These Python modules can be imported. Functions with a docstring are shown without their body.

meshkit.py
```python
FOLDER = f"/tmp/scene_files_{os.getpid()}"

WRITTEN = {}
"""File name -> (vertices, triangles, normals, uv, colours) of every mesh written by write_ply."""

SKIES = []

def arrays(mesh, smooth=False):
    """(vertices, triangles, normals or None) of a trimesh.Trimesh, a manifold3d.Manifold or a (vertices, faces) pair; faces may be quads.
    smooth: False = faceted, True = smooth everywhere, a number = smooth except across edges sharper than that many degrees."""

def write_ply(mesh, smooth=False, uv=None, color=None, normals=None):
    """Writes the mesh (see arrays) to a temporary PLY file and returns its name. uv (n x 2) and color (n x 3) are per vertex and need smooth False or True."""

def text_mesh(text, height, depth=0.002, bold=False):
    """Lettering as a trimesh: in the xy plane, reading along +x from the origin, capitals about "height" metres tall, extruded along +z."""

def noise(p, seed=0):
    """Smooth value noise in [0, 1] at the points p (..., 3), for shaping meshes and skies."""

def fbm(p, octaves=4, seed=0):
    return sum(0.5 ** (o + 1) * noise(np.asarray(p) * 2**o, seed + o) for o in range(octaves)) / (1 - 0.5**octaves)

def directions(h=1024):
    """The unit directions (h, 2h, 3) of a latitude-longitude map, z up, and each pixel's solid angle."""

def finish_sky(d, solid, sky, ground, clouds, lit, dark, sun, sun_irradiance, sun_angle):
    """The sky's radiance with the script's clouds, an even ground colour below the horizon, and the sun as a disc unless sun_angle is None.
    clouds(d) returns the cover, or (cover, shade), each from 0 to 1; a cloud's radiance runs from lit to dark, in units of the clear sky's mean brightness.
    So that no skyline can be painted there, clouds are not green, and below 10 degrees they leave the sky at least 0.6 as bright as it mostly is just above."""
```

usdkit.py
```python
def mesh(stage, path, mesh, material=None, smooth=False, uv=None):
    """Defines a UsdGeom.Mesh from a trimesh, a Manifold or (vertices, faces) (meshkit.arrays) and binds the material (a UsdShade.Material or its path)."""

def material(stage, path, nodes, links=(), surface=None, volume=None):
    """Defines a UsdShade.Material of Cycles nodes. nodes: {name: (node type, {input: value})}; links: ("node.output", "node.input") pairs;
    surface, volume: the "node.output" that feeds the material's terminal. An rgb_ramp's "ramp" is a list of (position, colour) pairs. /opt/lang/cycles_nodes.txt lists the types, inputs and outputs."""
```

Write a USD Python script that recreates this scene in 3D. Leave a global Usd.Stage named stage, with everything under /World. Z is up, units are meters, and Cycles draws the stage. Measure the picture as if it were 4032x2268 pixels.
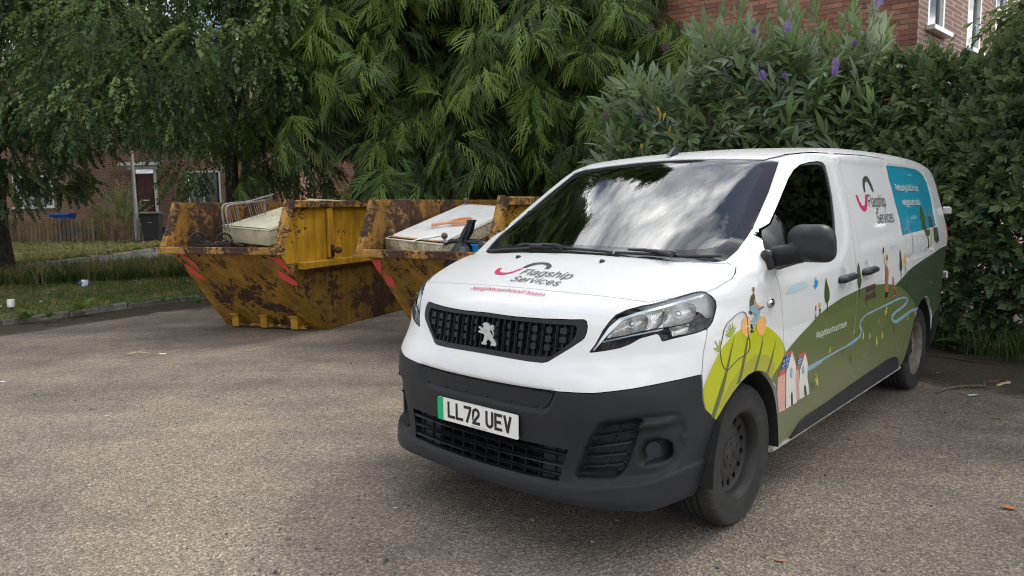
import math, random
import numpy as np, trimesh, shapely, manifold3d
from shapely import affinity
from shapely.geometry import Polygon, LineString, Point, MultiPolygon, box as sbox
from shapely.ops import unary_union
from scipy.ndimage import map_coordinates, gaussian_filter
from scipy.spatial import cKDTree, Delaunay
from scipy.interpolate import PchipInterpolator
from pxr import Usd, UsdGeom, UsdLux, UsdShade, Sdf, Gf, Vt
import usdkit, meshkit

stage = Usd.Stage.CreateInMemory()
UsdGeom.SetStageUpAxis(stage, 'Z'); UsdGeom.SetStageMetersPerUnit(stage, 1.0)
UsdGeom.Xform.Define(stage, '/World'); UsdGeom.Scope.Define(stage, '/World/Looks')

# ------------------------------------------------------------------ camera
CAM_H, PITCH, ROLL, FOCAL = 1.5126, math.radians(-6.4121), math.radians(-0.7998), 36 * 2829.4 / 4032
cam = UsdGeom.Camera.Define(stage, '/World/camera')
cam.CreateHorizontalApertureAttr(36.0); cam.CreateVerticalApertureAttr(20.25); cam.CreateFocalLengthAttr(FOCAL)
_f = np.array([0, math.cos(PITCH), math.sin(PITCH)]); _r = np.array([1.0, 0, 0]); _u = np.cross(_r, _f)
_r2 = _r * math.cos(ROLL) + _u * math.sin(ROLL); _u2 = -_r * math.sin(ROLL) + _u * math.cos(ROLL)
cam.AddTransformOp().Set(Gf.Matrix4d(*_r2, 0, *_u2, 0, *(-_f), 0, 0, 0, CAM_H, 1))
cam.CreateExposureAttr(EXPOSURE := 0.18)
cam.CreateFStopAttr(0.0)

# ------------------------------------------------------------------ sky and sun (bright broken cloud, the sun veiled, beyond the brick building to the right)
SUN_EL, SUN_AZ = math.radians(50), math.radians(52)        # azimuth measured from +y towards +x
SUN_DIR = np.array([math.sin(SUN_AZ) * math.cos(SUN_EL), math.cos(SUN_AZ) * math.cos(SUN_EL), math.sin(SUN_EL)])
SKY_STRENGTH, SUN_INTENSITY, SUN_ANGLE = 0.11, 0.4, 10.0
sky = UsdLux.DomeLight.Define(stage, '/World/sky')
sky_look = usdkit.material(stage, '/World/Looks/sky', {
    'sky': ('sky_texture', {'sky_type': 'single_scattering', 'sun_disc': False, 'sun_elevation': SUN_EL, 'sun_rotation': SUN_AZ, 'altitude': 50.0}),
    'tc': ('texture_coordinate', {}),
    'sep': ('separate_xyz', {}),
    'up': ('math', {'math_type': 'maximum', 'value2': 0.03}),
    'den': ('math', {'math_type': 'add', 'value2': 0.22}),
    'px': ('math', {'math_type': 'divide'}), 'py': ('math', {'math_type': 'divide'}),
    'flat': ('combine_xyz', {'z': 5.3}),
    'n1': ('noise_texture', {'scale': 1.9, 'detail': 7.0, 'roughness': 0.58, 'distortion': 0.5}),
    'n2': ('noise_texture', {'scale': 3.6, 'detail': 6.0, 'roughness': 0.6, 'distortion': 0.3}),
    'cover': ('rgb_ramp', {'ramp': [(0.0, (0, 0, 0)), (0.43, (0, 0, 0)), (0.53, (1, 1, 1)), (1.0, (1, 1, 1))]}),
    'shade': ('rgb_ramp', {'ramp': [(0.32, (3.6, 3.9, 4.4)), (0.45, (6.5, 6.8, 7.2)), (0.55, (15.0, 15.0, 14.8)), (0.68, (27.0, 26.4, 25.6))]}),
    'mix': ('mix', {'mix_type': 'mix'}),
    'near': ('vector_math', {'math_type': 'dot_product', 'vector2': tuple(SUN_DIR)}), 'glow': ('map_range', {'range_type': 'smoothstep', 'from_min': .25, 'from_max': 1.0, 'to_min': .80, 'to_max': 2.4}), 'lit': ('vector_math', {'math_type': 'scale'}),
    'bg': ('background_shader', {'strength': SKY_STRENGTH}),
}, [('tc.generated', 'sep.vector'), ('sep.z', 'up.value1'), ('up.value', 'den.value1'), ('sep.x', 'px.value1'), ('den.value', 'px.value2'),
    ('sep.y', 'py.value1'), ('den.value', 'py.value2'), ('px.value', 'flat.x'), ('py.value', 'flat.y'), ('flat.vector', 'n1.vector'), ('flat.vector', 'n2.vector'),
    ('n1.fac', 'cover.fac'), ('n2.fac', 'shade.fac'), ('cover.color', 'mix.fac'), ('sky.color', 'mix.color1'), ('tc.generated', 'near.vector1'), ('near.value', 'glow.value'), ('shade.color', 'lit.vector1'), ('glow.result', 'lit.scale'), ('lit.vector', 'mix.color2'), ('mix.color', 'bg.color')], surface='bg.background')
UsdShade.MaterialBindingAPI.Apply(sky.GetPrim()).Bind(sky_look)
sky.GetPrim().SetCustomDataByKey('kind', 'structure')
sun = UsdLux.DistantLight.Define(stage, '/World/sun')
sun.CreateIntensityAttr(SUN_INTENSITY); sun.CreateNormalizeAttr(True); sun.CreateAngleAttr(SUN_ANGLE); sun.CreateColorAttr(Gf.Vec3f(1.0, 0.95, 0.87))
_z = SUN_DIR; _x = np.cross([0, 0, 1], _z); _x /= np.linalg.norm(_x); _y = np.cross(_z, _x)
sun.AddTransformOp().Set(Gf.Matrix4d(*_x, 0, *_y, 0, *_z, 0, 0, 0, 0, 1))

# ------------------------------------------------------------------ helpers
rng = np.random.default_rng(7)
_used = {}

def path_for(name, parent=None):
    base = (str(parent.GetPath()) if parent is not None else '/World') + '/' + name
    n = _used.get(base, -1) + 1; _used[base] = n
    return base if n == 0 else f'{base}_{n:03d}'

def tag(p, label=None, cat=None, group=None, kind=None):
    p = p.GetPrim() if hasattr(p, 'GetPrim') else p
    for k, v in (('label', label), ('category', cat), ('group', group), ('kind', kind)):
        if v: p.SetCustomDataByKey(k, v)
    return p

def raw_mesh(path, v, f, m=None, normals=None, uv=None):
    g = UsdGeom.Mesh.Define(stage, path)
    g.CreatePointsAttr(Vt.Vec3fArray.FromNumpy(np.ascontiguousarray(v, np.float32)))
    f = np.asarray(f, np.int32)
    g.CreateFaceVertexCountsAttr(Vt.IntArray.FromNumpy(np.full(len(f), f.shape[1], np.int32)))
    g.CreateFaceVertexIndicesAttr(Vt.IntArray.FromNumpy(np.ascontiguousarray(f).ravel()))
    g.CreateSubdivisionSchemeAttr('none')
    if normals is not None:
        g.CreateNormalsAttr(Vt.Vec3fArray.FromNumpy(np.ascontiguousarray(normals, np.float32))); g.SetNormalsInterpolation('vertex')
    if m is not None: UsdShade.MaterialBindingAPI.Apply(g.GetPrim()).Bind(m)
    return g.GetPrim()

def tri(mesh):
    """(v, f) triangles of a trimesh, Manifold or (v, quads) pair"""
    if hasattr(mesh, 'to_mesh'):
        q = mesh.to_mesh(); return np.asarray(q.vert_properties[:, :3], float), np.asarray(q.tri_verts)
    if isinstance(mesh, tuple):
        v, f = np.asarray(mesh[0], float), np.asarray(mesh[1], int)
    else:
        v, f = np.asarray(mesh.vertices), np.asarray(mesh.faces)
    return v, (np.vstack([f[:, [0, 1, 2]], f[:, [0, 2, 3]]]) if f.shape[1] == 4 else f)

def obj(name, mesh, m, parent=None, smooth=False, label=None):
    p = path_for(name, parent)
    if isinstance(mesh, list): mesh = joined(mesh)
    v, f = tri(mesh)
    if smooth:
        g = usdkit.mesh(stage, p, trimesh.Trimesh(v, f, process=False), m, smooth=smooth).GetPrim()
    else:
        g = raw_mesh(p, v, f, m)
    return tag(g, label)

def joined(ms):
    vs, fs, n = [], [], 0
    for q in ms:
        v, f = tri(q); vs.append(v); fs.append(f + n); n += len(v)
    return np.vstack(vs), np.vstack(fs)

def thing(name, label=None, cat=None, loc=(0, 0, 0), rotz=0.0, group=None, parent=None, rot=None):
    x = UsdGeom.Xform.Define(stage, path_for(name, parent))
    x.AddTranslateOp().Set(Gf.Vec3d(*map(float, loc)))
    if rotz: x.AddRotateZOp().Set(math.degrees(rotz))
    if rot: x.AddRotateXYZOp().Set(Gf.Vec3f(*rot))
    return tag(x, label, cat, group)

def copy_of(src, loc, rotz=0.0, label=None, group=None, scale=None):
    was = src.GetCustomData(); name = src.GetName().rstrip('0123456789').rstrip('_')
    x = UsdGeom.Xform.Define(stage, path_for(name)); p = x.GetPrim()
    p.GetReferences().AddInternalReference(src.GetPath()); p.SetInstanceable(True)
    x.ClearXformOpOrder(); x.MakeMatrixXform().Set(xform(loc, rotz, scale))
    return tag(p, label or was.get('label'), was.get('category'), group or was.get('group'))

def xform(loc, rotz=0.0, scale=None):
    s = (1, 1, 1) if scale is None else (scale if np.ndim(scale) else (scale,) * 3)
    c, n = math.cos(rotz), math.sin(rotz)
    return Gf.Matrix4d(c * s[0], n * s[0], 0, 0, -n * s[1], c * s[1], 0, 0, 0, 0, s[2], 0, *map(float, loc), 1)

def box(x0, x1, y0, y1, z0, z1, bevel=0.0):
    if bevel <= 0:
        m = trimesh.creation.box([x1 - x0, y1 - y0, z1 - z0]); m.apply_translation([(x0 + x1) / 2, (y0 + y1) / 2, (z0 + z1) / 2]); return m
    b = min(bevel, .49 * min(x1 - x0, y1 - y0, z1 - z0)); pts = []
    for sx, x in ((1, x0), (-1, x1)):
        for sy, y in ((1, y0), (-1, y1)):
            for sz, z in ((1, z0), (-1, z1)):
                pts += [(x + sx * b, y + sy * b, z), (x + sx * b, y, z + sz * b), (x, y + sy * b, z + sz * b)]
    return trimesh.convex.convex_hull(np.array(pts))

def tube(pts, r, n=8, cap=True):
    p = np.asarray(pts, float); r = np.broadcast_to(np.asarray(r, float), (len(p),))
    t = np.gradient(p, axis=0); t /= np.linalg.norm(t, axis=1, keepdims=True) + 1e-12
    ref = np.array([0, 0, 1.0]) if abs(t[0, 2]) < .9 else np.array([1.0, 0, 0])
    a = np.cross(t[0], ref); a /= np.linalg.norm(a); A = []
    for i in range(len(p)):
        a = a - t[i] * (a @ t[i]); a /= np.linalg.norm(a) + 1e-12; A.append(a)
    A = np.array(A); B = np.cross(t, A); ang = np.arange(n) * 2 * np.pi / n
    v = p[:, None] + r[:, None, None] * (np.cos(ang)[None, :, None] * A[:, None] + np.sin(ang)[None, :, None] * B[:, None])
    i, j = np.meshgrid(np.arange(len(p) - 1), np.arange(n), indexing='ij'); k = (j + 1) % n
    q = np.stack([i * n + j, i * n + k, (i + 1) * n + k, (i + 1) * n + j], -1).reshape(-1, 4)
    v = v.reshape(-1, 3); f = np.vstack([q[:, [0, 1, 2]], q[:, [0, 2, 3]]])
    if cap:
        e = (len(p) - 1) * n
        f = np.vstack([f, [[0, s + 1, s] for s in range(1, n - 1)], [[e, e + s, e + s + 1] for s in range(1, n - 1)]])
    return v, f

def smooth_path(pts, n=6):
    p = np.asarray(pts, float)
    t = np.r_[0, np.cumsum(np.linalg.norm(np.diff(p, axis=0), axis=1))]
    return PchipInterpolator(t, p)(np.linspace(0, t[-1], (len(p) - 1) * n + 1))

def lathe(profile, n=48, axis='y'):
    """profile [(r, h)] revolved about the axis"""
    pr = np.asarray(profile, float); a = np.arange(n) * 2 * np.pi / n
    r, h = pr[:, 0][:, None], pr[:, 1][:, None]
    c, s = r * np.cos(a), r * np.sin(a); hh = h + 0 * c
    v = np.stack({'y': (c, hh, s), 'z': (c, s, hh), 'x': (hh, c, s)}[axis], -1).reshape(-1, 3)
    i, j = np.meshgrid(np.arange(len(pr) - 1), np.arange(n), indexing='ij'); k = (j + 1) % n
    q = np.stack([i * n + j, i * n + k, (i + 1) * n + k, (i + 1) * n + j], -1).reshape(-1, 4)
    if axis == 'y': q = q[:, ::-1]
    return v, q

def prism(poly, lo, hi):
    """shapely polygon extruded along z as a trimesh"""
    gs = [g for g in getattr(poly, 'geoms', [poly]) if g.area > 1e-9]
    ms = []
    for g in gs:
        m = trimesh.creation.extrude_polygon(g, hi - lo, engine='earcut'); m.apply_translation([0, 0, lo]); ms.append(m)
    return joined(ms)

def moved(mesh, M=None, t=None):
    v, f = tri(mesh)
    if M is not None: v = v @ np.asarray(M, float).T
    if t is not None: v = v + np.asarray(t, float)
    if M is not None and np.linalg.det(np.asarray(M)) < 0: f = f[:, ::-1]
    return v, f

def rotm(axis, deg):
    return trimesh.transformations.rotation_matrix(math.radians(deg), axis)[:3, :3]

def instancer(name, protos, pos, quat, scl, idx, parent=None, kind='stuff'):
    """protos: list of (mesh, material, normals or None); quat rows are (w, x, y, z)"""
    pi = UsdGeom.PointInstancer.Define(stage, path_for(name, parent)); rel = pi.CreatePrototypesRel()
    for k, (mesh, m, nrm) in enumerate(protos):
        v, f = tri(mesh); q = f'{pi.GetPath()}/shape_{k}'
        raw_mesh(q, v, f, m, nrm); rel.AddTarget(q)
    pi.CreateProtoIndicesAttr(Vt.IntArray.FromNumpy(np.ascontiguousarray(idx, np.int32)))
    pi.CreatePositionsAttr(Vt.Vec3fArray.FromNumpy(np.ascontiguousarray(pos, np.float32)))
    q = np.asarray(quat, float); q /= np.linalg.norm(q, axis=1, keepdims=True)
    pi.CreateOrientationsAttr(Vt.QuathArray([Gf.Quath(*map(float, r)) for r in q]))
    s = np.asarray(scl, np.float32); s = np.repeat(s[:, None], 3, 1) if s.ndim == 1 else s
    pi.CreateScalesAttr(Vt.Vec3fArray.FromNumpy(np.ascontiguousarray(s)))
    return tag(pi, kind=kind)

def frames_to_quat(X, Y, Z):
    R = np.stack([X, Y, Z], -1)                       # columns are the axes
    m00, m11, m22 = R[:, 0, 0], R[:, 1, 1], R[:, 2, 2]
    q = np.empty((len(R), 4))
    q[:, 0] = np.sqrt(np.maximum(0, 1 + m00 + m11 + m22)) / 2
    q[:, 1] = np.sqrt(np.maximum(0, 1 + m00 - m11 - m22)) / 2 * np.sign(R[:, 2, 1] - R[:, 1, 2] + 1e-12)
    q[:, 2] = np.sqrt(np.maximum(0, 1 - m00 + m11 - m22)) / 2 * np.sign(R[:, 0, 2] - R[:, 2, 0] + 1e-12)
    q[:, 3] = np.sqrt(np.maximum(0, 1 - m00 - m11 + m22)) / 2 * np.sign(R[:, 1, 0] - R[:, 0, 1] + 1e-12)
    return q

def look_frame(Yax, up):
    """frames whose y axis is Yax and whose z axis leans towards up"""
    Y = Yax / np.linalg.norm(Yax, axis=1, keepdims=True); X = np.cross(Y, up); X /= np.linalg.norm(X, axis=1, keepdims=True) + 1e-9
    return X, Y, np.cross(X, Y)

cross2 = lambda a, b: a[:, 0] * b[:, 1] - a[:, 1] * b[:, 0]

def plan_mesh(poly, res):
    """triangles filling a polygon with points no farther apart than res"""
    vs, fs, n = [], [], 0
    for g in getattr(poly, 'geoms', [poly]):
        if g.geom_type != 'Polygon' or g.area < 1e-8: continue
        g = g.segmentize(res); v, f = trimesh.creation.triangulate_polygon(g, engine='earcut')
        if res != .5 and g.area > res * res * 2:
            b = np.vstack([np.array(r.coords)[:-1] for r in [g.exterior, *g.interiors]]); x0, y0, x1, y1 = g.bounds
            gx, gy = np.meshgrid(np.arange(x0, x1, res), np.arange(y0, y1, res)); P = np.c_[gx.ravel(), gy.ravel()]
            inner = g.buffer(-.35 * res)
            if not inner.is_empty:
                shapely.prepare(inner); P = P[shapely.contains_xy(inner, P[:, 0], P[:, 1])]; v2 = np.vstack([b, P]); t = Delaunay(v2).simplices; shapely.prepare(g)
                c = v2[t].mean(1); t = t[shapely.contains_xy(g, c[:, 0], c[:, 1])]
                ar = np.abs(cross2(v2[t[:, 1]] - v2[t[:, 0]], v2[t[:, 2]] - v2[t[:, 0]])) / 2
                if abs(ar.sum() - g.area) < .01 * g.area: v, f = v2, t[ar > 1e-10]
        vs.append(v); fs.append(f + n); n += len(v)
    if not vs: return np.zeros((0, 2)), np.zeros((0, 3), int)
    v, f = np.vstack(vs), np.vstack(fs); a = cross2(v[f[:, 1]] - v[f[:, 0]], v[f[:, 2]] - v[f[:, 0]]); f[a < 0] = f[a < 0][:, ::-1]
    return v, f

# ------------------------------------------------------------------ materials
def L(name): return '/World/Looks/' + name
def P(name, color, rough=.5, **k):
    d = {'base_color': color, 'roughness': rough}; d.update(k)
    return usdkit.material(stage, L(name), {'p': ('principled_bsdf', d)}, surface='p.BSDF')

def mottled(name, c1, c2, scale=6.0, rough=.6, bump=0.0, bscale=60.0, detail=5.0, lo=.35, hi=.65, bdist=.01, coord='object', **k):
    """two colours mixed by noise, with a fine bump"""
    d = {'roughness': rough}; d.update(k)
    nodes = {'tc': ('texture_coordinate', {}), 'n': ('noise_texture', {'scale': scale, 'detail': detail, 'roughness': .6}),
             'r': ('rgb_ramp', {'ramp': [(lo, c1), (hi, c2)]}), 'p': ('principled_bsdf', d)}
    links = [('tc.' + coord, 'n.vector'), ('n.fac', 'r.fac'), ('r.color', 'p.base_color')]
    if bump:
        nodes['b'] = ('noise_texture', {'scale': bscale, 'detail': 3.0}); nodes['bm'] = ('bump', {'strength': bump, 'distance': bdist})
        links += [('tc.' + coord, 'b.vector'), ('b.fac', 'bm.height'), ('bm.normal', 'p.normal')]
    return usdkit.material(stage, L(name), nodes, links, surface='p.BSDF')

def leafy(name, c1, c2, rough=.45, trans=.35, tcol=None, scale=.9):
    """leaf: principled mixed with translucent, tone varied from clump to clump and from copy to copy"""
    tcol = tcol or tuple(min(1, x * 1.6) for x in c2)
    return usdkit.material(stage, L(name), {
        'g': ('geometry', {}), 'n': ('noise_texture', {'scale': scale, 'detail': 3.0}), 'oi': ('object_info', {}),
        'a': ('math', {'math_type': 'multiply_add', 'value2': .55, 'value3': -.27}), 's': ('math', {'math_type': 'add'}),
        'r': ('rgb_ramp', {'ramp': [(.25, c1), (.75, c2)]}), 'p': ('principled_bsdf', {'roughness': rough, 'specular_ior_level': .4}),
        't': ('translucent_bsdf', {'color': tcol}), 'm': ('mix_closure', {'fac': trans})},
        [('g.position', 'n.vector'), ('oi.random', 'a.value1'), ('n.fac', 's.value1'), ('a.value', 's.value2'), ('s.value', 'r.fac'), ('r.color', 'p.base_color'),
         ('p.BSDF', 'm.closure1'), ('t.BSDF', 'm.closure2')], surface='m.closure')

def pane(name, tint, ior=1.5, rough=0.0):
    return usdkit.material(stage, L(name), {'t': ('transparent_bsdf', {'color': tint}), 'g': ('glossy_bsdf', {'color': (1, 1, 1), 'roughness': rough}),
        'f': ('fresnel', {'IOR': ior}), 'm': ('mix_closure', {})}, [('f.fac', 'm.fac'), ('t.BSDF', 'm.closure1'), ('g.BSDF', 'm.closure2')], surface='m.closure')

# ================================================================== ground
def zg(x, y):
    """height of the ground: the car park dips a little under the skips, the land rises towards the houses"""
    y = np.asarray(y, float); return -.02 * np.clip(y - 6.3, 0, 2.2) + .05 * np.clip(y - 10, 0, 1) * 0 + .035 * np.clip(y - 18, 0, 9)
KERB = [(-16.5,-8.0),(-12.6,.6),(-9.9,5.2),(-7.75,8.85),(-7.142,9.909),(-6.65,10.70),(-6.231,11.468),(-5.693,12.347),(-5.36,12.726),(-4.55,14.2)]
BACK = [(-4.55,14.2),(-1.5,12.9),(1.2,11.4),(2.0,9.9),(3.0,8.25),(4.089,6.973),(4.341,6.585),(4.66,6.33),(5.6,5.2),(7.6,3.2),(10,-1),(12,-12)]
CP = Polygon(KERB + BACK[1:])
def ground_sheet(poly, dz, res, rough=0.0, seed=0):
    v, f = plan_mesh(poly, res); z = zg(v[:, 0], v[:, 1]) + dz + rough * (meshkit.fbm(np.c_[v * .9, np.full(len(v), seed)], 3) - .5); return np.c_[v, z], f
asphalt = usdkit.material(stage, L('worn_asphalt'), {
    'g': ('geometry', {}), 'v': ('voronoi_texture', {'scale': 95.0}), 'v2': ('voronoi_texture', {'scale': 170.0}), 'sep': ('separate_color', {}), 'sep2': ('separate_color', {}),
    'r1': ('rgb_ramp', {'ramp': [(0.0, (.10, .090, .080)), (.45, (.215, .190, .163)), (.8, (.33, .295, .255)), (.93, (.46, .42, .37)), (1.0, (.60, .57, .52))]}),
    'r2': ('rgb_ramp', {'ramp': [(0.0, (.12, .105, .092)), (.6, (.26, .228, .195)), (1.0, (.42, .38, .335))]}), 'mx': ('mix', {'fac': .45}),
    'n': ('noise_texture', {'scale': .75, 'detail': 6.0, 'roughness': .62}), 'nr': ('rgb_ramp', {'ramp': [(.32, (.60, .595, .60)), (.48, (.88, .875, .87)), (.62, (1.12, 1.08, 1.03))]}), 'mul': ('mix', {'mix_type': 'multiply', 'fac': 1.0}),
    'st': ('mapping', {'scale': (.22, 1.5, 1.0), 'rotation': (0, 0, -.45)}), 'n3': ('noise_texture', {'scale': 1.0, 'detail': 4.0}), 'n3r': ('rgb_ramp', {'ramp': [(.40, (.74, .735, .74)), (.56, (1.04, 1.03, 1.01))]}), 'mul2': ('mix', {'mix_type': 'multiply', 'fac': .8}), 'warm': ('mix', {'mix_type': 'multiply', 'fac': 1.0, 'color2': (1.12, 1.06, 1.0)}),
    'f': ('noise_texture', {'scale': 260.0, 'detail': 3.0}), 'hs': ('math', {'math_type': 'multiply_add', 'value2': .4}), 'b': ('bump', {'strength': .85, 'distance': .012}), 'p': ('principled_bsdf', {'roughness': .86, 'specular_ior_level': .25})},
    [('g.position', 'v.vector'), ('g.position', 'v2.vector'), ('v.color', 'sep.color'), ('v2.color', 'sep2.color'), ('sep.r', 'r1.fac'), ('sep2.r', 'r2.fac'), ('r1.color', 'mx.color1'), ('r2.color', 'mx.color2'), ('g.position', 'n.vector'), ('n.fac', 'nr.fac'), ('mx.color', 'mul.color1'), ('nr.color', 'mul.color2'),
     ('g.position', 'st.vector'), ('st.vector', 'n3.vector'), ('n3.fac', 'n3r.fac'), ('mul.color', 'mul2.color1'), ('n3r.color', 'mul2.color2'), ('mul2.color', 'warm.color1'), ('warm.color', 'p.base_color'),
     ('g.position', 'f.vector'), ('f.fac', 'hs.value1'), ('v.distance', 'hs.value3'), ('hs.value', 'b.height'), ('b.normal', 'p.normal')], surface='p.BSDF')
soil = mottled('leaf_litter_soil', (.030, .021, .014), (.085, .058, .036), 26.0, .95, .8, 90.0, coord='object', bdist=.02)
turf_soil = mottled('turf_soil', (.030, .045, .012), (.075, .085, .028), 6.0, .95, .6, 70.0, bdist=.02)
road_mat = mottled('road_tarmac', (.10, .10, .102), (.16, .16, .16), 30.0, .9, .4, 200.0)
path_mat = mottled('pavement_tarmac', (.13, .12, .11), (.19, .175, .16), 30.0, .9, .4, 150.0)
far_grass = mottled('dry_verge', (.10, .105, .035), (.22, .18, .08), 3.0, .95, .6, 60.0, bdist=.03)
base = Polygon([(-260,-260),(260,-260),(260,260),(-260,260)])
tag(obj('ground', (lambda v, f: (np.c_[v, zg(v[:, 0], v[:, 1]) - .10], f))(*plan_mesh(base, 20.0)), turf_soil), kind='structure')
tag(obj('car_park', ground_sheet(CP, 0, .45, .018), asphalt), kind='structure')
NEAR_ROAD = [(-21,-3),(-16,8),(-12.5,14.5),(-9.0,20.2),(-5,27),(2,38),(30,80)]
FAR_ROAD = [(24,82),(-3,40),(-8,33),(-11.7,26),(-13.3,19.5),(-17,12.5),(-22,5),(-26,-3)]
tag(obj('road', ground_sheet(Polygon(NEAR_ROAD + FAR_ROAD), .0, 2.0), road_mat), kind='structure')
NEAR_VERGE = Polygon(KERB[1:] + [(-4.2,15.0),(2.0,13.0),(6,20),(2,36),(-4.7,27)] + NEAR_ROAD[::-1][3:-1] + [(-18,2)]).buffer(-.02)
tag(obj('grass_verge', ground_sheet(NEAR_VERGE, .075, .6, .10, 3), turf_soil), kind='structure')
FAR_VERGE = Polygon([(-26,5)] + [(x - .14, y) for x, y in FAR_ROAD[::-1][2:-2]] + [(-9.5,34),(-13,27.0),(-19.5,26.4),(-30,18)])
tag(obj('far_verge', ground_sheet(FAR_VERGE, .10, .8, .10, 5), far_grass), kind='structure')
PAVE = Polygon([(-30,24.6),(-19.5,25.9),(-13,26.2),(-10,33.2),(-9.2,34),(-8,50),(-30,50)])
tag(obj('pavement', ground_sheet(PAVE, .125, 1.5), path_mat), kind='structure')
BED = Polygon(BACK[:-1] + [(40,-1),(40,40),(6,24),(2.0,15),(-4.2,15.6)]).buffer(-.005)
tag(obj('planting_bed', ground_sheet(BED, .012, .6, .04, 8), soil), kind='structure')
# kerb: one stone after another
kerb_m = [mottled('kerb_concrete%d' % k, a, b, 9.0, .9, .5, 90.0, bdist=.01) for k, (a, b) in enumerate((((.10,.095,.085),(.20,.19,.17)), ((.075,.075,.06),(.17,.16,.13)), ((.13,.12,.105),(.23,.215,.19))))]
kerb = thing('kerb', 'low weathered concrete kerb stones between the car park and the grass with white mugs', 'kerb')
def kerb_run(line, parent, h, w, step, mats, off=0.0):
    ls = LineString(line); n = int(ls.length / step); r_ = np.random.default_rng(3)
    for i in range(n):
        a, b = np.array(ls.interpolate(i * step).coords[0]), np.array(ls.interpolate((i + 1) * step - .012).coords[0]); t = (b - a) / np.linalg.norm(b - a); nrm = np.array([-t[1], t[0]]); c = (a + b) / 2 + nrm * off
        v, f = tri(box(-np.linalg.norm(b - a) / 2, np.linalg.norm(b - a) / 2, -w / 2, w / 2, -.08, h, .016)); yaw = math.atan2(t[1], t[0]) + r_.normal(0, .012)
        v = v @ rotm([0, 0, 1], math.degrees(yaw)).T @ rotm([1, 0, 0], r_.normal(0, 1.5)).T + [*c, float(zg(c[0], c[1])) + r_.normal(0, .008)]; obj('kerb_stone', (v, f), mats[int(r_.integers(len(mats)))], parent)
kerb_run(KERB[2:], kerb, .10, .13, .915, kerb_m, .06)
fk = thing('road_kerb', 'pale kerb stones along the far side of the road', 'kerb')
kerb_run([p for p in FAR_ROAD[::-1][1:-2]], fk, .12, .14, .915, [kerb_m[2]], .07)

# ================================================================== buildings
brick_far = lambda name, c1, c2, mo: usdkit.material(stage, L(name), {'tc': ('texture_coordinate', {}), 'm': ('mapping', {'rotation': (math.pi / 2, 0, 0)}), 'b': ('brick_texture', {'color1': c1, 'color2': c2, 'mortar': mo, 'scale': 1.0, 'brick_width': .225, 'row_height': .075, 'mortar_size': .010, 'bias': -.1}), 'n': ('noise_texture', {'scale': 1.3, 'detail': 5.0}), 'nr': ('rgb_ramp', {'ramp': [(.3, (.7, .7, .7)), (.7, (1.1, 1.1, 1.1))]}), 'mu': ('mix', {'mix_type': 'multiply', 'fac': 1.0}),
    'bm': ('bump', {'strength': .5, 'distance': .01, 'invert': True}), 'p': ('principled_bsdf', {'roughness': .9})}, [('tc.object', 'm.vector'), ('m.vector', 'b.vector'), ('tc.object', 'n.vector'), ('n.fac', 'nr.fac'), ('b.color', 'mu.color1'), ('nr.color', 'mu.color2'), ('mu.color', 'p.base_color'), ('b.fac', 'bm.height'), ('bm.normal', 'p.normal')], surface='p.BSDF')
bf = brick_far('far_brick', (.30, .125, .085), (.215, .10, .072), (.33, .27, .22)); bf2 = brick_far('far_brick_two', (.33, .15, .10), (.24, .12, .085), (.36, .30, .25))
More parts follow.
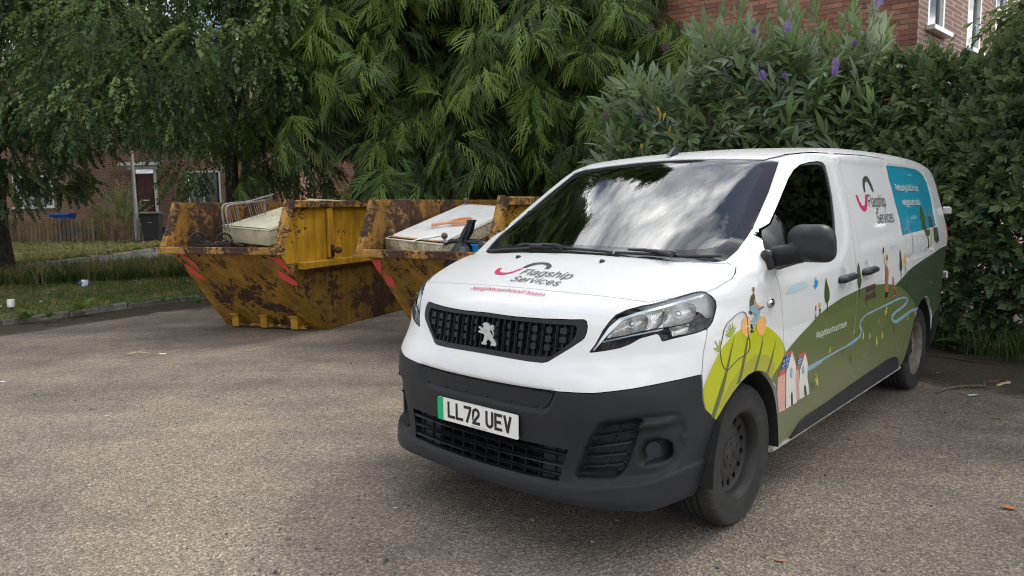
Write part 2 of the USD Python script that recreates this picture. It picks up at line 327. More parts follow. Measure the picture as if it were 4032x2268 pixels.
upvc = P('white_frame', (.74, .75, .76), .35); tile = mottled('roof_tile', (.10, .055, .04), (.17, .09, .065), 8.0, .85); maroon = mottled('maroon_door', (.075, .012, .016), (.10, .018, .022), 5.0, .4); curtain = mottled('curtain', (.38, .44, .47), (.52, .58, .60), 7.0, .9); dark_room = P('dark_room', (.012, .013, .014), .9)
pane_far = pane('house_pane', (.80, .84, .84), 1.5)
def facing(yaw): return rotm([0, 0, 1], math.degrees(yaw))
def window_on(h, x, z, w, hh, parent, curtain_m=None, split=(.5,)):
    """window set in a wall whose outer face is y = 0 of its house"""
    wn = obj('window', [box(x, x + w, -.02, .06, z, z + .06), box(x, x + w, -.02, .06, z + hh - .06, z + hh), box(x, x + .06, -.02, .06, z + .06, z + hh - .06), box(x + w - .06, x + w, -.02, .06, z + .06, z + hh - .06)] + [box(x + w * s - .03, x + w * s + .03, -.02, .06, z + .06, z + hh - .06) for s in split], upvc, parent)
    obj('pane', box(x + .06, x + w - .06, .018, .024, z + .06, z + hh - .06), pane_far, wn); obj('sill', box(x - .05, x + w + .05, -.10, .03, z - .06, z - .003), upvc, wn)
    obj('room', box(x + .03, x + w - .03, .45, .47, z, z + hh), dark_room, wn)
    if curtain_m is not None:
        xs = np.linspace(x + .08, x + w * .55, 40); cv = np.array([(a, .12 + .03 * math.sin(i * 1.1), zz) for i, a in enumerate(xs) for zz in (z + .06, z + hh - .1)]); obj('curtain', (cv, np.array([[2 * i, 2 * i + 2, 2 * i + 3, 2 * i + 1] for i in range(39)])), curtain_m, wn, 60)
def wall_with_holes(x0, x1, z0, z1, holes, th=.22):
    g = sbox(x0, z0, x1, z1)
    for a, b, c, d in holes: g = g.difference(sbox(a, b, c, d))
    v, f = prism(g, 0, th); return moved((v, f), np.array([[1, 0, 0], [0, 0, 1.0], [0, 1, 0]]))
H1 = thing('brick_house', 'red brick house with a maroon door and white window across the road', 'house', (-23.0, 30.6, .3), -.10)
o1 = lambda X: X + 23.0 + .04
door_x, win_x = o1(-15.45), o1(-13.25)
obj('wall', wall_with_holes(0, 14.6, 0, 5.6, [(door_x - .06, .70, door_x + .98, 3.0), (win_x, 1.50, win_x + 1.5, 2.85), (win_x, 3.9, win_x + 1.5, 5.0), (2.2, 1.5, 4.0, 2.8)]), bf, H1)
obj('plinth', box(0, 14.6, -.05, -.003, -.2, .62), mottled('dark_plinth', (.05, .045, .04), (.10, .09, .08), 6.0, .9), H1)
rf = obj('roof', moved(prism(Polygon([(-.4, 5.5), (3.6, 8.6), (7.6, 5.5)]), -.3, 14.9), np.array([[0, 0, 1.0], [1, 0, 0], [0, 1, 0]])), tile, H1); obj('chimney', box(11.5, 12.4, 3.1, 3.8, 8.0, 9.4), bf, rf)
for q_ in (box(0, .22, .225, 7.2, 0, 5.6), box(14.38, 14.6, .225, 7.2, 0, 5.6)): obj('side_wall', q_, bf, H1)
dr = obj('door', box(door_x + .06, door_x + .86, .02, .07, .74, 2.80, .004), maroon, H1)
obj('door_frame', [box(door_x - .06, door_x + .055, -.04, .06, .70, 2.95), box(door_x + .865, door_x + .98, -.04, .06, .70, 2.95), box(door_x - .20, door_x + 1.12, -.10, .06, 2.955, 3.08)], upvc, dr); [obj('door_panel', box(door_x + .15 + .36 * i, door_x + .43 + .36 * i, .008, .018, z, z + .7, .003), maroon, dr) for i in (0, 1) for z in (.85, 1.9)]; obj('letter_plate', box(door_x + .33, door_x + .60, .002, .016, 1.68, 1.73), P('brass', (.70, .62, .35), .25, metallic=.8), dr)
obj('door_step', [box(door_x - .3, door_x + 1.2, -.75, -.055, -.2, .32), box(door_x - .2, door_x + 1.1, -.42, -.055, .325, .66)], path_mat, H1)
obj('door_canopy', box(door_x - .35, door_x + 1.3, -.5, -.105, 3.10, 3.22), upvc, H1)
window_on(H1, win_x, 1.5, 1.5, 1.35, H1, curtain); window_on(H1, win_x, 3.9, 1.5, 1.1, H1); window_on(H1, 2.2, 1.5, 1.8, 1.3, H1)
H2 = thing('terraced_house', 'brick house with a white bay window seen between the conifer trunks', 'house', (-8.6, 33.5, .35), -.05)
obj('wall', wall_with_holes(0, 17.0, -.3, 5.6, [(2.9, .55, 4.7, 2.25), (9.4, .2, 10.4, 2.3), (11.6, .9, 13.2, 2.2)]), bf2, H2)
obj('roof', moved(prism(Polygon([(-.4, 5.5), (3.6, 8.4), (7.6, 5.5)]), -.3, 17.3), np.array([[0, 0, 1.0], [1, 0, 0], [0, 1, 0]])), tile, H2)
for q_ in (box(0, .22, .225, 7.2, -.3, 5.6), box(16.78, 17.0, .225, 7.2, -.3, 5.6)): obj('side_wall', q_, bf2, H2)
bw = obj('bay_window', [box(2.7, 4.9, -.5, -.44, .4, .55), box(2.7, 4.9, -.5, -.44, 1.62, 1.70), box(2.7, 2.78, -.5, -.44, .55, 2.3), box(4.82, 4.9, -.5, -.44, .55, 2.3), box(3.38, 3.46, -.5, -.44, .55, 1.62), box(4.3, 4.38, -.5, -.44, .55, 1.62), box(2.7, 2.76, -.43, -.01, .4, 2.3), box(4.84, 4.9, -.43, -.01, .4, 2.3)], upvc, H2)
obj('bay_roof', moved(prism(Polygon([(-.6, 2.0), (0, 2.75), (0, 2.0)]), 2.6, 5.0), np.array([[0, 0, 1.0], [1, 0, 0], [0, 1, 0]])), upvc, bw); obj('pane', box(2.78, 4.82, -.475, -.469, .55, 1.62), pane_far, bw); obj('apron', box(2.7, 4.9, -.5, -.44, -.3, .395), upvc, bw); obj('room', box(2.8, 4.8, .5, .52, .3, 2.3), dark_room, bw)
window_on(H2, 11.6, .9, 1.6, 1.3, H2)
dr2 = obj('door', box(9.46, 10.34, .02, .07, .2, 2.2), dark_room, H2); obj('door_frame', [box(9.38, 9.455, -.04, .06, .2, 2.3), box(10.345, 10.42, -.04, .06, .2, 2.3)], upvc, dr2)
# near brick building: bricks one by one on the wall one can see
CN = np.array([5.9, 10.7]); WL = np.array([-.827, .562]); WL /= np.linalg.norm(WL); WR = np.array([.72, .69]); WR /= np.linalg.norm(WR)
nb_yaw = math.atan2(-WL[1], -WL[0])          # x runs along the left wall towards the corner, y into the building
B_ = thing('brick_building', 'red brick building with white upstairs windows rising behind the flowering bush', 'building', (CN[0] + WL[0] * 9, CN[1] + WL[1] * 9, 0), nb_yaw)
mortar = mottled('mortar', (.32, .27, .22), (.42, .36, .30), 8.0, .95, .4, 120.0)
obj('wall', box(0, 9, 0, .3, -.2, 8.0), mortar, B_)
bmats = [mottled('brick%d' % k, a, b, 14.0, .88, .5, 140.0, bdist=.004) for k, (a, b) in enumerate((((.30,.12,.075),(.37,.16,.105)), ((.24,.10,.07),(.31,.135,.09)), ((.34,.155,.10),(.41,.195,.135)), ((.19,.085,.065),(.25,.11,.08)), ((.28,.13,.085),(.36,.175,.125))))]
r_ = np.random.default_rng(11); single, rest = [], [[] for _ in bmats]
for row in range(106):
    z = -.18 + row * .076
    for k in range(-1, 41):
        x = k * .225 + (.1125 if row % 2 else 0); a, b = max(x, 0), min(x + .215, 9.0)
        if b - a < .03: continue
        m = trimesh.creation.box([b - a, .016, .066]); m.apply_translation([(a + b) / 2, -.0055 + r_.normal(0, .0012), z + .033]); single.append((4.2 < a < 9 and 3.55 < z < 4.9, m, int(r_.integers(5)), abs(a - 6.5) + abs(z - 4.3)))
vis = sorted([s for s in single if s[0]], key=lambda s: s[3])[:280]; ids_ = {id(s) for s in vis}
for s in vis: obj('brick', s[1], bmats[s[2]], B_)
for k in range(5): tag(obj('brickwork', [s[1] for s in single if id(s) not in ids_ and s[2] == k], bmats[k], B_), kind='stuff')
# the wall with the windows, going away to the right
dpt = 9.0; c_ = WR @ np.array([math.cos(nb_yaw), math.sin(nb_yaw)]); s_ = WR @ np.array([-math.sin(nb_yaw), math.cos(nb_yaw)]); RW = np.array([[c_, s_, 0], [s_, -c_, 0], [0, 0, 1.0]])   # right wall: u along, v outwards
on_right = lambda m, o=(9.0, 0, 0): moved(m, RW, o)
rw_holes = [(.42, 4.10, 1.20, 5.6), (2.42, 4.05, 3.22, 5.6), (4.12, 4.05, 4.95, 5.6), (2.42, .9, 3.22, 2.4)]
g_ = sbox(0, -.2, dpt, 8.0)
for h_ in rw_holes: g_ = g_.difference(sbox(*h_))
rv, rf_ = prism(g_, 0, .28); obj('window_wall', on_right((np.c_[rv[:, 0], -rv[:, 2] - .001, rv[:, 1]], rf_)), brick_far('near_brick_side', (.27, .115, .08), (.20, .09, .066), (.36, .30, .25)), B_)
for u0, z0, u1, z1 in rw_holes:
    w_ = obj('window', on_right(joined([box(u0, u1, -.10, .0, z0, z0 + .07), box(u0, u1, -.10, .0, z1 - .07, z1), box(u0, u0 + .07, -.10, .0, z0 + .07, z1 - .07), box(u1 - .07, u1, -.10, .0, z0 + .07, z1 - .07), box(u0 + .07, u1 - .07, -.08, -.02, z0 + .95, z0 + 1.0)])), upvc, B_)
    obj('pane', on_right(box(u0 + .07, u1 - .07, -.06, -.055, z0 + .07, z1 - .07)), pane_far, w_); obj('sill', on_right(box(u0 - .06, u1 + .06, -.05, .12, z0 - .07, z0 - .004)), upvc, w_); obj('room', on_right(box(u0, u1, -.6, -.58, z0, z1)), P('net_curtain%d%d' % (int(u0 * 10), int(z0)), (.50, .54, .58), .9), w_)
obj('roof', moved(prism(Polygon([(-.5, 7.9), (4.5, 10.6), (9.5, 7.9)]), -.4, 9.6), np.array([[0, 0, 1.0], [1, 0, 0], [0, 1, 0]])), tile, B_)

# ================================================================== fence, bins, lamp post, car
wood = [mottled('fence_wood%d' % k, a, b, 3.0, .9, .4, 60.0) for k, (a, b) in enumerate((((.20,.135,.07),(.30,.21,.12)), ((.15,.105,.06),(.24,.17,.10)), ((.24,.17,.095),(.34,.25,.15))))]
fn_ = thing('picket_fence', 'weathered brown picket fence in front of the brick house', 'fence', (-20.6, 26.75, .33), .03); r_ = np.random.default_rng(5)
for k in range(34):
    h = 1.0 + r_.normal(0, .012); x = k * .150; obj('picket', (lambda m: m)(moved(prism(Polygon([(x, .03), (x + .108, .03), (x + .108, h - .02), (x + .054, h + .02), (x, h - .02)]), -.022, -.003), np.array([[1, 0, 0], [0, 0, 1.0], [0, 1, 0]]))), wood[int(r_.integers(3))], fn_)
for z in (.25, .75): obj('fence_rail', box(0, 5.08, .0, .04, z, z + .08), wood[1], fn_)
for x in (-.06, 1.7, 3.4, 5.1): obj('fence_post', box(x, x + .10, .045, .145, -.3, 1.05, .008), wood[1], fn_)
fs_ = thing('side_fence', 'brown fence panel running back from the picket fence towards the house', 'fence', (-15.48, 26.95, .33), 1.45)
for k in range(16): x = k * .150; obj('picket', moved(prism(Polygon([(x, .03), (x + .12, .03), (x + .12, 1.05 + .02 * (k % 3)), (x, 1.05 + .02 * (k % 3))]), -.022, -.003), np.array([[1, 0, 0], [0, 0, 1.0], [0, 1, 0]])), wood[k % 3], fs_)
obj('fence_rail', box(0, 2.4, .0, .04, .7, .78), wood[1], fs_)
fl = thing('garden_gate', 'low dark picket gate before the maroon front door', 'gate', (-14.75, 26.95, .40), 0.0)
for k in range(9): x = k * .115; obj('picket', box(x, x + .07, -.02, -.003, .02, .72, .004), wood[1], fl)
for z in (.15, .52): obj('gate_rail', box(0, 1.0, .0, .03, z, z + .06), wood[1], fl)
obj('gate_post', box(-.14, -.03, -.05, .06, -.2, 1.05, .01), wood[1], fl)
def bin_mesh(label, loc, yaw, body, lid, sc=1.0):
    t = thing('wheelie_bin', label, 'wheelie bin', loc, yaw)
    pr = [manifold3d.Manifold.hull_points(np.array([(sx * w * sc, sy * d * sc, z * sc) for z, w, d in ((.06, .22, .24), (.98, .285, .34)) for sx in (-1, 1) for sy in (-1, 1)]))]
    obj('bin_body', pr[0], body, t); obj('bin_rim', box(-.30 * sc, .30 * sc, -.36 * sc, .36 * sc, .982 * sc, 1.03 * sc, .015), body, t)
    lidm = manifold3d.Manifold.hull_points(np.array([(sx * .31 * sc, y * sc, z * sc) for y, z in ((-.38, 1.033), (-.38, 1.06), (-.1, 1.105), (.36, 1.10), (.36, 1.033)) for sx in (-1, 1)])); obj('bin_lid', lidm, lid, t); obj('bin_handle', tube([(-.22 * sc, .40 * sc, 1.02 * sc), (.22 * sc, .40 * sc, 1.02 * sc)], .018 * sc, 8), body, t)
    for s in (-1, 1): obj('bin_wheel', moved(trimesh.creation.cylinder(.10 * sc, .05, sections=24), rotm([0, 1, 0], 90), (s * .25 * sc, .26 * sc, .10)), rubber_bin, t, 40)
    obj('bin_label', box(-.07, .07, -.315 * sc, -.305 * sc, .74 * sc, .78 * sc), upvc, t); return t
rubber_bin = P('bin_tyre', (.015, .015, .016), .8); bin_black = mottled('bin_black', (.016, .017, .019), (.028, .029, .031), 5.0, .45); bin_blue = P('bin_blue', (.015, .09, .36), .4)
bin_mesh('black wheelie bin by the lamp post and the left skip', (-13.13, 26.4, .34), .25, bin_black, mottled('bin_lid', (.05, .055, .06), (.10, .105, .11), 5.0, .4), 1.08)
bin_mesh('blue lidded wheelie bin standing behind the picket fence', (-17.2, 27.75, .36), .1, bin_blue, bin_blue, 1.06)
lp = thing('lamp_post', 'slim grey steel lamp post in front of the maroon front door', 'lamp post', (-13.80, 26.6, .3), 0)
obj('post', tube([(0, 0, 0), (0, 0, 1.0), (0, 0, 1.02), (0, 0, 5.6)], [.085, .085, .06, .05], 12), P('lamp_post_grey', (.33, .34, .34), .5), lp, 40); obj('lamp_arm', tube(smooth_path([(0, 0, 5.55), (0, -.1, 5.8), (0, -.5, 5.95)], 4), .03, 8), P('arm_grey', (.33, .34, .34), .5), lp, 60); obj('lamp_head', box(-.10, .10, -.95, -.45, 5.90, 6.0, .03), P('lamp_head_grey', (.25, .26, .27), .5), lp)
# car beyond the skips, of which the roof shows
silver = P('car_silver', (.55, .57, .60), .25, metallic=.5, coat_weight=.6); car_glass = P('car_glass', (.015, .018, .02), .05)
def make_car(label, loc, yaw, paint):
    t = thing('parked_car', label, 'car', loc, yaw, None)
    lower = manifold3d.Manifold.batch_hull([manifold3d.Manifold.sphere(.12, 14).translate((x, y, z)) for x, z in ((-1.95, .45), (-2.0, .80), (1.95, .45), (1.9, .70), (1.2, .88), (-1.9, .92)) for y in (-.74, .74)])
    for x in (-1.28, 1.28): lower = lower - manifold3d.Manifold.cylinder(2.2, .36, .36, 28, True).rotate((90, 0, 0)).translate((x, 0, .33))
    v, f = tri(lower); obj('body', (v, f), paint, t, 40)
    cab = manifold3d.Manifold.batch_hull([manifold3d.Manifold.sphere(.08, 12).translate((x, s * y, z)) for x, y, z in ((-1.7, .70, .95), (1.0, .70, .93), (.25, .56, 1.38), (-1.2, .56, 1.38)) for s in (-1, 1)]); obj('cabin_glass', cab, car_glass, t, 40)
    obj('roof', manifold3d.Manifold.batch_hull([manifold3d.Manifold.sphere(.05, 12).translate((x, s * y, z)) for x, y, z in ((.30, .56, 1.43), (-.4, .57, 1.47), (-1.25, .56, 1.43)) for s in (-1, 1)]), paint, t, 40)
    for s in (-1, 1):
        for a, b in (((1.02, .96), (.30, 1.43)), ((-1.72, .98), (-1.25, 1.43)), ((-.35, .96), (-.40, 1.45))): obj('roof_pillar', tube([(a[0], s * .755, a[1]), (b[0], s * .62, b[1])], .035, 6), paint, t)
        for x in (-1.28, 1.28):
            w = obj('wheel', moved(lathe([(.0, -.10), (.22, -.10), (.31, -.09), (.32, 0), (.31, .09), (.22, .10), (.0, .10)], 32, 'y'), None, (x, s * .70, .32)), rubber_bin, t, 40); obj('rim', moved(lathe([(0, .0), (.20, .0), (.205, -.01)], 24, 'y'), np.diag([1, s, 1.0]), (x, s * .805, .32)), silver, w)
        obj('headlight', moved(trimesh.creation.icosphere(2, 1.0), np.diag([.10, .16, .08]), (1.98, s * .58, .70)), silver, t, 60); obj('door_handle', box(-.2, -.05, min(s * .85, s * .87), max(s * .85, s * .87), .82, .85), paint, t)
    return t
make_car('silver car glimpsed beyond the skips between the conifer trunks', (-2.35, 22.4, .30), .12, silver)

# ================================================================== trees, bushes, grass
def leaf_mesh(ln, w, fold=.25, droop=.15, tipx=.62):
    """pointed leaf along +y from the origin, folded along its rib"""
    x = w / 2; v = [(0, 0, 0), (x * .8, ln * .28, x * fold), (x, ln * .5, x * fold - ln * droop * .2), (0, ln * .5, -ln * droop * .3), (0, ln, -ln * droop), (-x, ln * .5, x * fold - ln * droop * .2), (-x * .8, ln * .28, x * fold), (0, ln * .27, -ln * droop * .08), (x * .55, ln * .8, x * fold * .5 - ln * droop * .6), (-x * .55, ln * .8, x * fold * .5 - ln * droop * .6)]
    f = [(0, 1, 7), (7, 1, 2), (7, 2, 3), (3, 2, 8), (3, 8, 4), (0, 7, 6), (7, 5, 6), (7, 3, 5), (3, 9, 5), (3, 4, 9)]
    return np.array(v, float), np.array(f)
def twig(n, length, leaf, lw, spread=60, up=20, seed=0, pairs=False, curve=.15, jitter=.3, stem=True):
    """a shoot along +y carrying leaves"""
    r_ = np.random.default_rng(seed); ms = []; lf = leaf_mesh(leaf, lw)
    for i in range(n):
        t = (i + .6) / n; base = np.array([0, t * length, -curve * length * t * t]); sides = (1, -1) if pairs else ((1,) if i % 2 else (-1,))
        for s in sides:
            a = s * (spread * (1 - .55 * t) + r_.normal(0, 12)); sc = (1 - .35 * t) * (1 + r_.normal(0, .15)); M = rotm([0, 0, 1], -a) @ rotm([1, 0, 0], up * (1 - t) - 25 * t + r_.normal(0, 18)) @ rotm([0, 1, 0], r_.normal(0, 22)); ms.append(moved((lf[0] * sc, lf[1]), M, base))
    M = rotm([1, 0, 0], -20); ms.append(moved(lf, M, (0, length, -curve * length)))
    if stem: ms.append(tube([(0, length * t, -curve * length * t * t) for t in (0, .5, 1)], [.004, .003, .0015], 3, False))
    return joined(ms)
def fan(length=.34, seed=0):
    """flat drooping spray of a red cedar: a rib with toothed fingers"""
    r_ = np.random.default_rng(seed); v, f = [], []
    def strip(p, q, w0, w1):
        p, q = np.array(p, float), np.array(q, float); t = q - p; t /= np.linalg.norm(t) + 1e-9; s = np.cross(t, [0, 0, 1.0]); s /= np.linalg.norm(s) + 1e-9; k = len(v)
        v.extend([p - s * w0, p + s * w0, q + s * w1, q - s * w1]); f.append((k, k + 1, k + 2, k + 3))
    zf = lambda y, x: -.55 * (y / length) ** 2 * length - 1.1 * abs(x) ** 1.5
    N = 5; ax = [np.array([.02 * math.sin(3 * t + seed), t * length, 0]) for t in np.linspace(0, 1, N + 1)]
    for a in ax: a[2] = zf(a[1], 0)
    for i in range(N): strip(ax[i], ax[i + 1], .008 - .004 * i / N, .008 - .004 * (i + 1) / N)
    for i in range(1, N + 1):
        t = i / N
        for s in (1, -1):
            L_ = length * .56 * math.sin(math.pi * min(1, .16 + .80 * (1 - t) ** .8)) * (1 + r_.normal(0, .15)); an = math.radians(50 - 16 * t + r_.normal(0, 8)); d = np.array([s * math.sin(an), math.cos(an)]); M = max(3, int(L_ / .034)); pts = []
            for k in range(M + 1):
                u = k / M; x, y = d * L_ * u; x *= 1 - .18 * u; y += .14 * L_ * u * u; pts.append(np.array([ax[i][0] + x, ax[i][1] + y, zf(ax[i][1] + y, x)]))
            for k in range(M):
                strip(pts[k], pts[k + 1], .012 * (1 - .45 * k / M), .012 * (1 - .45 * (k + 1) / M) if k < M - 1 else .003)
                if k >= 1:
                    for s2 in (1, -1):
                        an2 = math.atan2(d[0], d[1]) + s2 * math.radians(38); l2 = .022 * (1 + r_.normal(0, .25)); e = pts[k] + np.array([math.sin(an2) * l2, math.cos(an2) * l2, -.010]); strip(pts[k], e, .0062, .002)
    return tri((np.array(v), np.array(f)))

bark = mottled('bark', (.030, .024, .019), (.085, .068, .052), 9.0, .95, .9, 40.0, bdist=.03)
bark_dark = mottled('cedar_bark', (.018, .014, .012), (.050, .036, .028), 7.0, .95, .9, 30.0, bdist=.03)
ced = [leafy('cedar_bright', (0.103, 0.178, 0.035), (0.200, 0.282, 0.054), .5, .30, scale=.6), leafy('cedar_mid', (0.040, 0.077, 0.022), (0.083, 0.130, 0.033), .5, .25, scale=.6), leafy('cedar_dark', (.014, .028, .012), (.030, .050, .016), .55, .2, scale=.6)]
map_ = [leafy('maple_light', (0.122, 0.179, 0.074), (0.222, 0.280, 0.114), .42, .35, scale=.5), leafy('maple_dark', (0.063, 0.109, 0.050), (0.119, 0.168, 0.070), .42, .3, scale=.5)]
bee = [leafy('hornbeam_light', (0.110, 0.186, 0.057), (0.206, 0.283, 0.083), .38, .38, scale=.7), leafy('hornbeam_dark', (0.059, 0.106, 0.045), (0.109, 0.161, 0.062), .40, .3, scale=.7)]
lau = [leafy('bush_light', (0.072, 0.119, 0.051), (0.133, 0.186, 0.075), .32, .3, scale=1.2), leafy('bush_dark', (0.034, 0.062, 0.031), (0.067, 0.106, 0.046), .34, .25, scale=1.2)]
bud = [leafy('buddleia_grey', (0.144, 0.201, 0.132), (0.253, 0.300, 0.207), .45, .35, scale=1.5), leafy('buddleia_green', (0.094, 0.156, 0.062), (0.169, 0.237, 0.100), .45, .35, scale=1.5), leafy('buddleia_yellow', (.30, .20, .02), (.50, .30, .03), .5, .4, scale=1.5)]
elm = [leafy('overhang_light', (.070, .115, .035), (.150, .195, .060), .4, .45, scale=1.0), leafy('overhang_dark', (.028, .052, .022), (.058, .088, .035), .4, .35, scale=1.0)]
grass_m = [leafy('grass_blade', (.050, .088, .018), (.105, .150, .035), .5, .35, scale=.7), leafy('grass_dry', (.13, .125, .045), (.26, .22, .095), .6, .3, scale=.7), leafy('grass_dark', (.030, .056, .015), (.062, .095, .024), .5, .3, scale=.7)]

def unit(v): return v / (np.linalg.norm(v, axis=-1, keepdims=True) + 1e-12)
def scatter(name, protos, pos, dirs, scl, idx, parent, ups=None, seed=0, kind='stuff'):
    r_ = np.random.default_rng(seed); ups = np.tile([0, 0, 1.0], (len(pos), 1)) + r_.normal(0, .35, (len(pos), 3)) if ups is None else ups
    X, Y, Z = look_frame(unit(dirs) + r_.normal(0, .02, dirs.shape), ups); return instancer(name, protos, pos, frames_to_quat(X, Y, Z), scl, idx, parent, kind)
def limb(name, pts, r0, r1, m, parent, n=9, wob=.0, seed=0):
    p = smooth_path(pts, 5); r_ = np.random.default_rng(seed); p[1:-1] += r_.normal(0, wob, p[1:-1].shape); return obj(name, tube(p, np.linspace(r0, r1, len(p)), n), m, parent, 60)
def trunk_of(t, h, r0, r1, m, lean=(0, 0), seed=0):
    z = np.linspace(-.15, h, 14); k = np.r_[1.5, 1.15, np.ones(12)]; r_ = np.random.default_rng(seed); xy = np.cumsum(r_.normal(0, .03, (14, 2)), 0) * np.linspace(0, 1, 14)[:, None] + np.outer(np.linspace(0, 1, 14), lean)
    return obj('trunk', tube(np.c_[xy, z], np.linspace(r0, r1, 14) * k, 14), m, t, 60)

def broadleaf(name, label, loc, h, rad, z0, protos, n_clump, per, seed, group=None, trunk=(.3, .1), cone=None, m=bark, leafscale=1.0, flat=.85, squash=1.0, fill=.55, dark_bias=0):
    """trunk, limbs and a crown of leafy shoots gathered in clumps; cone = direction in which the crown is thickest"""
    t = thing(name, label, 'tree', loc, 0, group); r_ = np.random.default_rng(seed); trunk_of(t, h * .75, trunk[0], trunk[1], m, seed=seed)
    cz = (z0 + h) / 2; hz = (h - z0) / 2; d = unit(r_.normal(0, 1, (n_clump * 3, 3))); rr = r_.uniform(fill, 1.0, len(d)) ** .6
    if cone is not None:
        w = np.clip((d @ unit(np.array(cone))) * .8 + .45, .05, 1); d = d[r_.random(len(d)) < w]; rr = rr[:len(d)]
    d, rr = d[:n_clump], rr[:n_clump]; C = d * rr[:, None] * [rad, rad * squash, hz] + [0, 0, cz]; C += r_.normal(0, .2, C.shape)
    for i in range(min(7, len(C))): limb('limb', [(0, 0, h * (.25 + .05 * i)), C[i] * [.45, .45, 0] + [0, 0, (h * (.25 + .05 * i) + C[i][2]) / 2 + .2], C[i]], trunk[1] * .8, .02, m, t, 7, .03, seed + i)
    pos, dr, sc, ix = [], [], [], []; np2 = len(protos) // 2
    for c, dd in zip(C, d):
        k = int(per * r_.uniform(.7, 1.3)); q = unit(r_.normal(0, 1, (k, 3))) * [1, 1, .7]; R = r_.uniform(.45, .95) * rad * .22; off = q * (r_.uniform(.3, 1, (k, 1)) ** .5) * R
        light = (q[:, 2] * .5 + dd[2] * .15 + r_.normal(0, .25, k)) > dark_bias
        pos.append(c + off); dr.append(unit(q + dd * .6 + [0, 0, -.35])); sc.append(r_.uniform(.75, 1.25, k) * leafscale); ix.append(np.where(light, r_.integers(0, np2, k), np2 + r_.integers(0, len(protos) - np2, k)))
    dd_ = np.vstack(dr); scatter('crown', protos, np.vstack(pos), dd_ + [0, 0, -.25], np.concatenate(sc), np.concatenate(ix), t, dd_ * .9 + [0, 0, .55] + r_.normal(0, .45, dd_.shape), seed + 1); return t

# --- cedars behind the skips
fans = [fan(.34, 1), fan(.30, 2), fan(.37, 3)]
ced_protos = [(fans[0], ced[0], None), (fans[1], ced[0], None), (fans[2], ced[1], None), (fans[0], ced[1], None), (fans[1], ced[2], None), (fans[2], ced[2], None)]
def cedar(label, loc, h, reach, zlow, n_bough, seed, r_tr=.26, face=None, lowface=None):
    t = thing('cedar_tree', label, 'tree', loc, 0, 'tall cedars behind the skips'); r_ = np.random.default_rng(seed); trunk_of(t, h * .92, r_tr, .05, bark_dark, seed=seed); pos, dr, up, sc, ix = [], [], [], [], []
    fdir = math.atan2(*( -np.array(loc[:2])[::-1])) if face is None else face
    for b in range(n_bough):
        z = zlow + (h - zlow) * (b + r_.random()) / n_bough; az = fdir + r_.normal(0, 1.05) if r_.random() < .72 else r_.uniform(0, 2 * math.pi)
        prof = 1.0 if z < h * .45 else max(.12, (h - z) / (h * .55)); Lb = reach * prof * r_.uniform(.72, 1.12); droop = r_.uniform(.28, .55) * Lb
        o = np.array([math.cos(az), math.sin(az), 0]); ts = np.linspace(0, 1, 8); path = np.array([o * Lb * u + [0, 0, z + .30 * Lb * math.sin(u * 1.9) * .5 - droop * u ** 2.2] for u in ts])
        if b % 4 == 0: obj('bough', tube(path, np.linspace(.045, .008, 8), 5), bark_dark, t, 60)
        k = int(52 * (.6 + .4 * Lb / reach)); u = r_.uniform(.34, 1.0, k) ** .7; P_ = np.array([np.interp(u, ts, path[:, i]) for i in range(3)]).T; side = np.cross(o, [0, 0, 1.0]); w = r_.normal(0, 1, k); spread = .16 * Lb * (1.15 - u)
        P_ += side * (w * spread)[:, None] + np.c_[np.zeros((k, 2)), -np.abs(w) * spread * .35 + r_.normal(0, .05, k)]
        D = o * (.40 + .25 * u)[:, None] + side * (w * .85)[:, None] + np.c_[np.zeros((k, 2)), -.40 - .28 * u + r_.normal(0, .25, k)] + r_.normal(0, .34, (k, 3))
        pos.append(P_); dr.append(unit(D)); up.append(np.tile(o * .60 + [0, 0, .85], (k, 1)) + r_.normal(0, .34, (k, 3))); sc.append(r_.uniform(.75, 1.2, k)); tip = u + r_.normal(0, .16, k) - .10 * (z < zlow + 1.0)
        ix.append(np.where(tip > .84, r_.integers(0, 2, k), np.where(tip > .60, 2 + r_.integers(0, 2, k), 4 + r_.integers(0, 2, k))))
    scatter('crown', ced_protos, np.vstack(pos), np.vstack(dr), np.concatenate(sc), np.concatenate(ix), t, np.vstack(up), seed); return t
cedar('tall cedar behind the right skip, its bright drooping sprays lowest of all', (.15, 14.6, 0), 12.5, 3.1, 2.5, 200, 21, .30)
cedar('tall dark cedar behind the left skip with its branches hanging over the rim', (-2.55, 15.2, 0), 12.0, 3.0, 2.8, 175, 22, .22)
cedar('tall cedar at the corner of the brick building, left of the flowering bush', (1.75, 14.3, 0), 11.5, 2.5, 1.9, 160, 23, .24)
cedar('cedar standing furthest back in the row behind the skips', (-1.0, 18.0, .1), 12.5, 3.2, 2.8, 70, 24, .26)

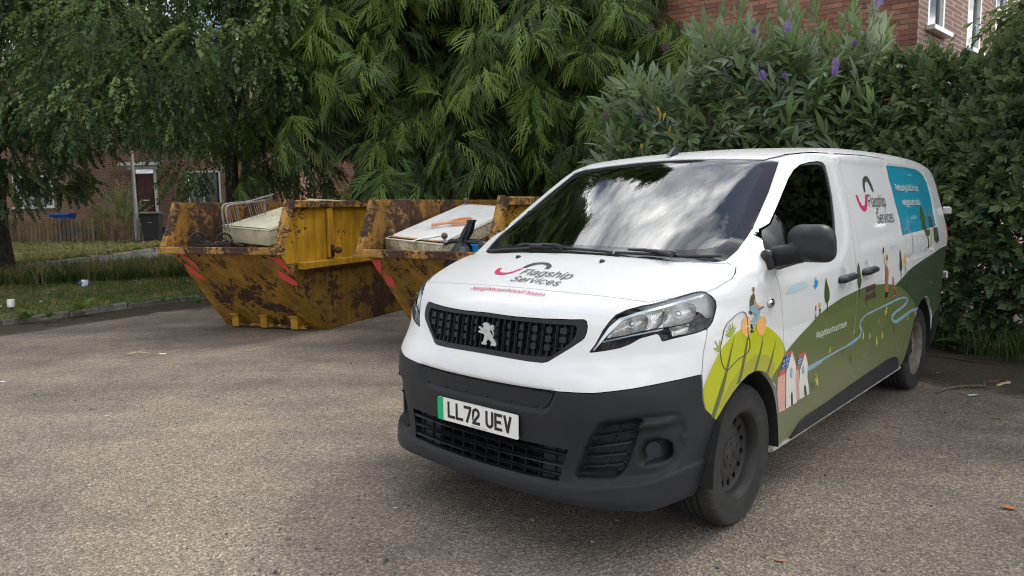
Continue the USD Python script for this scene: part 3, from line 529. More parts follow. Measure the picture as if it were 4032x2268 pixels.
# --- broadleaf trees on the left
tw_maple = [twig(9, .34, .075, .055, 65, 10, s, True) for s in (1, 2)]; maple_protos = [(tw_maple[0], map_[0], None), (tw_maple[1], map_[0], None), (tw_maple[0], map_[1], None), (tw_maple[1], map_[1], None)]
tw_horn = [twig(9, .40, .085, .05, 60, 5, s, False, .2) for s in (3, 4)]; horn_protos = [(tw_horn[0], bee[0], None), (tw_horn[1], bee[0], None), (tw_horn[0], bee[1], None), (tw_horn[1], bee[1], None)]
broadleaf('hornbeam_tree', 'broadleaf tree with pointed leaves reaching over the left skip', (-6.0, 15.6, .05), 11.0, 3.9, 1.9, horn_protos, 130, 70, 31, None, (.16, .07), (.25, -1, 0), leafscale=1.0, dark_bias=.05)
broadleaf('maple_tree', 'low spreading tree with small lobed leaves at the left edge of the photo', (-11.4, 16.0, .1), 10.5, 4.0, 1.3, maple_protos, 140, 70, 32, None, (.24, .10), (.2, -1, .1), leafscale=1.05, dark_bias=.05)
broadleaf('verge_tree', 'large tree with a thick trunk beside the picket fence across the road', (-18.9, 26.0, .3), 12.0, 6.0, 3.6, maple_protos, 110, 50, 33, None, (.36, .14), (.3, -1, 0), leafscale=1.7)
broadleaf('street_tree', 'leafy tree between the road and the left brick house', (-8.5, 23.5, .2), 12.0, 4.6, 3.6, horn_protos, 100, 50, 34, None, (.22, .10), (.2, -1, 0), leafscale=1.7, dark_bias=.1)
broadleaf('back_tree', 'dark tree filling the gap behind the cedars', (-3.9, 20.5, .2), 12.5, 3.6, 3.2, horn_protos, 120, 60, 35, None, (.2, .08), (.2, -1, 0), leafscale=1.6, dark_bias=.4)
broadleaf('overhanging_tree', 'broad leaved tree reaching in at the top right corner', (7.9, 7.3, 0), 7.4, 2.5, 2.2, [(tw_horn[0], elm[0], None), (tw_horn[1], elm[0], None), (tw_horn[0], elm[1], None), (tw_horn[1], elm[1], None)], 85, 50, 36, None, (.13, .06), (-1, -.6, 0), leafscale=1.25)

# --- bushes behind the van
def bush(name, label, path, height, depth, n, protos, seed, parent_cat='bush', lean=.35, low=.15, single=0, single_m=None, leaf=None, group=None):
    """bush along a line on the ground: path [(x, y, height factor)]; leaves face the open side"""
    t = thing(name, label, parent_cat, (0, 0, 0), 0, group); r_ = np.random.default_rng(seed); p = np.array(path, float); ln = np.r_[0, np.cumsum(np.hypot(*np.diff(p[:, :2], axis=0).T))]
    s = r_.uniform(0, ln[-1], n); x, y, hf = [np.interp(s, ln, p[:, i]) for i in range(3)]; tang = unit(np.c_[np.gradient(p[:, 0]), np.gradient(p[:, 1])]); tx, ty = np.interp(s, ln, tang[:, 0]), np.interp(s, ln, tang[:, 1]); out = np.c_[-ty, tx]
    out *= np.sign((out * -np.c_[x, y]).sum(1))[:, None]
    v = r_.uniform(low, 1, n); top = hf * height * (.82 + .30 * meshkit.fbm(np.c_[s * 1.1, np.full(n, seed), s * 0], 3)); bulge = .35 * np.sin(np.pi * np.clip(v, 0, 1)) + .45 * (meshkit.fbm(np.c_[s * 1.3, v * 2.6 * 1.3, np.full(n, seed + .5)], 3) - .5) * 2 * .6 - lean * v
    back = r_.exponential(.22, n) * depth; q = np.c_[np.c_[x, y] + out * (bulge - back)[:, None], v * top]
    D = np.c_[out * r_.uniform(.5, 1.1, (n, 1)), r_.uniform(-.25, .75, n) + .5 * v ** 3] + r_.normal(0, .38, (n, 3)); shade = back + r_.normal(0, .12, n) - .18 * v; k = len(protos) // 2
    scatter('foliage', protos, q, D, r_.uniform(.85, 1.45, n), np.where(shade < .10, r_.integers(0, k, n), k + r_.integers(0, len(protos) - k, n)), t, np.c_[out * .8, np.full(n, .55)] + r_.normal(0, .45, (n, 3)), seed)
    for i in range(11):
        a = r_.uniform(0, ln[-1]); bx, by, bh = [np.interp(a, ln, p[:, j]) for j in range(3)]; ob = np.array([np.interp(a, ln, tang[:, 1]) * -1, np.interp(a, ln, tang[:, 0])]); ob *= np.sign(-(ob @ [bx, by]))
        e = r_.uniform(.6, .95) * bh * height; limb('stem', [(bx - ob[0] * .5, by - ob[1] * .5, 0), (bx - ob[0] * .3 + r_.normal(0, .12), by - ob[1] * .3, e * .5), (bx - ob[0] * .1 + r_.normal(0, .25), by - ob[1] * .1, e)], .022, .006, bark, t, 6, .01, seed + i)
    if single and leaf is not None:                         # the leaves nearest the eye, one by one
        order = np.argsort(np.linalg.norm(q - [0, 0, 1.5], axis=1) + 2 * back)[:n // 3]; pick = r_.permutation(order)[:single]; X, Y, Z = look_frame(unit(D[pick]), np.tile([0, 0, 1.0], (single, 1)) + r_.normal(0, .3, (single, 3)))
        for i, k2 in enumerate(pick):
            sc = r_.uniform(.85, 1.3); V = leaf[0] * sc @ np.stack([X[i], Y[i], Z[i]]) + q[k2] + np.r_[np.array(D[k2][:2]) * .07, .03]; obj('leaf', (V, leaf[1]), single_m[int(r_.integers(len(single_m)))], t)
    return t
tw_lau = [twig(6, .15, .085, .042, 62, 25, s, True, .05) for s in (5, 6)] + [twig(7, .20, .075, .036, 58, 20, 7, True, .1)]
lau_protos = [(tw_lau[0], lau[0], None), (tw_lau[1], lau[0], None), (tw_lau[2], lau[0], None), (tw_lau[0], lau[1], None), (tw_lau[1], lau[1], None), (tw_lau[2], lau[1], None)]
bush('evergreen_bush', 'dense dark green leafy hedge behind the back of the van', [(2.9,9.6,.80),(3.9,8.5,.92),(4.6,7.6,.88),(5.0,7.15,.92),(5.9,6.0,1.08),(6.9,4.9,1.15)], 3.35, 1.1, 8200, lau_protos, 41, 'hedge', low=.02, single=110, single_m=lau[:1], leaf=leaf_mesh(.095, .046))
tw_bud = [twig(6, .46, .21, .050, 55, 15, s, True, .25) for s in (8, 9)]
bud_protos = [(tw_bud[0], bud[0], None), (tw_bud[1], bud[1], None), (tw_bud[0], bud[1], None), (tw_bud[1], bud[1], None)]
BD = bush('buddleia_bush', 'flowering bush with long grey green leaves and purple flower heads before the brick wall', [(1.35,10.1,.62),(1.9,9.9,.78),(2.6,9.6,.87),(3.3,9.25,.90),(4.0,8.9,.90),(4.5,8.65,.85)], 4.2, 1.2, 760, bud_protos, 42, 'bush', lean=.15, low=.35, single=150, single_m=[bud[0], bud[1], bud[0], bud[2]], leaf=leaf_mesh(.19, .050, .2, .3))
r_ = np.random.default_rng(77)
for i in range(16):                                       # yellowing leaves
    s = r_.random(); c = np.array([1.5 + 2.6 * s, 9.5 - 1.1 * s, r_.uniform(1.7, 3.0)]); X, Y, Z = look_frame(unit(np.array([[r_.normal(0, .6), -.6, -.5 + r_.normal(0, .4)]])), np.array([[0, -.3, 1.0]])); lf = leaf_mesh(.13, .036, .2, .3); obj('yellow_leaf', (lf[0] @ np.stack([X[0], Y[0], Z[0]]) + c, lf[1]), bud[2], BD)
lilac = leafy('flower_lilac', (.20, .11, .33), (.36, .22, .52), .7, .3, scale=6.0); lilac_old = leafy('flower_faded', (.10, .055, .10), (.19, .11, .17), .8, .2, scale=6.0)
def at_px(px, py, Y):
    """a point of the scene at depth Y on the line of sight of a point of the photograph (4032 wide)"""
    d = _f + (px - 2016) / 2829.4 * _r2 - (py - 1134) / 2829.4 * _u2; return np.array([0, 0, CAM_H]) + d * Y / d[1]
for px, py, Y, s, mm in ((3000,295,8.9,1,lilac),(3290,250,8.6,1,lilac),(3288,280,8.55,.9,lilac),(3103,102,9.0,1.1,lilac),(3462,3,8.6,1.1,lilac),(3090,298,8.9,.55,lilac),(3365,170,8.7,.5,lilac),(2385,450,9.3,1.0,lilac_old),(2620,185,9.2,.9,lilac_old),(2565,115,9.3,.9,lilac_old),(2968,118,9.1,.5,lilac),(2520,458,9.2,.6,lilac_old)):
    c = at_px(px, py, Y - .75); m_ = 170; q = unit(r_.normal(0, 1, (m_, 3))) * [.030, .030, .048] * s; q[:, 2] -= np.abs(q[:, 0]) * .3; vs = []
    fl = np.array([(0, 0, 0), (.007, .003, .006), (0, .009, .008), (-.007, .003, .006)]) * 1.2; n_ = unit(q / [.030, .030, .048]); X, Y_, Z = look_frame(n_, r_.normal(0, 1, (m_, 3)))
    V = (fl[None, :, 0, None] * X[:, None] + fl[None, :, 1, None] * Z[:, None] + fl[None, :, 2, None] * Y_[:, None] + q[:, None]).reshape(-1, 3) + c; k = np.arange(m_)[:, None] * 4; obj('flower_head', (V, np.vstack([k + [0, 1, 2], k + [0, 2, 3]])), mm, BD)
# undergrowth at the foot of the bushes
def blades(name, label, pts, h, m_idx, seed, parent=None, kind='stuff', bend=.5, wid=.006, cat=None):
    r_ = np.random.default_rng(seed); protos = []
    for mi in m_idx:
        ms = []
        for b in range(9):
            L_ = h * r_.uniform(.55, 1.15); az = r_.uniform(0, 6.28); bd = bend * r_.uniform(.4, 1.2) * L_; o = np.array([math.cos(az), math.sin(az), 0]); s = np.array([-o[1], o[0], 0]) * wid * r_.uniform(.7, 1.3); b0 = np.r_[r_.normal(0, .035, 2), 0]; P_ = [b0 + o * bd * u * u + [0, 0, L_ * (u - .18 * u * u)] for u in (0, .4, .75, 1)]
            v = np.array([P_[0] - s, P_[0] + s, P_[1] - s, P_[1] + s, P_[2] - s * .7, P_[2] + s * .7, P_[3]]); ms.append((v, np.array([(0, 1, 3), (0, 3, 2), (2, 3, 5), (2, 5, 4), (4, 5, 6)])))
        protos.append((joined(ms), grass_m[mi], None))
    n = len(pts); a = r_.uniform(0, 6.28, n); q = np.c_[np.cos(a / 2), np.zeros(n), np.zeros(n), np.sin(a / 2)]
    return tag(instancer(name, protos, pts, q, r_.uniform(.6, 1.35, n), r_.integers(0, len(protos), n), parent, kind), label, cat)
def points_in(poly, n, seed, dz=0.0):
    r_ = np.random.default_rng(seed); x0, y0, x1, y1 = poly.bounds; p = r_.uniform((x0, y0), (x1, y1), (int(n * 3.5 * (x1 - x0) * (y1 - y0) / max(poly.area, 1e-6)) // 3 + n, 2)); shapely.prepare(poly); p = p[shapely.contains_xy(poly, p[:, 0], p[:, 1])][:n]; return np.c_[p, zg(p[:, 0], p[:, 1]) + dz]
near_g = NEAR_VERGE.intersection(sbox(-14, 6.5, -3.0, 17)); strip_g = Polygon([(-17,10),(-12.4,12.2),(-10.2,14.6),(-7.6,15.8),(-5.2,17.0),(-3.2,18.6),(-6.5,22),(-9.2,20.0),(-12.6,14.4),(-16,8.4)])
blades('grass', 'short mown grass with daisies behind the kerb', points_in(near_g, 15000, 51, .075), .07, (0, 0, 1), 52, wid=.004, cat='grass')
blades('tall_grass', 'long uncut grass along the edge of the road', points_in(strip_g, 4200, 53, .08), .38, (0, 0, 2, 1), 54, bend=.55, wid=.008, cat='grass')
blades('dry_grass', 'dry yellow grass on the verge across the road', points_in(FAR_VERGE.intersection(sbox(-24, 12, -6, 34)), 8000, 55, .11), .16, (1, 1, 0), 56, bend=.7, wid=.010, cat='grass')
rough = Polygon([(2.4,9.2),(4.15,7.0),(4.40,6.62),(4.72,6.36),(5.6,5.3),(7.2,3.7),(7.9,4.6),(6.2,6.4),(4.9,7.6),(3.2,9.6)])
blades('undergrowth_grass', 'thin rough grass growing at the foot of the hedge', points_in(rough, 620, 57, .03), .34, (2, 2), 58, bend=.6, wid=.004, cat='grass')
weed = twig(5, .16, .11, .055, 70, 40, 12, True, .0); weed_m = leafy('weed_leaf', (.050, .095, .018), (.11, .165, .035), .4, .3, scale=2.0)
def weed_plant(label, loc, s, n, seed, m=None, group=None):
    t = thing('weed', label, 'weed', loc, 0, group); r_ = np.random.default_rng(seed)
    for i in range(n):
        az = r_.uniform(0, 6.28); L_ = s * r_.uniform(.6, 1.15); V = moved((leaf_mesh(L_, L_ * .52, .25, .35)[0], leaf_mesh(1, 1)[1]), rotm([0, 0, 1], math.degrees(az)) @ rotm([1, 0, 0], r_.uniform(15, 60)), (.02 * math.cos(az), .02 * math.sin(az), r_.uniform(0, s * .5))); obj('leaf', V, m or weed_m, t)
    return t
dark_weed = leafy('dark_weed_leaf', (.026, .05, .016), (.05, .085, .025), .4, .25, scale=2.0)
gp = lambda px, py: (lambda p: p)(np.array([0, 0, CAM_H]) + (lambda d: d * (-CAM_H / d[2]))(_f + (px - 2016) / 2829.4 * _r2 - (py - 1134) / 2829.4 * _u2))   # where a line of sight meets the level ground
p = gp(325, 1240); weed_plant('green broad leaved weed at the kerb in front of the handled mug', (p[0], p[1], .02), .22, 13, 61)
p = gp(100, 1265); weed_plant('spreading green weed on the kerb at the left edge', (p[0], p[1], .02), .17, 14, 62)
p = gp(195, 1262); weed_plant('small leafy weed on the kerb between the two mugs', (p[0], p[1], .02), .13, 10, 66)
p = gp(450, 1222); weed_plant('tiny green weed on the kerb right of the broad leaved one', (p[0], p[1], .03), .11, 6, 63)
p = gp(648, 1200); weed_plant('small weed on the kerb nearest the left skip', (p[0], p[1], .03), .13, 8, 64)
p = gp(780, 1205); weed_plant('weed growing at the kerb beside the corner of the left skip', (p[0], p[1], .03), .16, 10, 65)
for i, (px, py, s, n, lab) in enumerate(((3800,1395,.26,7,'large leaved weed at the foot of the hedge behind the rear wheel'), (3720,1375,.16,10,'upright bushy weed beside the back of the van'), (3960,1405,.18,8,'low dark weed at the hedge foot near the right edge'))):
    p = gp(px, py); weed_plant(lab, (p[0], p[1], .02), s, n, 70 + i, dark_weed)
def shrub(name, label, loc, r, h, protos, n, seed, cat='shrub'):
    t = thing(name, label, cat, loc); r_ = np.random.default_rng(seed); d = unit(r_.normal(0, 1, (n, 3))); d[:, 2] = np.abs(d[:, 2]); q = d * (r_.uniform(.55, 1, (n, 1))) * [r, r, h]; k = len(protos) // 2
    scatter('foliage', protos, q, d + [0, 0, .3], r_.uniform(.8, 1.3, n), np.where(r_.random(n) < .55, r_.integers(0, k, n), k + r_.integers(0, len(protos) - k, n)), t, seed=seed); limb('stem', [(0, 0, -.1), (.05, 0, h * .3), (.02, .05, h * .7)], .03, .01, bark, t); return t
dry = leafy('garden_dry', (.14, .14, .07), (.27, .25, .13), .6, .3); shrub('garden_shrub', 'pale dry shrub beside the picket fence in front of the brick house', (-15.2, 28.2, .35), 1.15, 2.1, [(tw_horn[0], dry, None), (tw_horn[1], bee[0], None), (tw_horn[0], dry, None), (tw_horn[1], bee[1], None)], 420, 71)
shrub('ivy_shrub', 'dark leafy shrub under the cedars left of the white bay window', (-4.6, 19.0, .1), 1.6, 2.3, horn_protos, 380, 72)
shrub('brown_shrub', 'brownish bush between the cedar trunks behind the right skip', (-.9, 20.0, .1), 1.3, 2.6, [(tw_maple[0], leafy('russet_leaf', (.08, .06, .03), (.17, .13, .06), .5, .3), None), (tw_maple[1], map_[1], None)], 360, 73)
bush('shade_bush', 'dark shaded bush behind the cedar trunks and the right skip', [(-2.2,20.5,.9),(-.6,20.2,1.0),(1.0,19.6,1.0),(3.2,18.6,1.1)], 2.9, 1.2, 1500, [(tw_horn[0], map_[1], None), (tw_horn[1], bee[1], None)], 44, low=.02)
# bare twigs beneath the cedars
und = thing('dead_branches', 'bare dark branches in the shade under the cedars', 'branches', (-.9, 15.0, 0)); r_ = np.random.default_rng(9)
for i in range(26):
    a = r_.uniform(-3.4, -.2 + 0 * i); b = np.array([r_.uniform(-2.2, 3.4), r_.uniform(-.6, 1.0), r_.uniform(1.2, 3.2)]); o = np.array([math.cos(a), math.sin(a), r_.uniform(-.3, .2)]); limb('branch', [b, b + o * .7 + [0, 0, r_.normal(0, .1)], b + o * 1.5 + [0, 0, r_.normal(-.15, .2)]], .018, .004, bark_dark, und, 5, .02, i)

# ================================================================== the two skips and what lies in them
def rusty(name, yellow, rust_lo, rust_hi, scale, crackle=0.0, streak=(3.0, 3.0, 3.0)):
    """chipped yellow paint over rust: big patches, scratches and specks"""
    return usdkit.material(stage, L(name), {
        'tc': ('texture_coordinate', {}), 'map': ('mapping', {'scale': streak, 'rotation': (0.5, 0.2, 0.35)}),
        'big': ('noise_texture', {'scale': scale, 'detail': 9.0, 'roughness': .66, 'distortion': .4}), 'scr': ('noise_texture', {'scale': 8.5, 'detail': 9.0, 'roughness': .66, 'distortion': 1.1}),
        'sum': ('math', {'math_type': 'multiply_add', 'value2': .55}), 'chip': ('rgb_ramp', {'ramp': [(rust_lo, (0, 0, 0)), (rust_hi, (1, 1, 1))]}),
        'vor': ('voronoi_texture', {'feature': 'distance_to_edge', 'scale': 17.0}), 'dist': ('vector_math', {'math_type': 'multiply_add', 'vector2': (.30, .30, .30)}),
        'crk': ('map_range', {'from_min': 0.0, 'from_max': .06, 'to_min': crackle, 'to_max': 0.0, 'clamp': True}), 'wh': ('math', {'math_type': 'maximum'}),
        'tone': ('noise_texture', {'scale': 2.3, 'detail': 6.0}), 'yr': ('rgb_ramp', {'ramp': [(.3, tuple(x * .62 for x in yellow)), (.55, yellow), (.8, tuple(min(1, x * 1.25) for x in yellow))]}),
        'rt': ('noise_texture', {'scale': 14.0, 'detail': 7.0, 'roughness': .7}), 'rr': ('rgb_ramp', {'ramp': [(.3, (.018, .011, .009)), (.5, (.060, .029, .018)), (.72, (.145, .066, .032))]}),
        'mix': ('mix', {}), 'gm': ('mapping', {'scale': (9.0, 9.0, 1.3), 'rotation': (0, .25, 0)}), 'gn': ('noise_texture', {'scale': 1.0, 'detail': 7.0, 'roughness': .7}), 'gr': ('rgb_ramp', {'ramp': [(.36, (.42, .38, .34)), (.58, (1, 1, 1))]}), 'grime': ('mix', {'mix_type': 'multiply', 'fac': .75}), 'rough': ('map_range', {'to_min': .5, 'to_max': .85}), 'bump': ('bump', {'strength': .6, 'distance': .004, 'invert': True}),
        'p': ('principled_bsdf', {'specular_ior_level': .35})},
        [('tc.object', 'map.vector'), ('tc.object', 'big.vector'), ('map.vector', 'scr.vector'), ('scr.fac', 'sum.value1'), ('big.fac', 'sum.value3'), ('sum.value', 'chip.fac'),
         ('scr.color', 'dist.vector1'), ('tc.object', 'dist.vector3'), ('dist.vector', 'vor.vector'), ('vor.distance', 'crk.value'), ('chip.color', 'wh.value1'), ('crk.result', 'wh.value2'),
         ('tc.object', 'tone.vector'), ('tone.fac', 'yr.fac'), ('tc.object', 'rt.vector'), ('rt.fac', 'rr.fac'), ('wh.value', 'mix.fac'), ('yr.color', 'mix.color1'), ('rr.color', 'mix.color2'),
         ('tc.object', 'gm.vector'), ('gm.vector', 'gn.vector'), ('gn.fac', 'gr.fac'), ('mix.color', 'grime.color1'), ('gr.color', 'grime.color2'), ('grime.color', 'p.base_color'), ('wh.value', 'rough.value'), ('rough.result', 'p.roughness'), ('wh.value', 'bump.height'), ('bump.normal', 'p.normal')], surface='p.BSDF')
YEL = (.40, .205, .018)
sk_end = rusty('skip_end_paint', (.31, .168, .024), .785, .835, 1.9, 0, (1.6, 1.6, .55))
sk_side = rusty('skip_side_paint', (.27, .150, .026), .755, .835, 1.3, 0, (1.0, 1.0, 1.4))
sk_panel = rusty('skip_panel_paint', (.46, .25, .015), .87, .90, 1.1, 0, (1.0, 1.0, 1.8))
sk_rim = rusty('skip_rim_paint', (.40, .21, .04), .72, .80, 3.0, 0, (1.0, 2.0, 2.0))
sk_in = rusty('skip_inner_paint', (.40, .20, .03), .73, .83, 1.2, .85, (1.2, 1.2, 1.2))
sk_rust = rusty('skip_rust', (.20, .095, .03), .55, .72, 2.0)
orange = mottled('faded_orange', (.72, .075, .06), (.55, .08, .06), 8.0, .5)
stencil = P('stencil_black', (.012, .011, .010), .6)
YS = lambda yaw: (np.array([math.cos(yaw), math.sin(yaw), 0]), np.array([-math.sin(yaw), math.cos(yaw), 0]))
W_S, LB = 1.65, 1.95
PROF_S = [(0,0),(LB,0),(LB+.914,1.10),(LB+.673,1.664),(-.673,1.664),(-.914,1.10)]
def xz_plate(poly, y0, y1):
    v, f = prism(Polygon(poly), y0, y1); return moved((v, f), np.array([[1, 0, 0], [0, 0, 1], [0, 1, 0.0]]))
def sweep_box(p, q, w, h, up):
    """bar of section w x h from p to q"""
    p, q, up = (np.asarray(a, float) for a in (p, q, up)); t = q - p; Ln = np.linalg.norm(t); t /= Ln; u = up - t * (up @ t); u /= np.linalg.norm(u); s = np.cross(t, u)
    v, f = tri(box(0, Ln, -w / 2, w / 2, -h / 2, h / 2, .008)); return v @ np.stack([t, s, u]) + p, f
def make_skip(label, loc, yaw, marks, text):
    t = thing('skip', label, 'skip', loc, yaw, 'yellow skips standing side by side')
    low = [(0,0),(LB,0),(LB+.755,.91),(-.755,.91)]; upp = [(-.755,.91),(LB+.755,.91),(LB+.914,1.10),(LB+.673,1.664),(-.673,1.664),(-.914,1.10)]
    for y, s in ((0, -1), (W_S, 1)):
        a, b = sorted((y, y + s * .006)); obj('lower_side', xz_plate(low, a, b), sk_side, t); obj('upper_side', xz_plate(upp, a, b), sk_panel, t)
        a, b = sorted((y - s * .002, y - s * .008)); inner = [(x + (.012 if x < LB / 2 else -.012), z) for x, z in PROF_S]; obj('inner_side', xz_plate(inner, a, b), sk_in, t)
    sl = np.array([.914, 1.10]) / math.hypot(.914, 1.10); nn = np.array([-sl[1], sl[0]])
    for e, nm in ((0, 'sloping_end'), (1, 'sloping_end')):
        pl = [(0, 0), (-.914, 1.10), (-.914 + .009, 1.10 + .0), (.009, 0)]; pl = pl if e == 0 else [(LB - x, z) for x, z in pl]
        obj(nm, xz_plate(pl, .001, W_S - .001), sk_end, t); pl = [((x + .012) if e == 0 else (x - .012), z) for x, z in pl]; obj('inner_end', xz_plate(pl, .01, W_S - .01), sk_in, t)
    obj('floor_plate', box(.02, LB - .02, .01, W_S - .01, .006, .02), sk_rust, t)
    for e in (0, 1):
        x = -.935 if e == 0 else LB + .935
        obj('end_rim', [sweep_box((x, -.12, 1.075), (x, W_S + .12, 1.075), .10, .085, (0, 0, 1))], sk_rim, t)
    for y, s in ((0, -1), (W_S, 1)):
        yo = y + s * .036
        obj('top_rail', sweep_box((-.66, yo, 1.622), (LB + .66, yo, 1.622), .07, .088, (0, 0, 1)), sk_rim, t)
        for e in (0, 1):
            f_ = lambda x: x if e == 0 else LB - x
            obj('corner_post', sweep_box((f_(-.925), y + s * .040, 1.10), (f_(-.69), y + s * .040, 1.66), .085, .105, (1, 0, .4)), sk_rim, t)
            rx = f_(.10); obj('side_rib', box(min(rx - .05, rx + .05), max(rx - .05, rx + .05), min(y + s * .007, y + s * .055), max(y + s * .007, y + s * .055), .93, 1.578, .012), sk_panel, t)
            lug = thing('lifting_lug', parent=t)
            obj('lug_pin', moved(trimesh.creation.cylinder(.032, .10, sections=18), rotm([1, 0, 0], 90), (rx, y + s * .10, 1.03)), sk_rust, lug, 40); obj('lug_head', moved(trimesh.creation.icosphere(2, .046), t=(rx, y + s * .15, 1.03)), sk_rust, lug, 40); obj('lug_plate', box(rx - .035, rx + .035, min(y + s * .056, y + s * .07), max(y + s * .056, y + s * .07), .94, 1.10, .004), sk_rust, lug)
        obj('side_ledge', sweep_box((-.56, y + s * .058, .872), (LB + .56, y + s * .058, .872), .105, .085, (0, 0, 1)), sk_panel, t)
    bar = thing('tipping_bar', parent=t)
    for y in (1.33, .865, .375): obj('bar_bracket', [box(-.19, -.03, y - .055, y + .055, .012, .165, .006), box(-.21, -.06, y - .065, y + .065, .165, .190, .005)], sk_panel, bar)
    obj('bar_rod', sweep_box((-.135, .20, .038), (-.135, 1.42, .038), .05, .05, (0, 0, 1)), sk_rim, bar)
    for m in marks:                                        # (y, z) on the sloping end
        v, f = plan_mesh(Polygon(m).buffer(0), .5); k = .914 / 1.10; q = np.c_[-v[:, 1] * k - .0035, v[:, 0], v[:, 1] - .003]; obj('orange_stripe', (q, f[:, ::-1]), orange, t)
    if text:
        m_ = meshkit.text_mesh('MAX LOAD LEVEL', .060, .0012, True); v, f = np.array(m_.vertices), np.array(m_.faces); v[:, 0] *= .66 / v[:, 0].max()
        cuts = [sbox(x - .004, -.1, x + .004, .2) for x in ()]
        obj('stencilled_lettering', moved((v, f), np.array([[1, 0, 0], [0, 0, -1], [0, 1, 0.0]]), (-.345, -.0715, 1.592)), stencil, t)
    return t
S1_AT, S1_YAW, S2_AT, S2_YAW = (-2.41, 9.236, -.035), 1.202, (.261, 7.867, -.045), 1.012
make_skip('battered yellow skip with MAX LOAD LEVEL on its rim, holding a cream mattress', S1_AT, S1_YAW,
    [[(1.56,1.04),(1.50,1.04),(1.39,.897),(1.42,.80),(1.46,.858)], [(1.585,.898),(1.52,.856),(1.44,.742),(1.415,.674),(1.50,.690),(1.61,.797)], [(.17,1.0),(.03,1.0),(.004,.95),(.004,.79),(.03,.811)], [(.19,.848),(.093,.79),(.006,.69),(.006,.636),(.10,.636),(.21,.742)]], True)
make_skip('rusty yellow skip half hidden by the van, loaded with a white bed base', S2_AT, S2_YAW,
    [[(1.61,1.0),(1.50,1.0),(1.54,.928),(1.64,.816),(1.648,.855),(1.648,.95)], [(1.56,.83),(1.50,.803),(1.505,.733),(1.54,.678),(1.60,.666),(1.645,.68),(1.60,.80)]], False)
def in_skip(at, yaw, p):
    a, l = YS(yaw); return np.array(at) + a * p[0] + l * p[1] + np.array([0, 0, p[2]])

damask = usdkit.material(stage, L('damask'), {'tc': ('texture_coordinate', {}), 'w': ('noise_texture', {'scale': 6.5, 'detail': 1.0, 'distortion': 2.2}), 'r': ('rgb_ramp', {'ramp': [(.44, (.52, .50, .40)), (.47, (.66, .60, .38)), (.55, (.66, .60, .38)), (.58, (.50, .49, .41))]}),
    'n': ('noise_texture', {'scale': 3.0, 'detail': 8.0, 'roughness': .7}), 'st': ('rgb_ramp', {'ramp': [(.54, (0, 0, 0)), (.72, (.8, .8, .8))]}), 'm': ('mix', {'color2': (.20, .16, .09)}), 'p': ('principled_bsdf', {'roughness': .7})},
    [('tc.object', 'w.vector'), ('w.fac', 'r.fac'), ('tc.object', 'n.vector'), ('n.fac', 'st.fac'), ('st.color', 'm.fac'), ('r.color', 'm.color1'), ('m.color', 'p.base_color')], surface='p.BSDF')
ticking = mottled('stained_border', (.45, .40, .27), (.17, .14, .09), 5.0, .85, lo=.45, hi=.75)
piping = P('piping', (.55, .50, .38), .7)
def soft_slab(c, z_of, thick, n=14, bulge=.02, seed=0):
    """pad with rounded edges over four corners (FL, FR, BR, BL); z_of(x, y) is its top"""
    c = np.array(c, float); u = np.linspace(0, 1, n); g = [];
    prof = [(0.0, -1.0), (-.006, -.8), (-.010, -.5), (-.006, -.2), (.0, -.04), (.02, 0.0)]
    U, V = np.meshgrid(u, u, indexing='ij'); B = lambda U, V: (c[0] * ((1 - U) * (1 - V))[..., None] + c[1] * (U * (1 - V))[..., None] + c[2] * (U * V)[..., None] + c[3] * ((1 - U) * V)[..., None])
    top = B(.02 + .96 * U, .02 + .96 * V); z = z_of(top[..., 0], top[..., 1]) + bulge * np.minimum(1, 6 * np.minimum(np.minimum(U, 1 - U), np.minimum(V, 1 - V))) + .010 * meshkit.noise(np.stack([U * 5, V * 5, U * 0 + seed], -1))
    vt = np.dstack([top, z]).reshape(-1, 3); i, j = np.meshgrid(range(n - 1), range(n - 1), indexing='ij'); ft = np.stack([i * n + j, (i + 1) * n + j, (i + 1) * n + j + 1, i * n + j + 1], -1).reshape(-1, 4)
    ring = [(t, 0) for t in u[:-1]] + [(1, t) for t in u[:-1]] + [(t, 1) for t in u[:0:-1]] + [(0, t) for t in u[:0:-1]]; ring = np.array(ring); P0 = B(ring[:, 0], ring[:, 1]); ctr = c.mean(0); rows = []
    for off, d in prof:
        s = 1 - off; q = ctr + (P0 - ctr) * (1 - off); rows.append(np.c_[q, z_of(q[:, 0], q[:, 1]) + d * thick])
    m = len(ring); vs = np.vstack(rows); k = np.arange(m); fs = np.vstack([np.stack([r * m + k, r * m + (k + 1) % m, (r + 1) * m + (k + 1) % m, (r + 1) * m + k], 1) for r in range(len(prof) - 1)])
    bot = np.vstack([rows[0], [np.r_[ctr, rows[0][:, 2].mean()]]]); fb = np.array([[m, (q + 1) % m, q] for q in range(m)])
    return (vt, ft), (vs, fs), (bot, fb), np.vstack([rows[4], rows[4][:1]])
def local_thing(name, label, cat, at, yaw): return thing(name, label, cat, at, yaw)
mt = local_thing('mattress', 'stained cream patterned mattress lying tilted in the skip', 'mattress', S1_AT, S1_YAW)
d1 = np.array([.977, -.212]); FL, FR = np.array([-.13, 1.50]), np.array([-.33, .58]); Cm = [FL, FR, FR + d1 * 1.5, FL + d1 * 1.5]
zt1 = lambda x, y: 1.385 + .25 * x
a_, b_, c_, e_ = soft_slab([Cm[0], Cm[1], Cm[2], Cm[3]], zt1, .20, seed=1)
obj('mattress_top', (a_[0], a_[1]), damask, mt, 50); obj('mattress_border', b_, ticking, mt, 40); obj('mattress_underside', c_, ticking, mt); obj('piping', tube(e_, .009, 6), piping, mt, 60)
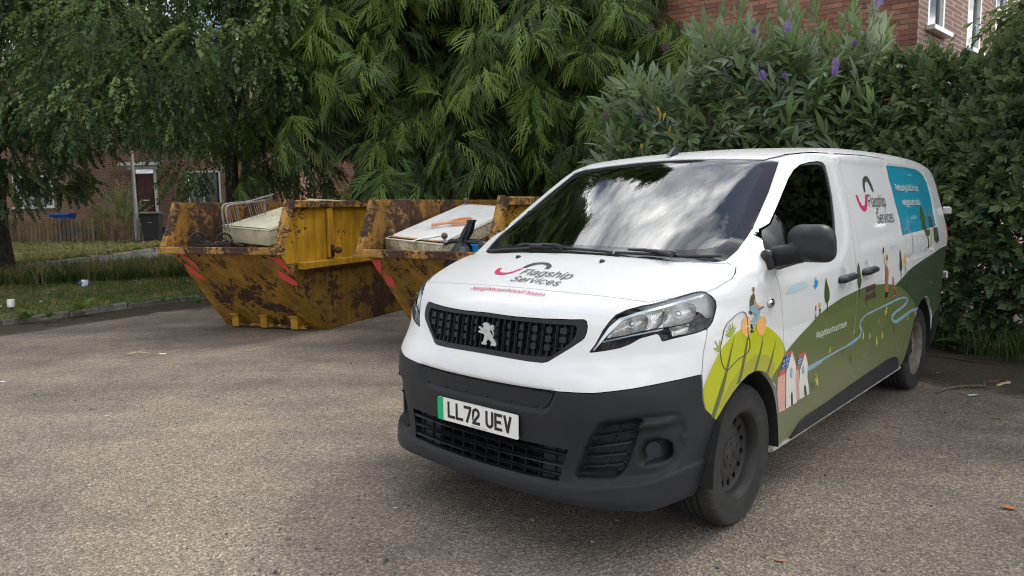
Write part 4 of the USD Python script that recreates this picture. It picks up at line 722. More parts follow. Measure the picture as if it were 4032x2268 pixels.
flap_ = np.array([(-.12 + .1 * t, 1.42 + .07 * s, 1.36 + .02 * math.sin(7 * t + 3 * s)) for t in np.linspace(0, 1, 6) for s in np.linspace(0, 1, 5)]) + [-.06, -.02, .0]
obj('torn_wadding', (flap_, np.array([[i * 5 + j, (i + 1) * 5 + j, (i + 1) * 5 + j + 1, i * 5 + j + 1] for i in range(5) for j in range(4)])), P('wadding', (.72, .70, .66), .95), mt, 60)
galv = mottled('grey_tube', (.20, .205, .21), (.33, .335, .34), 20.0, .38, metallic=.7)
fb = local_thing('folding_bed_frame', 'grey tubular folding bed frame leaning on the mattress', 'bed frame', S1_AT, S1_YAW)
hoop = [(-.40,1.2,1.30),(-.452,1.2,1.57),(-.44,1.2,1.615),(-.40,1.2,1.635),(.0,1.2,1.672),(.31,1.2,1.707),(.345,1.2,1.69),(.36,1.2,1.55),(.37,1.2,1.45)]
obj('frame_tube', tube(smooth_path(hoop, 4), .013, 8), galv, fb, 60); obj('frame_tube', tube(smooth_path([(x + .035, y - .03, z - .012) for x, y, z in hoop[:6]], 4), .011, 8), galv, fb, 60)
obj('long_rail', tube([(-.02,1.18,1.66),(.24,1.18,1.72),(.51,1.17,1.775)], .012, 8), galv, fb, 60)
for x in (-.36, -.325, -.26, -.21, -.185, .02, .06, .13, .17, .21, .27): obj('spring_wire', tube([(x - .02,1.19,1.635 + .09 * (x + .4)),(x + .015,1.16,1.36 + .20 * (x + .4))], .004, 5), galv, fb)
bike_black = P('toy_black', (.012, .012, .013), .4)
bk = local_thing('pushchair_frame', 'small folded pushchair frame with two black spoked wheels upturned in the skip', 'pushchair', S1_AT, S1_YAW)
def wheel_part(c, r, ax, parent):
    ax = np.array(ax, float); ax /= np.linalg.norm(ax); T = trimesh.geometry.align_vectors([0, 0, 1], ax)[:3, :3]; w = thing('pushchair_wheel', parent=parent)
    n = 54; v, q = lathe([(r * .76, -.014),(r * .80, -.022),(r * .92, -.024),(r, -.014),(r, .014),(r * .92, .024),(r * .80, .022),(r * .76, .014),(r * .76, -.014)], n, 'z'); v = v.reshape(9, n, 3); v[2:7, ::3, :2] *= .955
    obj('tyre', moved((v.reshape(-1, 3), q), T, c), rubber0, w, 30)
    obj('rim', moved(lathe([(r * .70, -.008),(r * .77, -.012),(r * .77, .012),(r * .70, .008),(r * .70, -.008)], 40, 'z'), T, c), bike_black, w, 40)
    sp = [moved(box(.015, r * .72, -.003, .003, -.004, .004), rotm([0, 0, 1], 360 / 9 * k)) for k in range(9)]; obj('spokes', [moved(s, T, c) for s in sp], bike_black, w); obj('hub', moved(trimesh.creation.cylinder(.02, .05, sections=14), T, c), bike_black, w, 40)
rubber0 = P('toy_tyre', (.016, .016, .017), .75)
wheel_part((-.66, 1.42, 1.20), .100, (.55, .75, .12), bk); wheel_part((-.52, 1.13, 1.185), .098, (.62, .70, .10), bk)
for q in ([(-.66,1.42,1.20),(-.70,1.27,1.155),(-.72,1.10,1.150),(-.72,.92,1.17)], [(-.50,1.10,1.19),(-.62,.98,1.18),(-.70,.86,1.165),(-.66,.70,1.12)], [(-.74,1.28,1.13),(-.74,1.05,1.135),(-.74,.88,1.15)], [(-.69,.95,1.16),(-.60,.80,1.15)]): obj('frame_tube', tube(smooth_path(q, 4), .011, 8), bike_black, bk, 60)
for x, y, z in ((-.71,1.22,1.16),(-.73,1.05,1.155),(-.72,.93,1.175),(-.70,.86,1.175)): obj('joint', box(x - .022, x + .022, y - .028, y + .028, z - .022, z + .024, .008), bike_black, bk); obj('rivet', moved(trimesh.creation.icosphere(1, .007), t=(x - .024, y, z + .01)), galv, bk)
obj('fabric_scrap', [tube([(-.71,1.0,1.165),(-.72,.93,1.15),(-.71,.86,1.16)], .012, 6)], P('toy_red', (.28, .012, .02), .8), bk)

white_cloth = usdkit.material(stage, L('base_cloth'), {'tc': ('texture_coordinate', {}), 'w': ('wave_texture', {'scale': 18.0, 'distortion': 1.0, 'bands_direction': 'y'}), 'w2': ('wave_texture', {'scale': 26.0, 'bands_direction': 'x', 'distortion': .5}), 'mu': ('math', {'math_type': 'multiply'}), 'n': ('noise_texture', {'scale': 2.4, 'detail': 9.0, 'roughness': .7}),
    'r': ('rgb_ramp', {'ramp': [(.40, (.76, .76, .75)), (.60, (.66, .65, .63)), (.78, (.36, .33, .29))]}), 'm': ('mix', {'mix_type': 'multiply', 'fac': .16}), 'b': ('bump', {'strength': .35, 'distance': .006}), 'p': ('principled_bsdf', {'roughness': .75})},
    [('tc.object', 'w.vector'), ('tc.object', 'w2.vector'), ('w.fac', 'mu.value1'), ('w2.fac', 'mu.value2'), ('tc.object', 'n.vector'), ('n.fac', 'r.fac'), ('r.color', 'm.color1'), ('mu.value', 'm.color2'), ('m.color', 'p.base_color'), ('mu.value', 'b.height'), ('b.normal', 'p.normal')], surface='p.BSDF')
floral = usdkit.material(stage, L('floral_border'), {'tc': ('texture_coordinate', {}), 'w': ('noise_texture', {'scale': 11.0, 'detail': 2.0, 'distortion': 2.5}), 'r': ('rgb_ramp', {'ramp': [(.50, (.50, .45, .32)), (.54, (.27, .22, .12)), (.60, (.27, .22, .12)), (.64, (.48, .43, .31))]}), 'n': ('noise_texture', {'scale': 4.0, 'detail': 8.0}), 's': ('rgb_ramp', {'ramp': [(.5, (0, 0, 0)), (.75, (.9, .9, .9))]}), 'm': ('mix', {'color2': (.11, .085, .05)}), 'p': ('principled_bsdf', {'roughness': .8})},
    [('tc.object', 'w.vector'), ('w.fac', 'r.fac'), ('tc.object', 'n.vector'), ('n.fac', 's.fac'), ('s.color', 'm.fac'), ('r.color', 'm.color1'), ('m.color', 'p.base_color')], surface='p.BSDF')
bb = local_thing('bed_base', 'upturned white divan bed base with brown castors, tilted in the skip beside the van', 'bed base', S2_AT, S2_YAW)
Cb = [np.array(p) for p in ((-.62,1.60),(-.80,.66),(.66,.62),(.90,1.585))]; zt2 = lambda x, y: 1.385 + .25 * x
a_, b_, c_, e_ = soft_slab(Cb, zt2, .15, seed=5, bulge=-.012)
obj('base_top', (a_[0], a_[1]), white_cloth, bb, 50); obj('base_border', b_, floral, bb, 40); obj('base_underside', c_, floral, bb); obj('base_edging', tube(e_, .010, 6), P('base_edging', (.60, .57, .48), .7), bb, 60)
rail = [np.r_[Cb[0] * (1 - t) + Cb[1] * t + [.055, 0], 0] for t in np.linspace(.05, .93, 2)]
for r_ in rail: r_[2] = zt2(r_[0], r_[1]) + .006
obj('wooden_rail', sweep_box(rail[0], rail[1], .075, .012, (0, 0, 1)), mottled('bare_wood', (.36, .20, .09), (.46, .28, .13), 9.0, .7), bb)
brown = P('castor_brown', (.10, .062, .045), .3)
for x, y in ((-.585, 1.545), (-.71, .70), (.85, 1.53)):
    cs = thing('castor', parent=bb); z = zt2(x, y); obj('castor_ball', moved(trimesh.creation.icosphere(2, .036), t=(x, y, z + .058)), brown, cs, 60); obj('castor_stem', tube([(x, y, z - .01), (x, y, z + .04)], .012, 8), galv, cs, 60)
obj('green_mark', (lambda g: (np.c_[np.full(len(g[0]), 0) + g[0][:, 0], np.full(len(g[0]), .632), g[0][:, 1]], g[1]))(plan_mesh(Polygon([(-.62 + .028 * (1 if k % 2 else .5) * math.cos(k * .7), 1.15 + .03 * (1 if k % 2 else .5) * math.sin(k * .7)) for k in range(9)]), .5)), P('green_print', (.02, .22, .12), .6), bb)
rk = thing('racket', 'orange plastic toy racket lying on the white bed base', 'racket', in_skip(S2_AT, S2_YAW, (-.13, 1.16, zt2(-.13, 1.16) + .014)), S2_YAW)
Rt = 1.12 * rotm([0, 1, 0], -14) @ rotm([0, 0, 1], -62)
rk_m = mottled('racket_orange', (.62, .25, .11), (.70, .33, .17), 12.0, .45)
th = np.linspace(0, 2 * math.pi, 41); el = Polygon([(.20 + .115 * math.cos(a), .088 * math.sin(a)) for a in th]); 
R_ = lambda m: moved(m, Rt)
obj('racket_frame', R_(prism(el.difference(el.buffer(-.012)), 0, .030)), rk_m, rk)
obj('racket_strings', [R_(prism(LineString([(x, -.1), (x, .1)]).buffer(.004).intersection(el), .010, .018)) for x in np.linspace(.10, .30, 11)] + [R_(prism(LineString([(.08, y), (.32, y)]).buffer(.002).intersection(el), .012, .016)) for y in (-.05, -.017, .017, .05)], rk_m, rk)
obj('racket_handle', R_(tube([(.095, 0, .014), (.04, 0, .014), (-.05, 0, .014), (-.115, 0, .014)], [.017, .013, .015, .019], 12)), rk_m, rk, 60)
obj('handle_socket', R_(tube([(-.1145, 0, .014), (-.1165, 0, .014)], .013, 12)), P('dark_red', (.22, .03, .015), .6), rk)
rb = thing('white_band', 'white plastic band standing beside the orange toy racket', 'plastic scrap', in_skip(S2_AT, S2_YAW, (-.12, 1.24, zt2(-.12, 1.24) + .004)), S2_YAW + .5)
obj('band', tube([(.04 * math.cos(a), .012, .004 + .055 * math.sin(a)) for a in np.linspace(0, math.pi, 14)], .012, 8), P('white_plastic', (.72, .73, .75), .4), rb, 60)
ws = thing('white_strip', 'white paper strip lying across the front edge of the bed base', 'paper', in_skip(S2_AT, S2_YAW, (-.72, 1.10, zt2(-.72, 1.1) + .016)), S2_YAW)
sv = np.array([(t * .30 - .06, -.22 * t + (.022 + .012 * t) * s, .25 * (t * .30 - .06) + .006 * math.sin(4 * t)) for t in np.linspace(0, 1, 8) for s in (-1, 1)]); obj('strip', (sv, np.array([[2 * i, 2 * i + 2, 2 * i + 3, 2 * i + 1] for i in range(7)])), P('strip_white', (.78, .78, .76), .6), ws)
bag_m = usdkit.material(stage, L('bin_bag'), {'tc': ('texture_coordinate', {}), 'n': ('noise_texture', {'scale': 22.0, 'detail': 4.0, 'distortion': 1.0}), 'b': ('bump', {'strength': .8, 'distance': .012}), 'p': ('principled_bsdf', {'base_color': (.012, .012, .014), 'roughness': .28})}, [('tc.object', 'n.vector'), ('n.fac', 'b.height'), ('b.normal', 'p.normal')], surface='p.BSDF')
bg = thing('bin_bag', 'knotted black bin bag beside the white bed base', 'bin bag', in_skip(S2_AT, S2_YAW, (-.74, .44, .90)), S2_YAW)
n_, m_ = 15, 26; rows = []
for i, (z, r) in enumerate([(0,.05),(.01,.14),(.07,.19),(.14,.185),(.20,.15),(.25,.105),(.285,.062),(.305,.036),(.32,.032),(.345,.045),(.39,.05),(.45,.045),(.50,.036),(.53,.044),(.535,.02)]):
    a = np.arange(m_) * 2 * math.pi / m_; rr_ = r * (1 + (.10 if z < .3 else .30) * np.sin(a * 7 + z * 9) + .07 * np.sin(a * 3 + i)); lean = max(0, z - .30); rows.append(np.c_[rr_ * np.cos(a) + lean * .22, rr_ * np.sin(a) - lean * .38, np.full(m_, z)])
k = np.arange(m_); obj('bag_body', (np.vstack(rows), np.vstack([np.stack([i * m_ + k, i * m_ + (k + 1) % m_, (i + 1) * m_ + (k + 1) % m_, (i + 1) * m_ + k], 1) for i in range(n_ - 1)])), bag_m, bg, 70)
obj('bag_ear', tube(smooth_path([(0, .02, .31), (-.02, .12, .315), (-.03, .20, .285), (-.05, .24, .31)], 4), np.linspace(.030, .012, 13), 8), bag_m, bg, 60)
obj('bag_ear', tube(smooth_path([(0, -.02, .31), (.03, -.14, .30), (.05, -.28, .27), (.05, -.40, .25)], 4), np.linspace(.030, .05, 13), 8), bag_m, bg, 60)
bs = thing('blue_tub', 'bright blue plastic tub behind the black bin bag', 'tub', in_skip(S2_AT, S2_YAW, (-.62, .20, .97)), S2_YAW)
obj('tub_body', lathe([(.0,.0),(.15,.0),(.155,.02),(.175,.20),(.19,.205),(.19,.22),(.168,.215),(.15,.03),(.0,.02)], 40, 'z'), mottled('tub_blue', (.01, .20, .50), (.015, .26, .58), 6.0, .35), bs, 40)

TR = dict(
    st1=[182,944,215,873,242,787,283,695,325,601,299,584,246,698,222,794,205,872],
    st2=[74,917,96,841,119,752,144,708,112,709,95,748,76,833,66,909],
    st3=[-79,904,-55,832,-9,740,-35,738,-68,820,-79,869],
    st4=[-237,874,-196,800,-145,705,-164,697,-203,768,-217,828],
    house1_pink=[-288,663,-392,666,-453,461,-356,465,-302,569],
    house1_roof=[-352,761,-349,772,-445,775,-482,737,-533,675,-526,674,-446,765,-397,686,-397,667,-291,664,-314,693],
    house1_white=[-445,766,-526,674,-530,606,-592,468,-446,466,-394,659,-403,690],
    house1_solar=[-339,758,-436,758,-410,690,-319,690],
    house1_win=[-453,626,-440,662,-444,680,-457,683,-472,672,-487,623],
    house1_door=[-515,467,-493,523,-491,546,-503,546,-516,530,-541,467],
    house2_pink=[-527,654,-575,654,-593,565,-632,476,-593,474,-530,606],
    house2_roof=[-544,721,-548,734,-633,736,-668,700,-700,657,-686,663,-638,728,-588,663,-575,654,-532,653,-533,678],
    house2_white=[-638,728,-691,662,-709,583,-775,478,-632,476,-593,565,-585,646],
    house2_solar=[-538,717,-613,721,-590,673,-533,675],
    house2_win=[-619,617,-609,651,-617,663,-632,664,-644,653,-653,617],
    house2_door=[-701,479,-676,525,-674,546,-686,547,-708,528,-736,478],
    road=[-815,642,-1018,655,-1309,661,-1449,676,-1556,685,-1599,703,-1560,732,-1549,756,-1568,789,-1633,807,-1732,816,-1992,825,-2223,833,-2398,839,-2549,834,-2652,818,-2702,795,-2691,775,-2622,754,-2478,737,-2373,727,-2327,707,-2353,686,-2410,679,-2555,689,-2724,703,-2863,711,-3037,700,-3014,679,-2896,682,-2775,678,-2587,659,-2459,653,-2383,657,-2311,682,-2281,710,-2288,737,-2379,754,-2522,765,-2619,783,-2661,799,-2615,814,-2516,822,-2333,821,-2094,813,-1810,806,-1678,802,-1604,786,-1573,766,-1580,747,-1628,718,-1610,689,-1603,671,-1471,651,-1262,649,-932,637,-913,625,-708,613,-691,645,-978,651],
    tree1=[-893,1108,-915,1077,-945,1043,-960,1011,-957,980,-924,962,-895,974,-878,1003,-875,1035,-882,1072],
    tree1t=[-919,986,-928,985,-938,915,-927,916],
    tree2=[-1457,1155,-1480,1131,-1500,1096,-1512,1065,-1532,1033,-1513,996,-1496,988,-1471,1000,-1449,1040,-1454,1074,-1440,1113],
    tree2t=[-1491,989,-1505,988,-1511,944,-1497,946],
    tree3=[-2396,1181,-2424,1150,-2445,1099,-2464,1063,-2454,1029,-2431,1020,-2403,1038,-2387,1078,-2394,1112,-2383,1152],
    tree3t=[-2427,1021,-2442,1020,-2448,982,-2433,983],
    tree4=[-2520,1149,-2546,1123,-2572,1091,-2562,1066,-2538,1059,-2506,1070,-2491,1101,-2504,1130],
    tree4t=[-2532,1059,-2546,1058,-2560,1003,-2548,1004],
    bench=[-1623,989,-1823,994,-1828,959,-1635,954],
    bench2=[-1634,934,-1837,939,-1849,903,-1626,901],
    bench_l1=[-1638,953,-1648,953,-1666,868,-1656,869],
    bench_l2=[-1797,958,-1808,957,-1824,871,-1814,872],
    w_hair=[-1990,1216,-2009,1213,-2006,1197,-1987,1175,-1972,1178,-1978,1203],
    w_face=[-2004,1206,-2014,1196,-2012,1178,-1996,1177],
    w_top=[-1995,1165,-2034,1149,-2036,1177,-2056,1180,-2088,1163,-2100,1126,-2078,1090,-2036,1095,-2009,1127],
    w_bag=[-2064,1159,-2088,1160,-2087,1132,-2059,1122,-2050,1139],
    w_trousers=[-2036,1093,-2078,1088,-2116,1049,-2117,1002,-2125,915,-2105,908,-2048,918,-2049,989],
    w_shoes=[-2062,912,-2113,909,-2131,891,-2107,872,-2066,876],
    dog=[-2200,1020,-2231,992,-2250,1005,-2251,976,-2278,940,-2331,906,-2336,861,-2261,861,-2255,903,-2238,948,-2227,983],
    dog_dark=[-2285,910,-2314,900,-2324,869,-2279,871,-2274,899],
    cyc_hair=[21,1137,14,1138,8,1133,11,1126,18,1122,23,1116,26,1125],
    cyc_face=[10,1130,4,1121,9,1113,14,1110,18,1105,21,1111,18,1122],
    cyc_shirt=[20,1110,9,1100,7,1085,17,1076,15,1057,49,1051,49,1075,40,1098],
    cyc_arm=[14,1083,4,1085,-9,1062,-39,1044,-59,1039,-57,1031,-44,1029,-5,1043],
    cyc_legs=[49,1052,17,1057,-5,1043,-28,1026,-36,1013,-29,989,21,964,50,967,45,986,2,1007,29,1020,47,1032],
    cyc_leg2=[31,962,16,958,20,944,40,949],
    cyc_shoe=[52,970,40,971,27,952,35,946,52,958],
    cyc_shoe2=[49,946,30,941,14,930,47,933],
    cyc_seat=[60,1034,47,1032,32,1016,39,1013,57,1021],
    cyc_bar=[-29,1031,-72,1042,-75,1035,-33,1025],
    cyc_w1=[84,1012,63,1007,45,988,43,964,54,936,72,917,95,920,123,941,132,961,121,988,107,1005],
    cyc_w2=[-65,997,-92,987,-107,965,-101,936,-81,908,-61,902,-33,913,-11,938,-7,967,-18,988,-39,998],
    cyc_f1=[-56,996,-62,995,-58,949,-51,950],
    cyc_f2=[63,1005,58,1003,83,969,21,959,20,954,94,963],
    plant1=[225,933,258,953,232,950,252,973,222,953,233,991,213,957,215,1001,203,960,193,1003,192,959,177,996,186,963,166,977,183,953,209,935],
    plant2=[305,881,341,900,333,904,308,896,332,931,324,932,300,899,294,937,289,920,293,884],
    grassy=[-895,496,-818,562,-868,535,-823,597,-875,540,-865,584,-904,504],
    grassy2=[-827,489,-751,549,-799,524,-782,560,-816,521,-835,526,-842,492],
    cloud1=[-343,1067,-347,1085,-371,1097,-394,1088,-412,1111,-439,1112,-458,1099,-467,1114,-500,1113,-515,1105,-529,1116,-558,1114,-578,1101,-597,1109,-621,1096,-622,1081,-459,1074],
    cloud2=[-2142,1197,-2158,1215,-2195,1222,-2218,1214,-2247,1223,-2280,1216,-2312,1217,-2312,1200],
    bird=[-738,1124,-747,1105,-769,1097,-775,1089,-770,1079,-756,1067,-735,1060,-716,1067,-728,1075,-700,1076,-695,1082,-726,1081,-716,1108,-733,1104],
    tulip=[-747,971,-757,967,-758,940,-751,935,-743,942,-740,968],
    flower=[-807,979,-824,971,-826,955,-810,947,-794,959,-793,974],
    tulip_s=[-729,938,-750,907,-748,936,-756,906,-765,934,-761,902,-761,871,-744,904],
    flower_s=[-806,948,-815,947,-827,940,-822,921,-815,910,-804,927],
    reed=[-2119,814,-2144,808,-2139,765,-2127,739,-2101,784,-2120,781],
    dots=[-2956,1039,-2913,1008,-3027,970,-3051,1017,-3179,986,-2735,964,-2866,977,-3029,913,-3063,910,-3217,969,-2648,950,-2561,947,-2743,924,-2703,891,-2895,898,-2988,876,-2838,855,-2950,839,-3071,833,-2738,851,-2800,824,-2955,781,-2893,801,-3034,751,-2377,936,-2476,952,-2599,911,-3202,934,-3113,1045,-2808,1013,-2668,1005,-2785,968],
    teal=[-2502,1775,-3012,1776,-3318,1771,-3457,1754,-3561,1721,-3620,1670,-3636,1553,-3602,1397,-3587,1317,-3569,1313,-3172,1295,-2524,1275,-2541,1478,-2539,1641],
    arc_grey=[-1868,1578,-1871,1621,-1895,1658,-1938,1679,-1987,1687,-2026,1681,-2057,1655,-2080,1619,-2085,1582,-2049,1582,-2026,1618,-1997,1646,-1975,1651,-1939,1643,-1909,1612,-1900,1580],
    arc_pink=[-1678,1558,-1711,1560,-1729,1520,-1760,1495,-1787,1487,-1829,1499,-1856,1530,-1869,1562,-1898,1563,-1895,1530,-1872,1489,-1836,1464,-1794,1453,-1750,1460,-1708,1490,-1685,1525],
    arrow_tree=[-3241,1492,-3281,1440,-3300,1378,-3269,1372,-3252,1292,-3133,1293,-3161,1375,-3132,1381],
    arrow_low=[-3170,1292,-3319,1290,-3292,1246,-3245,1246,-3249,1144,-3223,1145,-3219,1247,-3169,1249],
    man=[-3427,1397,-3486,1399,-3535,1360,-3521,1309,-3388,1304,-3381,1338],
    man_legs=[-3355,1295,-3437,1293,-3378,1213,-3358,1169,-3277,1167,-3342,1227],
    man2=[-3455,1298,-3590,1301,-3609,1190,-3531,1174,-3433,1204],
    man_head=[-3440,1464,-3463,1451,-3435,1419,-3450,1400,-3414,1398,-3409,1426],
    cloud3=[-3051,1710,-3075,1722,-3142,1730,-3198,1725,-3202,1706],
    cloud4=[-2853,1378,-2886,1401,-2959,1412,-3047,1404,-3046,1383],
    mill=[-2799,1444,-2773,1389,-2744,1326,-2756,1279,-2729,1280,-2718,1327],
    mill_b=[-2728,1325,-2660,1306,-2603,1302,-2672,1325],
    mill_low=[-2764,1273,-2773,1133,-2753,1134,-2752,1274],
    kite=[-3388,1689,-3404,1673,-3420,1648,-3371,1647],
    halo=[405,745,368,826,296,899,216,948,131,979,59,985,-19,978,-105,960,-175,934,-252,895,-328,837,-372,777,-242,881,-117,940,1,966,105,960,175,947,273,900,347,828],
    cup_front=[-1214,1131,-1264,1109,-1280,1074,-1276,1042,-1221,1028,-1169,1051,-1154,1085,-1164,1120],
    cup_slide=[-1649,1144,-1700,1127,-1721,1092,-1714,1053,-1668,1040,-1618,1061,-1593,1102,-1606,1136],
    drops=[-1450,753,-1032,704,-1655,707,-1789,681,-1963,628,-2076,650,-1973,741,-2741,677,-1959,627],
    drops_b=[-1457,714,-1039,663,-1658,647,-1808,633,-1992,562,-2108,594,-1978,714,-2755,634,-1975,589],
    ddrops=[-1440,588,-1276,645,-1758,747,-2367,663,-2232,689,-2831,699,-2102,677,-1754,746],
    ddrops_b=[-1471,527,-1289,608,-1762,717,-2401,599,-2247,653,-2863,643,-2113,649,-1760,718],
    logo_pink=[399,-282,434,-273,465,-249,485,-214,485,-165,463,-130,433,-115,403,-103,407,-126,441,-139,460,-166,458,-205,440,-236,419,-250,401,-252],
    logo_grey=[395,-123,354,-118,326,-99,315,-55,319,-10,341,28,365,49,394,55,397,27,373,23,350,2,339,-30,345,-57,363,-79,395,-94],
    lion=[13,985,25,982,39,974,45,964,44,955,42,946,48,941,56,931,62,926,63,936,59,946,50,954,45,970,51,977,59,975,66,956,60,957,57,967,50,967,56,956,64,946,66,929,59,923,70,913,81,902,87,888,79,884,55,886,56,893,63,894,47,907,34,913,28,903,24,897,29,889,25,885,-2,885,-1,894,8,898,9,910,12,927,7,933,-17,936,-29,937,-26,945,-8,947,-2,945,-16,951,-30,959,-26,964,-4,956,15,945,17,952,4,953,-2,961,6,968,-6,974,-2,980],
    hl=[730,541,903,714,560,935,688,582,996,666,599,1031,642,614,1057,605,645,1077,554,690,1093,528,716,1098,439,775,1119,351,820,1138,321,838,1141,308,853,1137,292,875,1120,279,887,1099,277,891,1075,295,893,1043,322,896,1012,342,895,998,365,892,987,424,879,977,526,825,962,563,795,951,568,791,955,573,782,978,580,775,983,625,724,965,650,694,942,674,660,925,706,603,910,729,547,899],
    hl_strip=[724,552,910,707,573,945,675,605,1008,643,635,1044,591,694,1069,496,770,1095,393,824,1117,318,855,1130,339,855,1118,401,829,1108,505,775,1086,595,704,1061,644,647,1033,673,620,997,691,600,968,705,582,941,722,561,909],
    hl_chrome=[707,575,942,697,596,951,653,677,974,572,778,1002,556,793,1004,557,793,999,573,778,994,655,678,966,698,597,945],
    hl_low=[691,604,961,673,620,997,646,648,1030,613,689,1050,597,702,1059,583,727,1056,586,737,1044,601,742,1007,609,736,996,653,676,977],
    hl_mid=[597,702,1061,563,734,1071,518,772,1079,527,781,1061,553,784,1031,573,775,1007,607,739,997,600,744,1007,585,738,1044,582,729,1056],
    hl_high=[515,774,1080,472,794,1092,422,821,1101,389,844,1092,382,853,1077,400,858,1046,433,858,1026,487,840,1017,531,813,1011,571,777,1005,551,786,1031,527,781,1061],
    hl_fog=[535,811,1005,452,857,1014,454,862,999,474,858,978,528,823,969,533,818,986],
)
# ================================================================== the van
# van frame: x forward from the front axle, y to the van's left, z up from the ground
VAN_AT, VAN_YAW = (0.408, 3.882, 0.0), math.radians(-131.988)
PROF = [(.70,.10),(.82,.12),(.868,.24),(.883,.285),(.875,.335),(.862,.42),(.862,.55),(.868,.66),(.866,.74),(.848,.80),(.815,.86),(.803,.94),(.79,1.02),(.765,1.07),(.71,1.10),(.62,1.13),(.45,1.187),(.28,1.24),(.15,1.268),(.13,1.262),
 (-.30,1.503),(-.75,1.755),(-.84,1.798),(-.95,1.826),(-1.1,1.848),(-1.4,1.875),(-2.0,1.902),(-3.0,1.91),(-3.7,1.893),(-3.92,1.865),(-4.0,1.81),(-4.025,1.7),(-4.055,1.4),(-4.1,1.0),(-4.11,.7),(-4.10,.42),(-4.08,.2),(-3.9,.12),(-2.5,.10),(-.6,.10)]
def _chaikin(p, n=2):
    p = np.array(p)
    for _ in range(n):
        q = np.roll(p, -1, 0); p = np.stack([.8 * p + .2 * q, .2 * p + .8 * q], 1).reshape(-1, 2)
    return p
_pp = _chaikin(PROF); GH, GX0, GZ0 = .008, -4.4, 0.0
def _profile_field():
    gx, gz = np.arange(GX0, 1.25, GH), np.arange(GZ0, 2.2, GH); seg = []
    for a, b in zip(_pp, np.roll(_pp, -1, 0)):
        n = max(2, int(np.hypot(*(b - a)) / .002)); seg.append(a + (b - a) * np.linspace(0, 1, n, endpoint=False)[:, None])
    G = np.stack(np.meshgrid(gx, gz, indexing='ij'), -1).reshape(-1, 2); d, _ = cKDTree(np.vstack(seg)).query(G)
    pl = Polygon(_pp); shapely.prepare(pl); ins = shapely.contains_xy(pl, G[:, 0], G[:, 1])
    return gaussian_filter(np.where(ins, -d, d).reshape(len(gx), len(gz)), 1.2)
SD = _profile_field()
_wz = PchipInterpolator([0,.15,.3,.45,.7,.95,1.1,1.2,1.3,1.5,1.75,1.9,2.2],[.86,.875,.905,.924,.944,.956,.955,.95,.935,.888,.822,.782,.70])
_az = PchipInterpolator([0,.55,.75,.95,1.05,1.12,1.27,1.5,1.76,1.85,2.3],[.12,.14,.19,.29,.32,.23,.19,.15,.10,.06,.05])
_kz = lambda z: np.interp(z, [.2,.35,.9,1.05,1.2,1.35,1.7,1.9], [.26,.30,.30,.2,.07,.06,.08,.15])

def _mask_grid(u0, u1, v0, v1, h, items):
    """sum of depths over blurred polygons on a grid"""
    gu, gw = np.arange(u0, u1, h), np.arange(v0, v1, h); G = np.stack(np.meshgrid(gu, gw, indexing='ij'), -1).reshape(-1, 2); out = np.zeros((len(gu), len(gw)))
    for poly, depth, blur in items:
        pl = Polygon(poly).buffer(0); shapely.prepare(pl)
        out += depth * gaussian_filter(shapely.contains_xy(pl, G[:, 0], G[:, 1]).reshape(out.shape).astype(float), blur / h)
    return out
RECESS = [(-1.483,1.70),(-1.49,1.75),(-1.53,1.768),(-1.93,1.772),(-2.50,1.775),(-2.539,1.641),(-2.541,1.478),(-2.526,1.276),(-1.996,1.258),(-1.55,1.239),(-1.515,1.26),(-1.509,1.343),(-1.494,1.559)]
RECESS2 = [(-2.53,1.774),(-3.012,1.776),(-3.318,1.771),(-3.457,1.754),(-3.561,1.721),(-3.62,1.67),(-3.636,1.553),(-3.61,1.397),(-3.59,1.32),(-3.57,1.314),(-3.172,1.295),(-2.554,1.272)]
SWAGE = [(-.10,1.15),(-.356,1.146),(-.756,1.151),(-1.064,1.171),(-1.166,1.198),(-1.27,1.276),(-1.325,1.358),(-1.345,1.437),(-1.35,1.585),(-1.345,1.711),(-1.30,1.785),(-.95,1.785),(-.75,1.72),(-.45,1.53),(-.25,1.38)]
GLASS = [(-.350,1.418),(-.588,1.568),(-.714,1.646),(-.806,1.696),(-.888,1.724),(-1.012,1.742),(-1.16,1.754),(-1.225,1.748),(-1.249,1.727),(-1.255,1.657),(-1.242,1.545),(-1.204,1.428),(-1.162,1.335),(-1.11,1.277),(-1.027,1.233),(-.912,1.213),(-.677,1.208),(-.488,1.203),(-.354,1.196),(-.287,1.192),(-.231,1.202),(-.182,1.231),(-.165,1.268),(-.185,1.311),(-.224,1.346),(-.285,1.39)]
GLASS_CLEAR = [(-.43,1.48),(-.488,1.52),(-.683,1.642),(-.784,1.69),(-.881,1.719),(-1.019,1.732),(-1.139,1.735),(-1.193,1.724),(-1.215,1.69),(-1.205,1.54),(-1.165,1.43),(-1.12,1.335),(-1.07,1.275),(-1.0,1.245),(-.918,1.234),(-.68,1.228),(-.42,1.225),(-.41,1.3)]
cup = lambda n: [(x / 1000, z / 1000) for x, z in zip(TR[n][::2], TR[n][1::2])]
SIDE = _mask_grid(-4.2, .7, .1, 2.0, .008, [(RECESS, .014, .011), (RECESS2, .014, .011), (SWAGE, .012, .016), (cup('cup_front'), .022, .010), (cup('cup_slide'), .022, .010),
    ([(-2.58,1.117),(-3.40,1.15),(-3.42,1.145),(-3.42,1.128),(-2.58,1.098)], .02, .004), ([(-2.57,1.206),(-3.3,1.230),(-3.3,1.226),(-2.57,1.202)], .008, .004)])
VENT = [(-.06,.731),(.434,.733),(.424,.702),(.403,.658),(.375,.641),(.17,.642),(-.06,.643)]
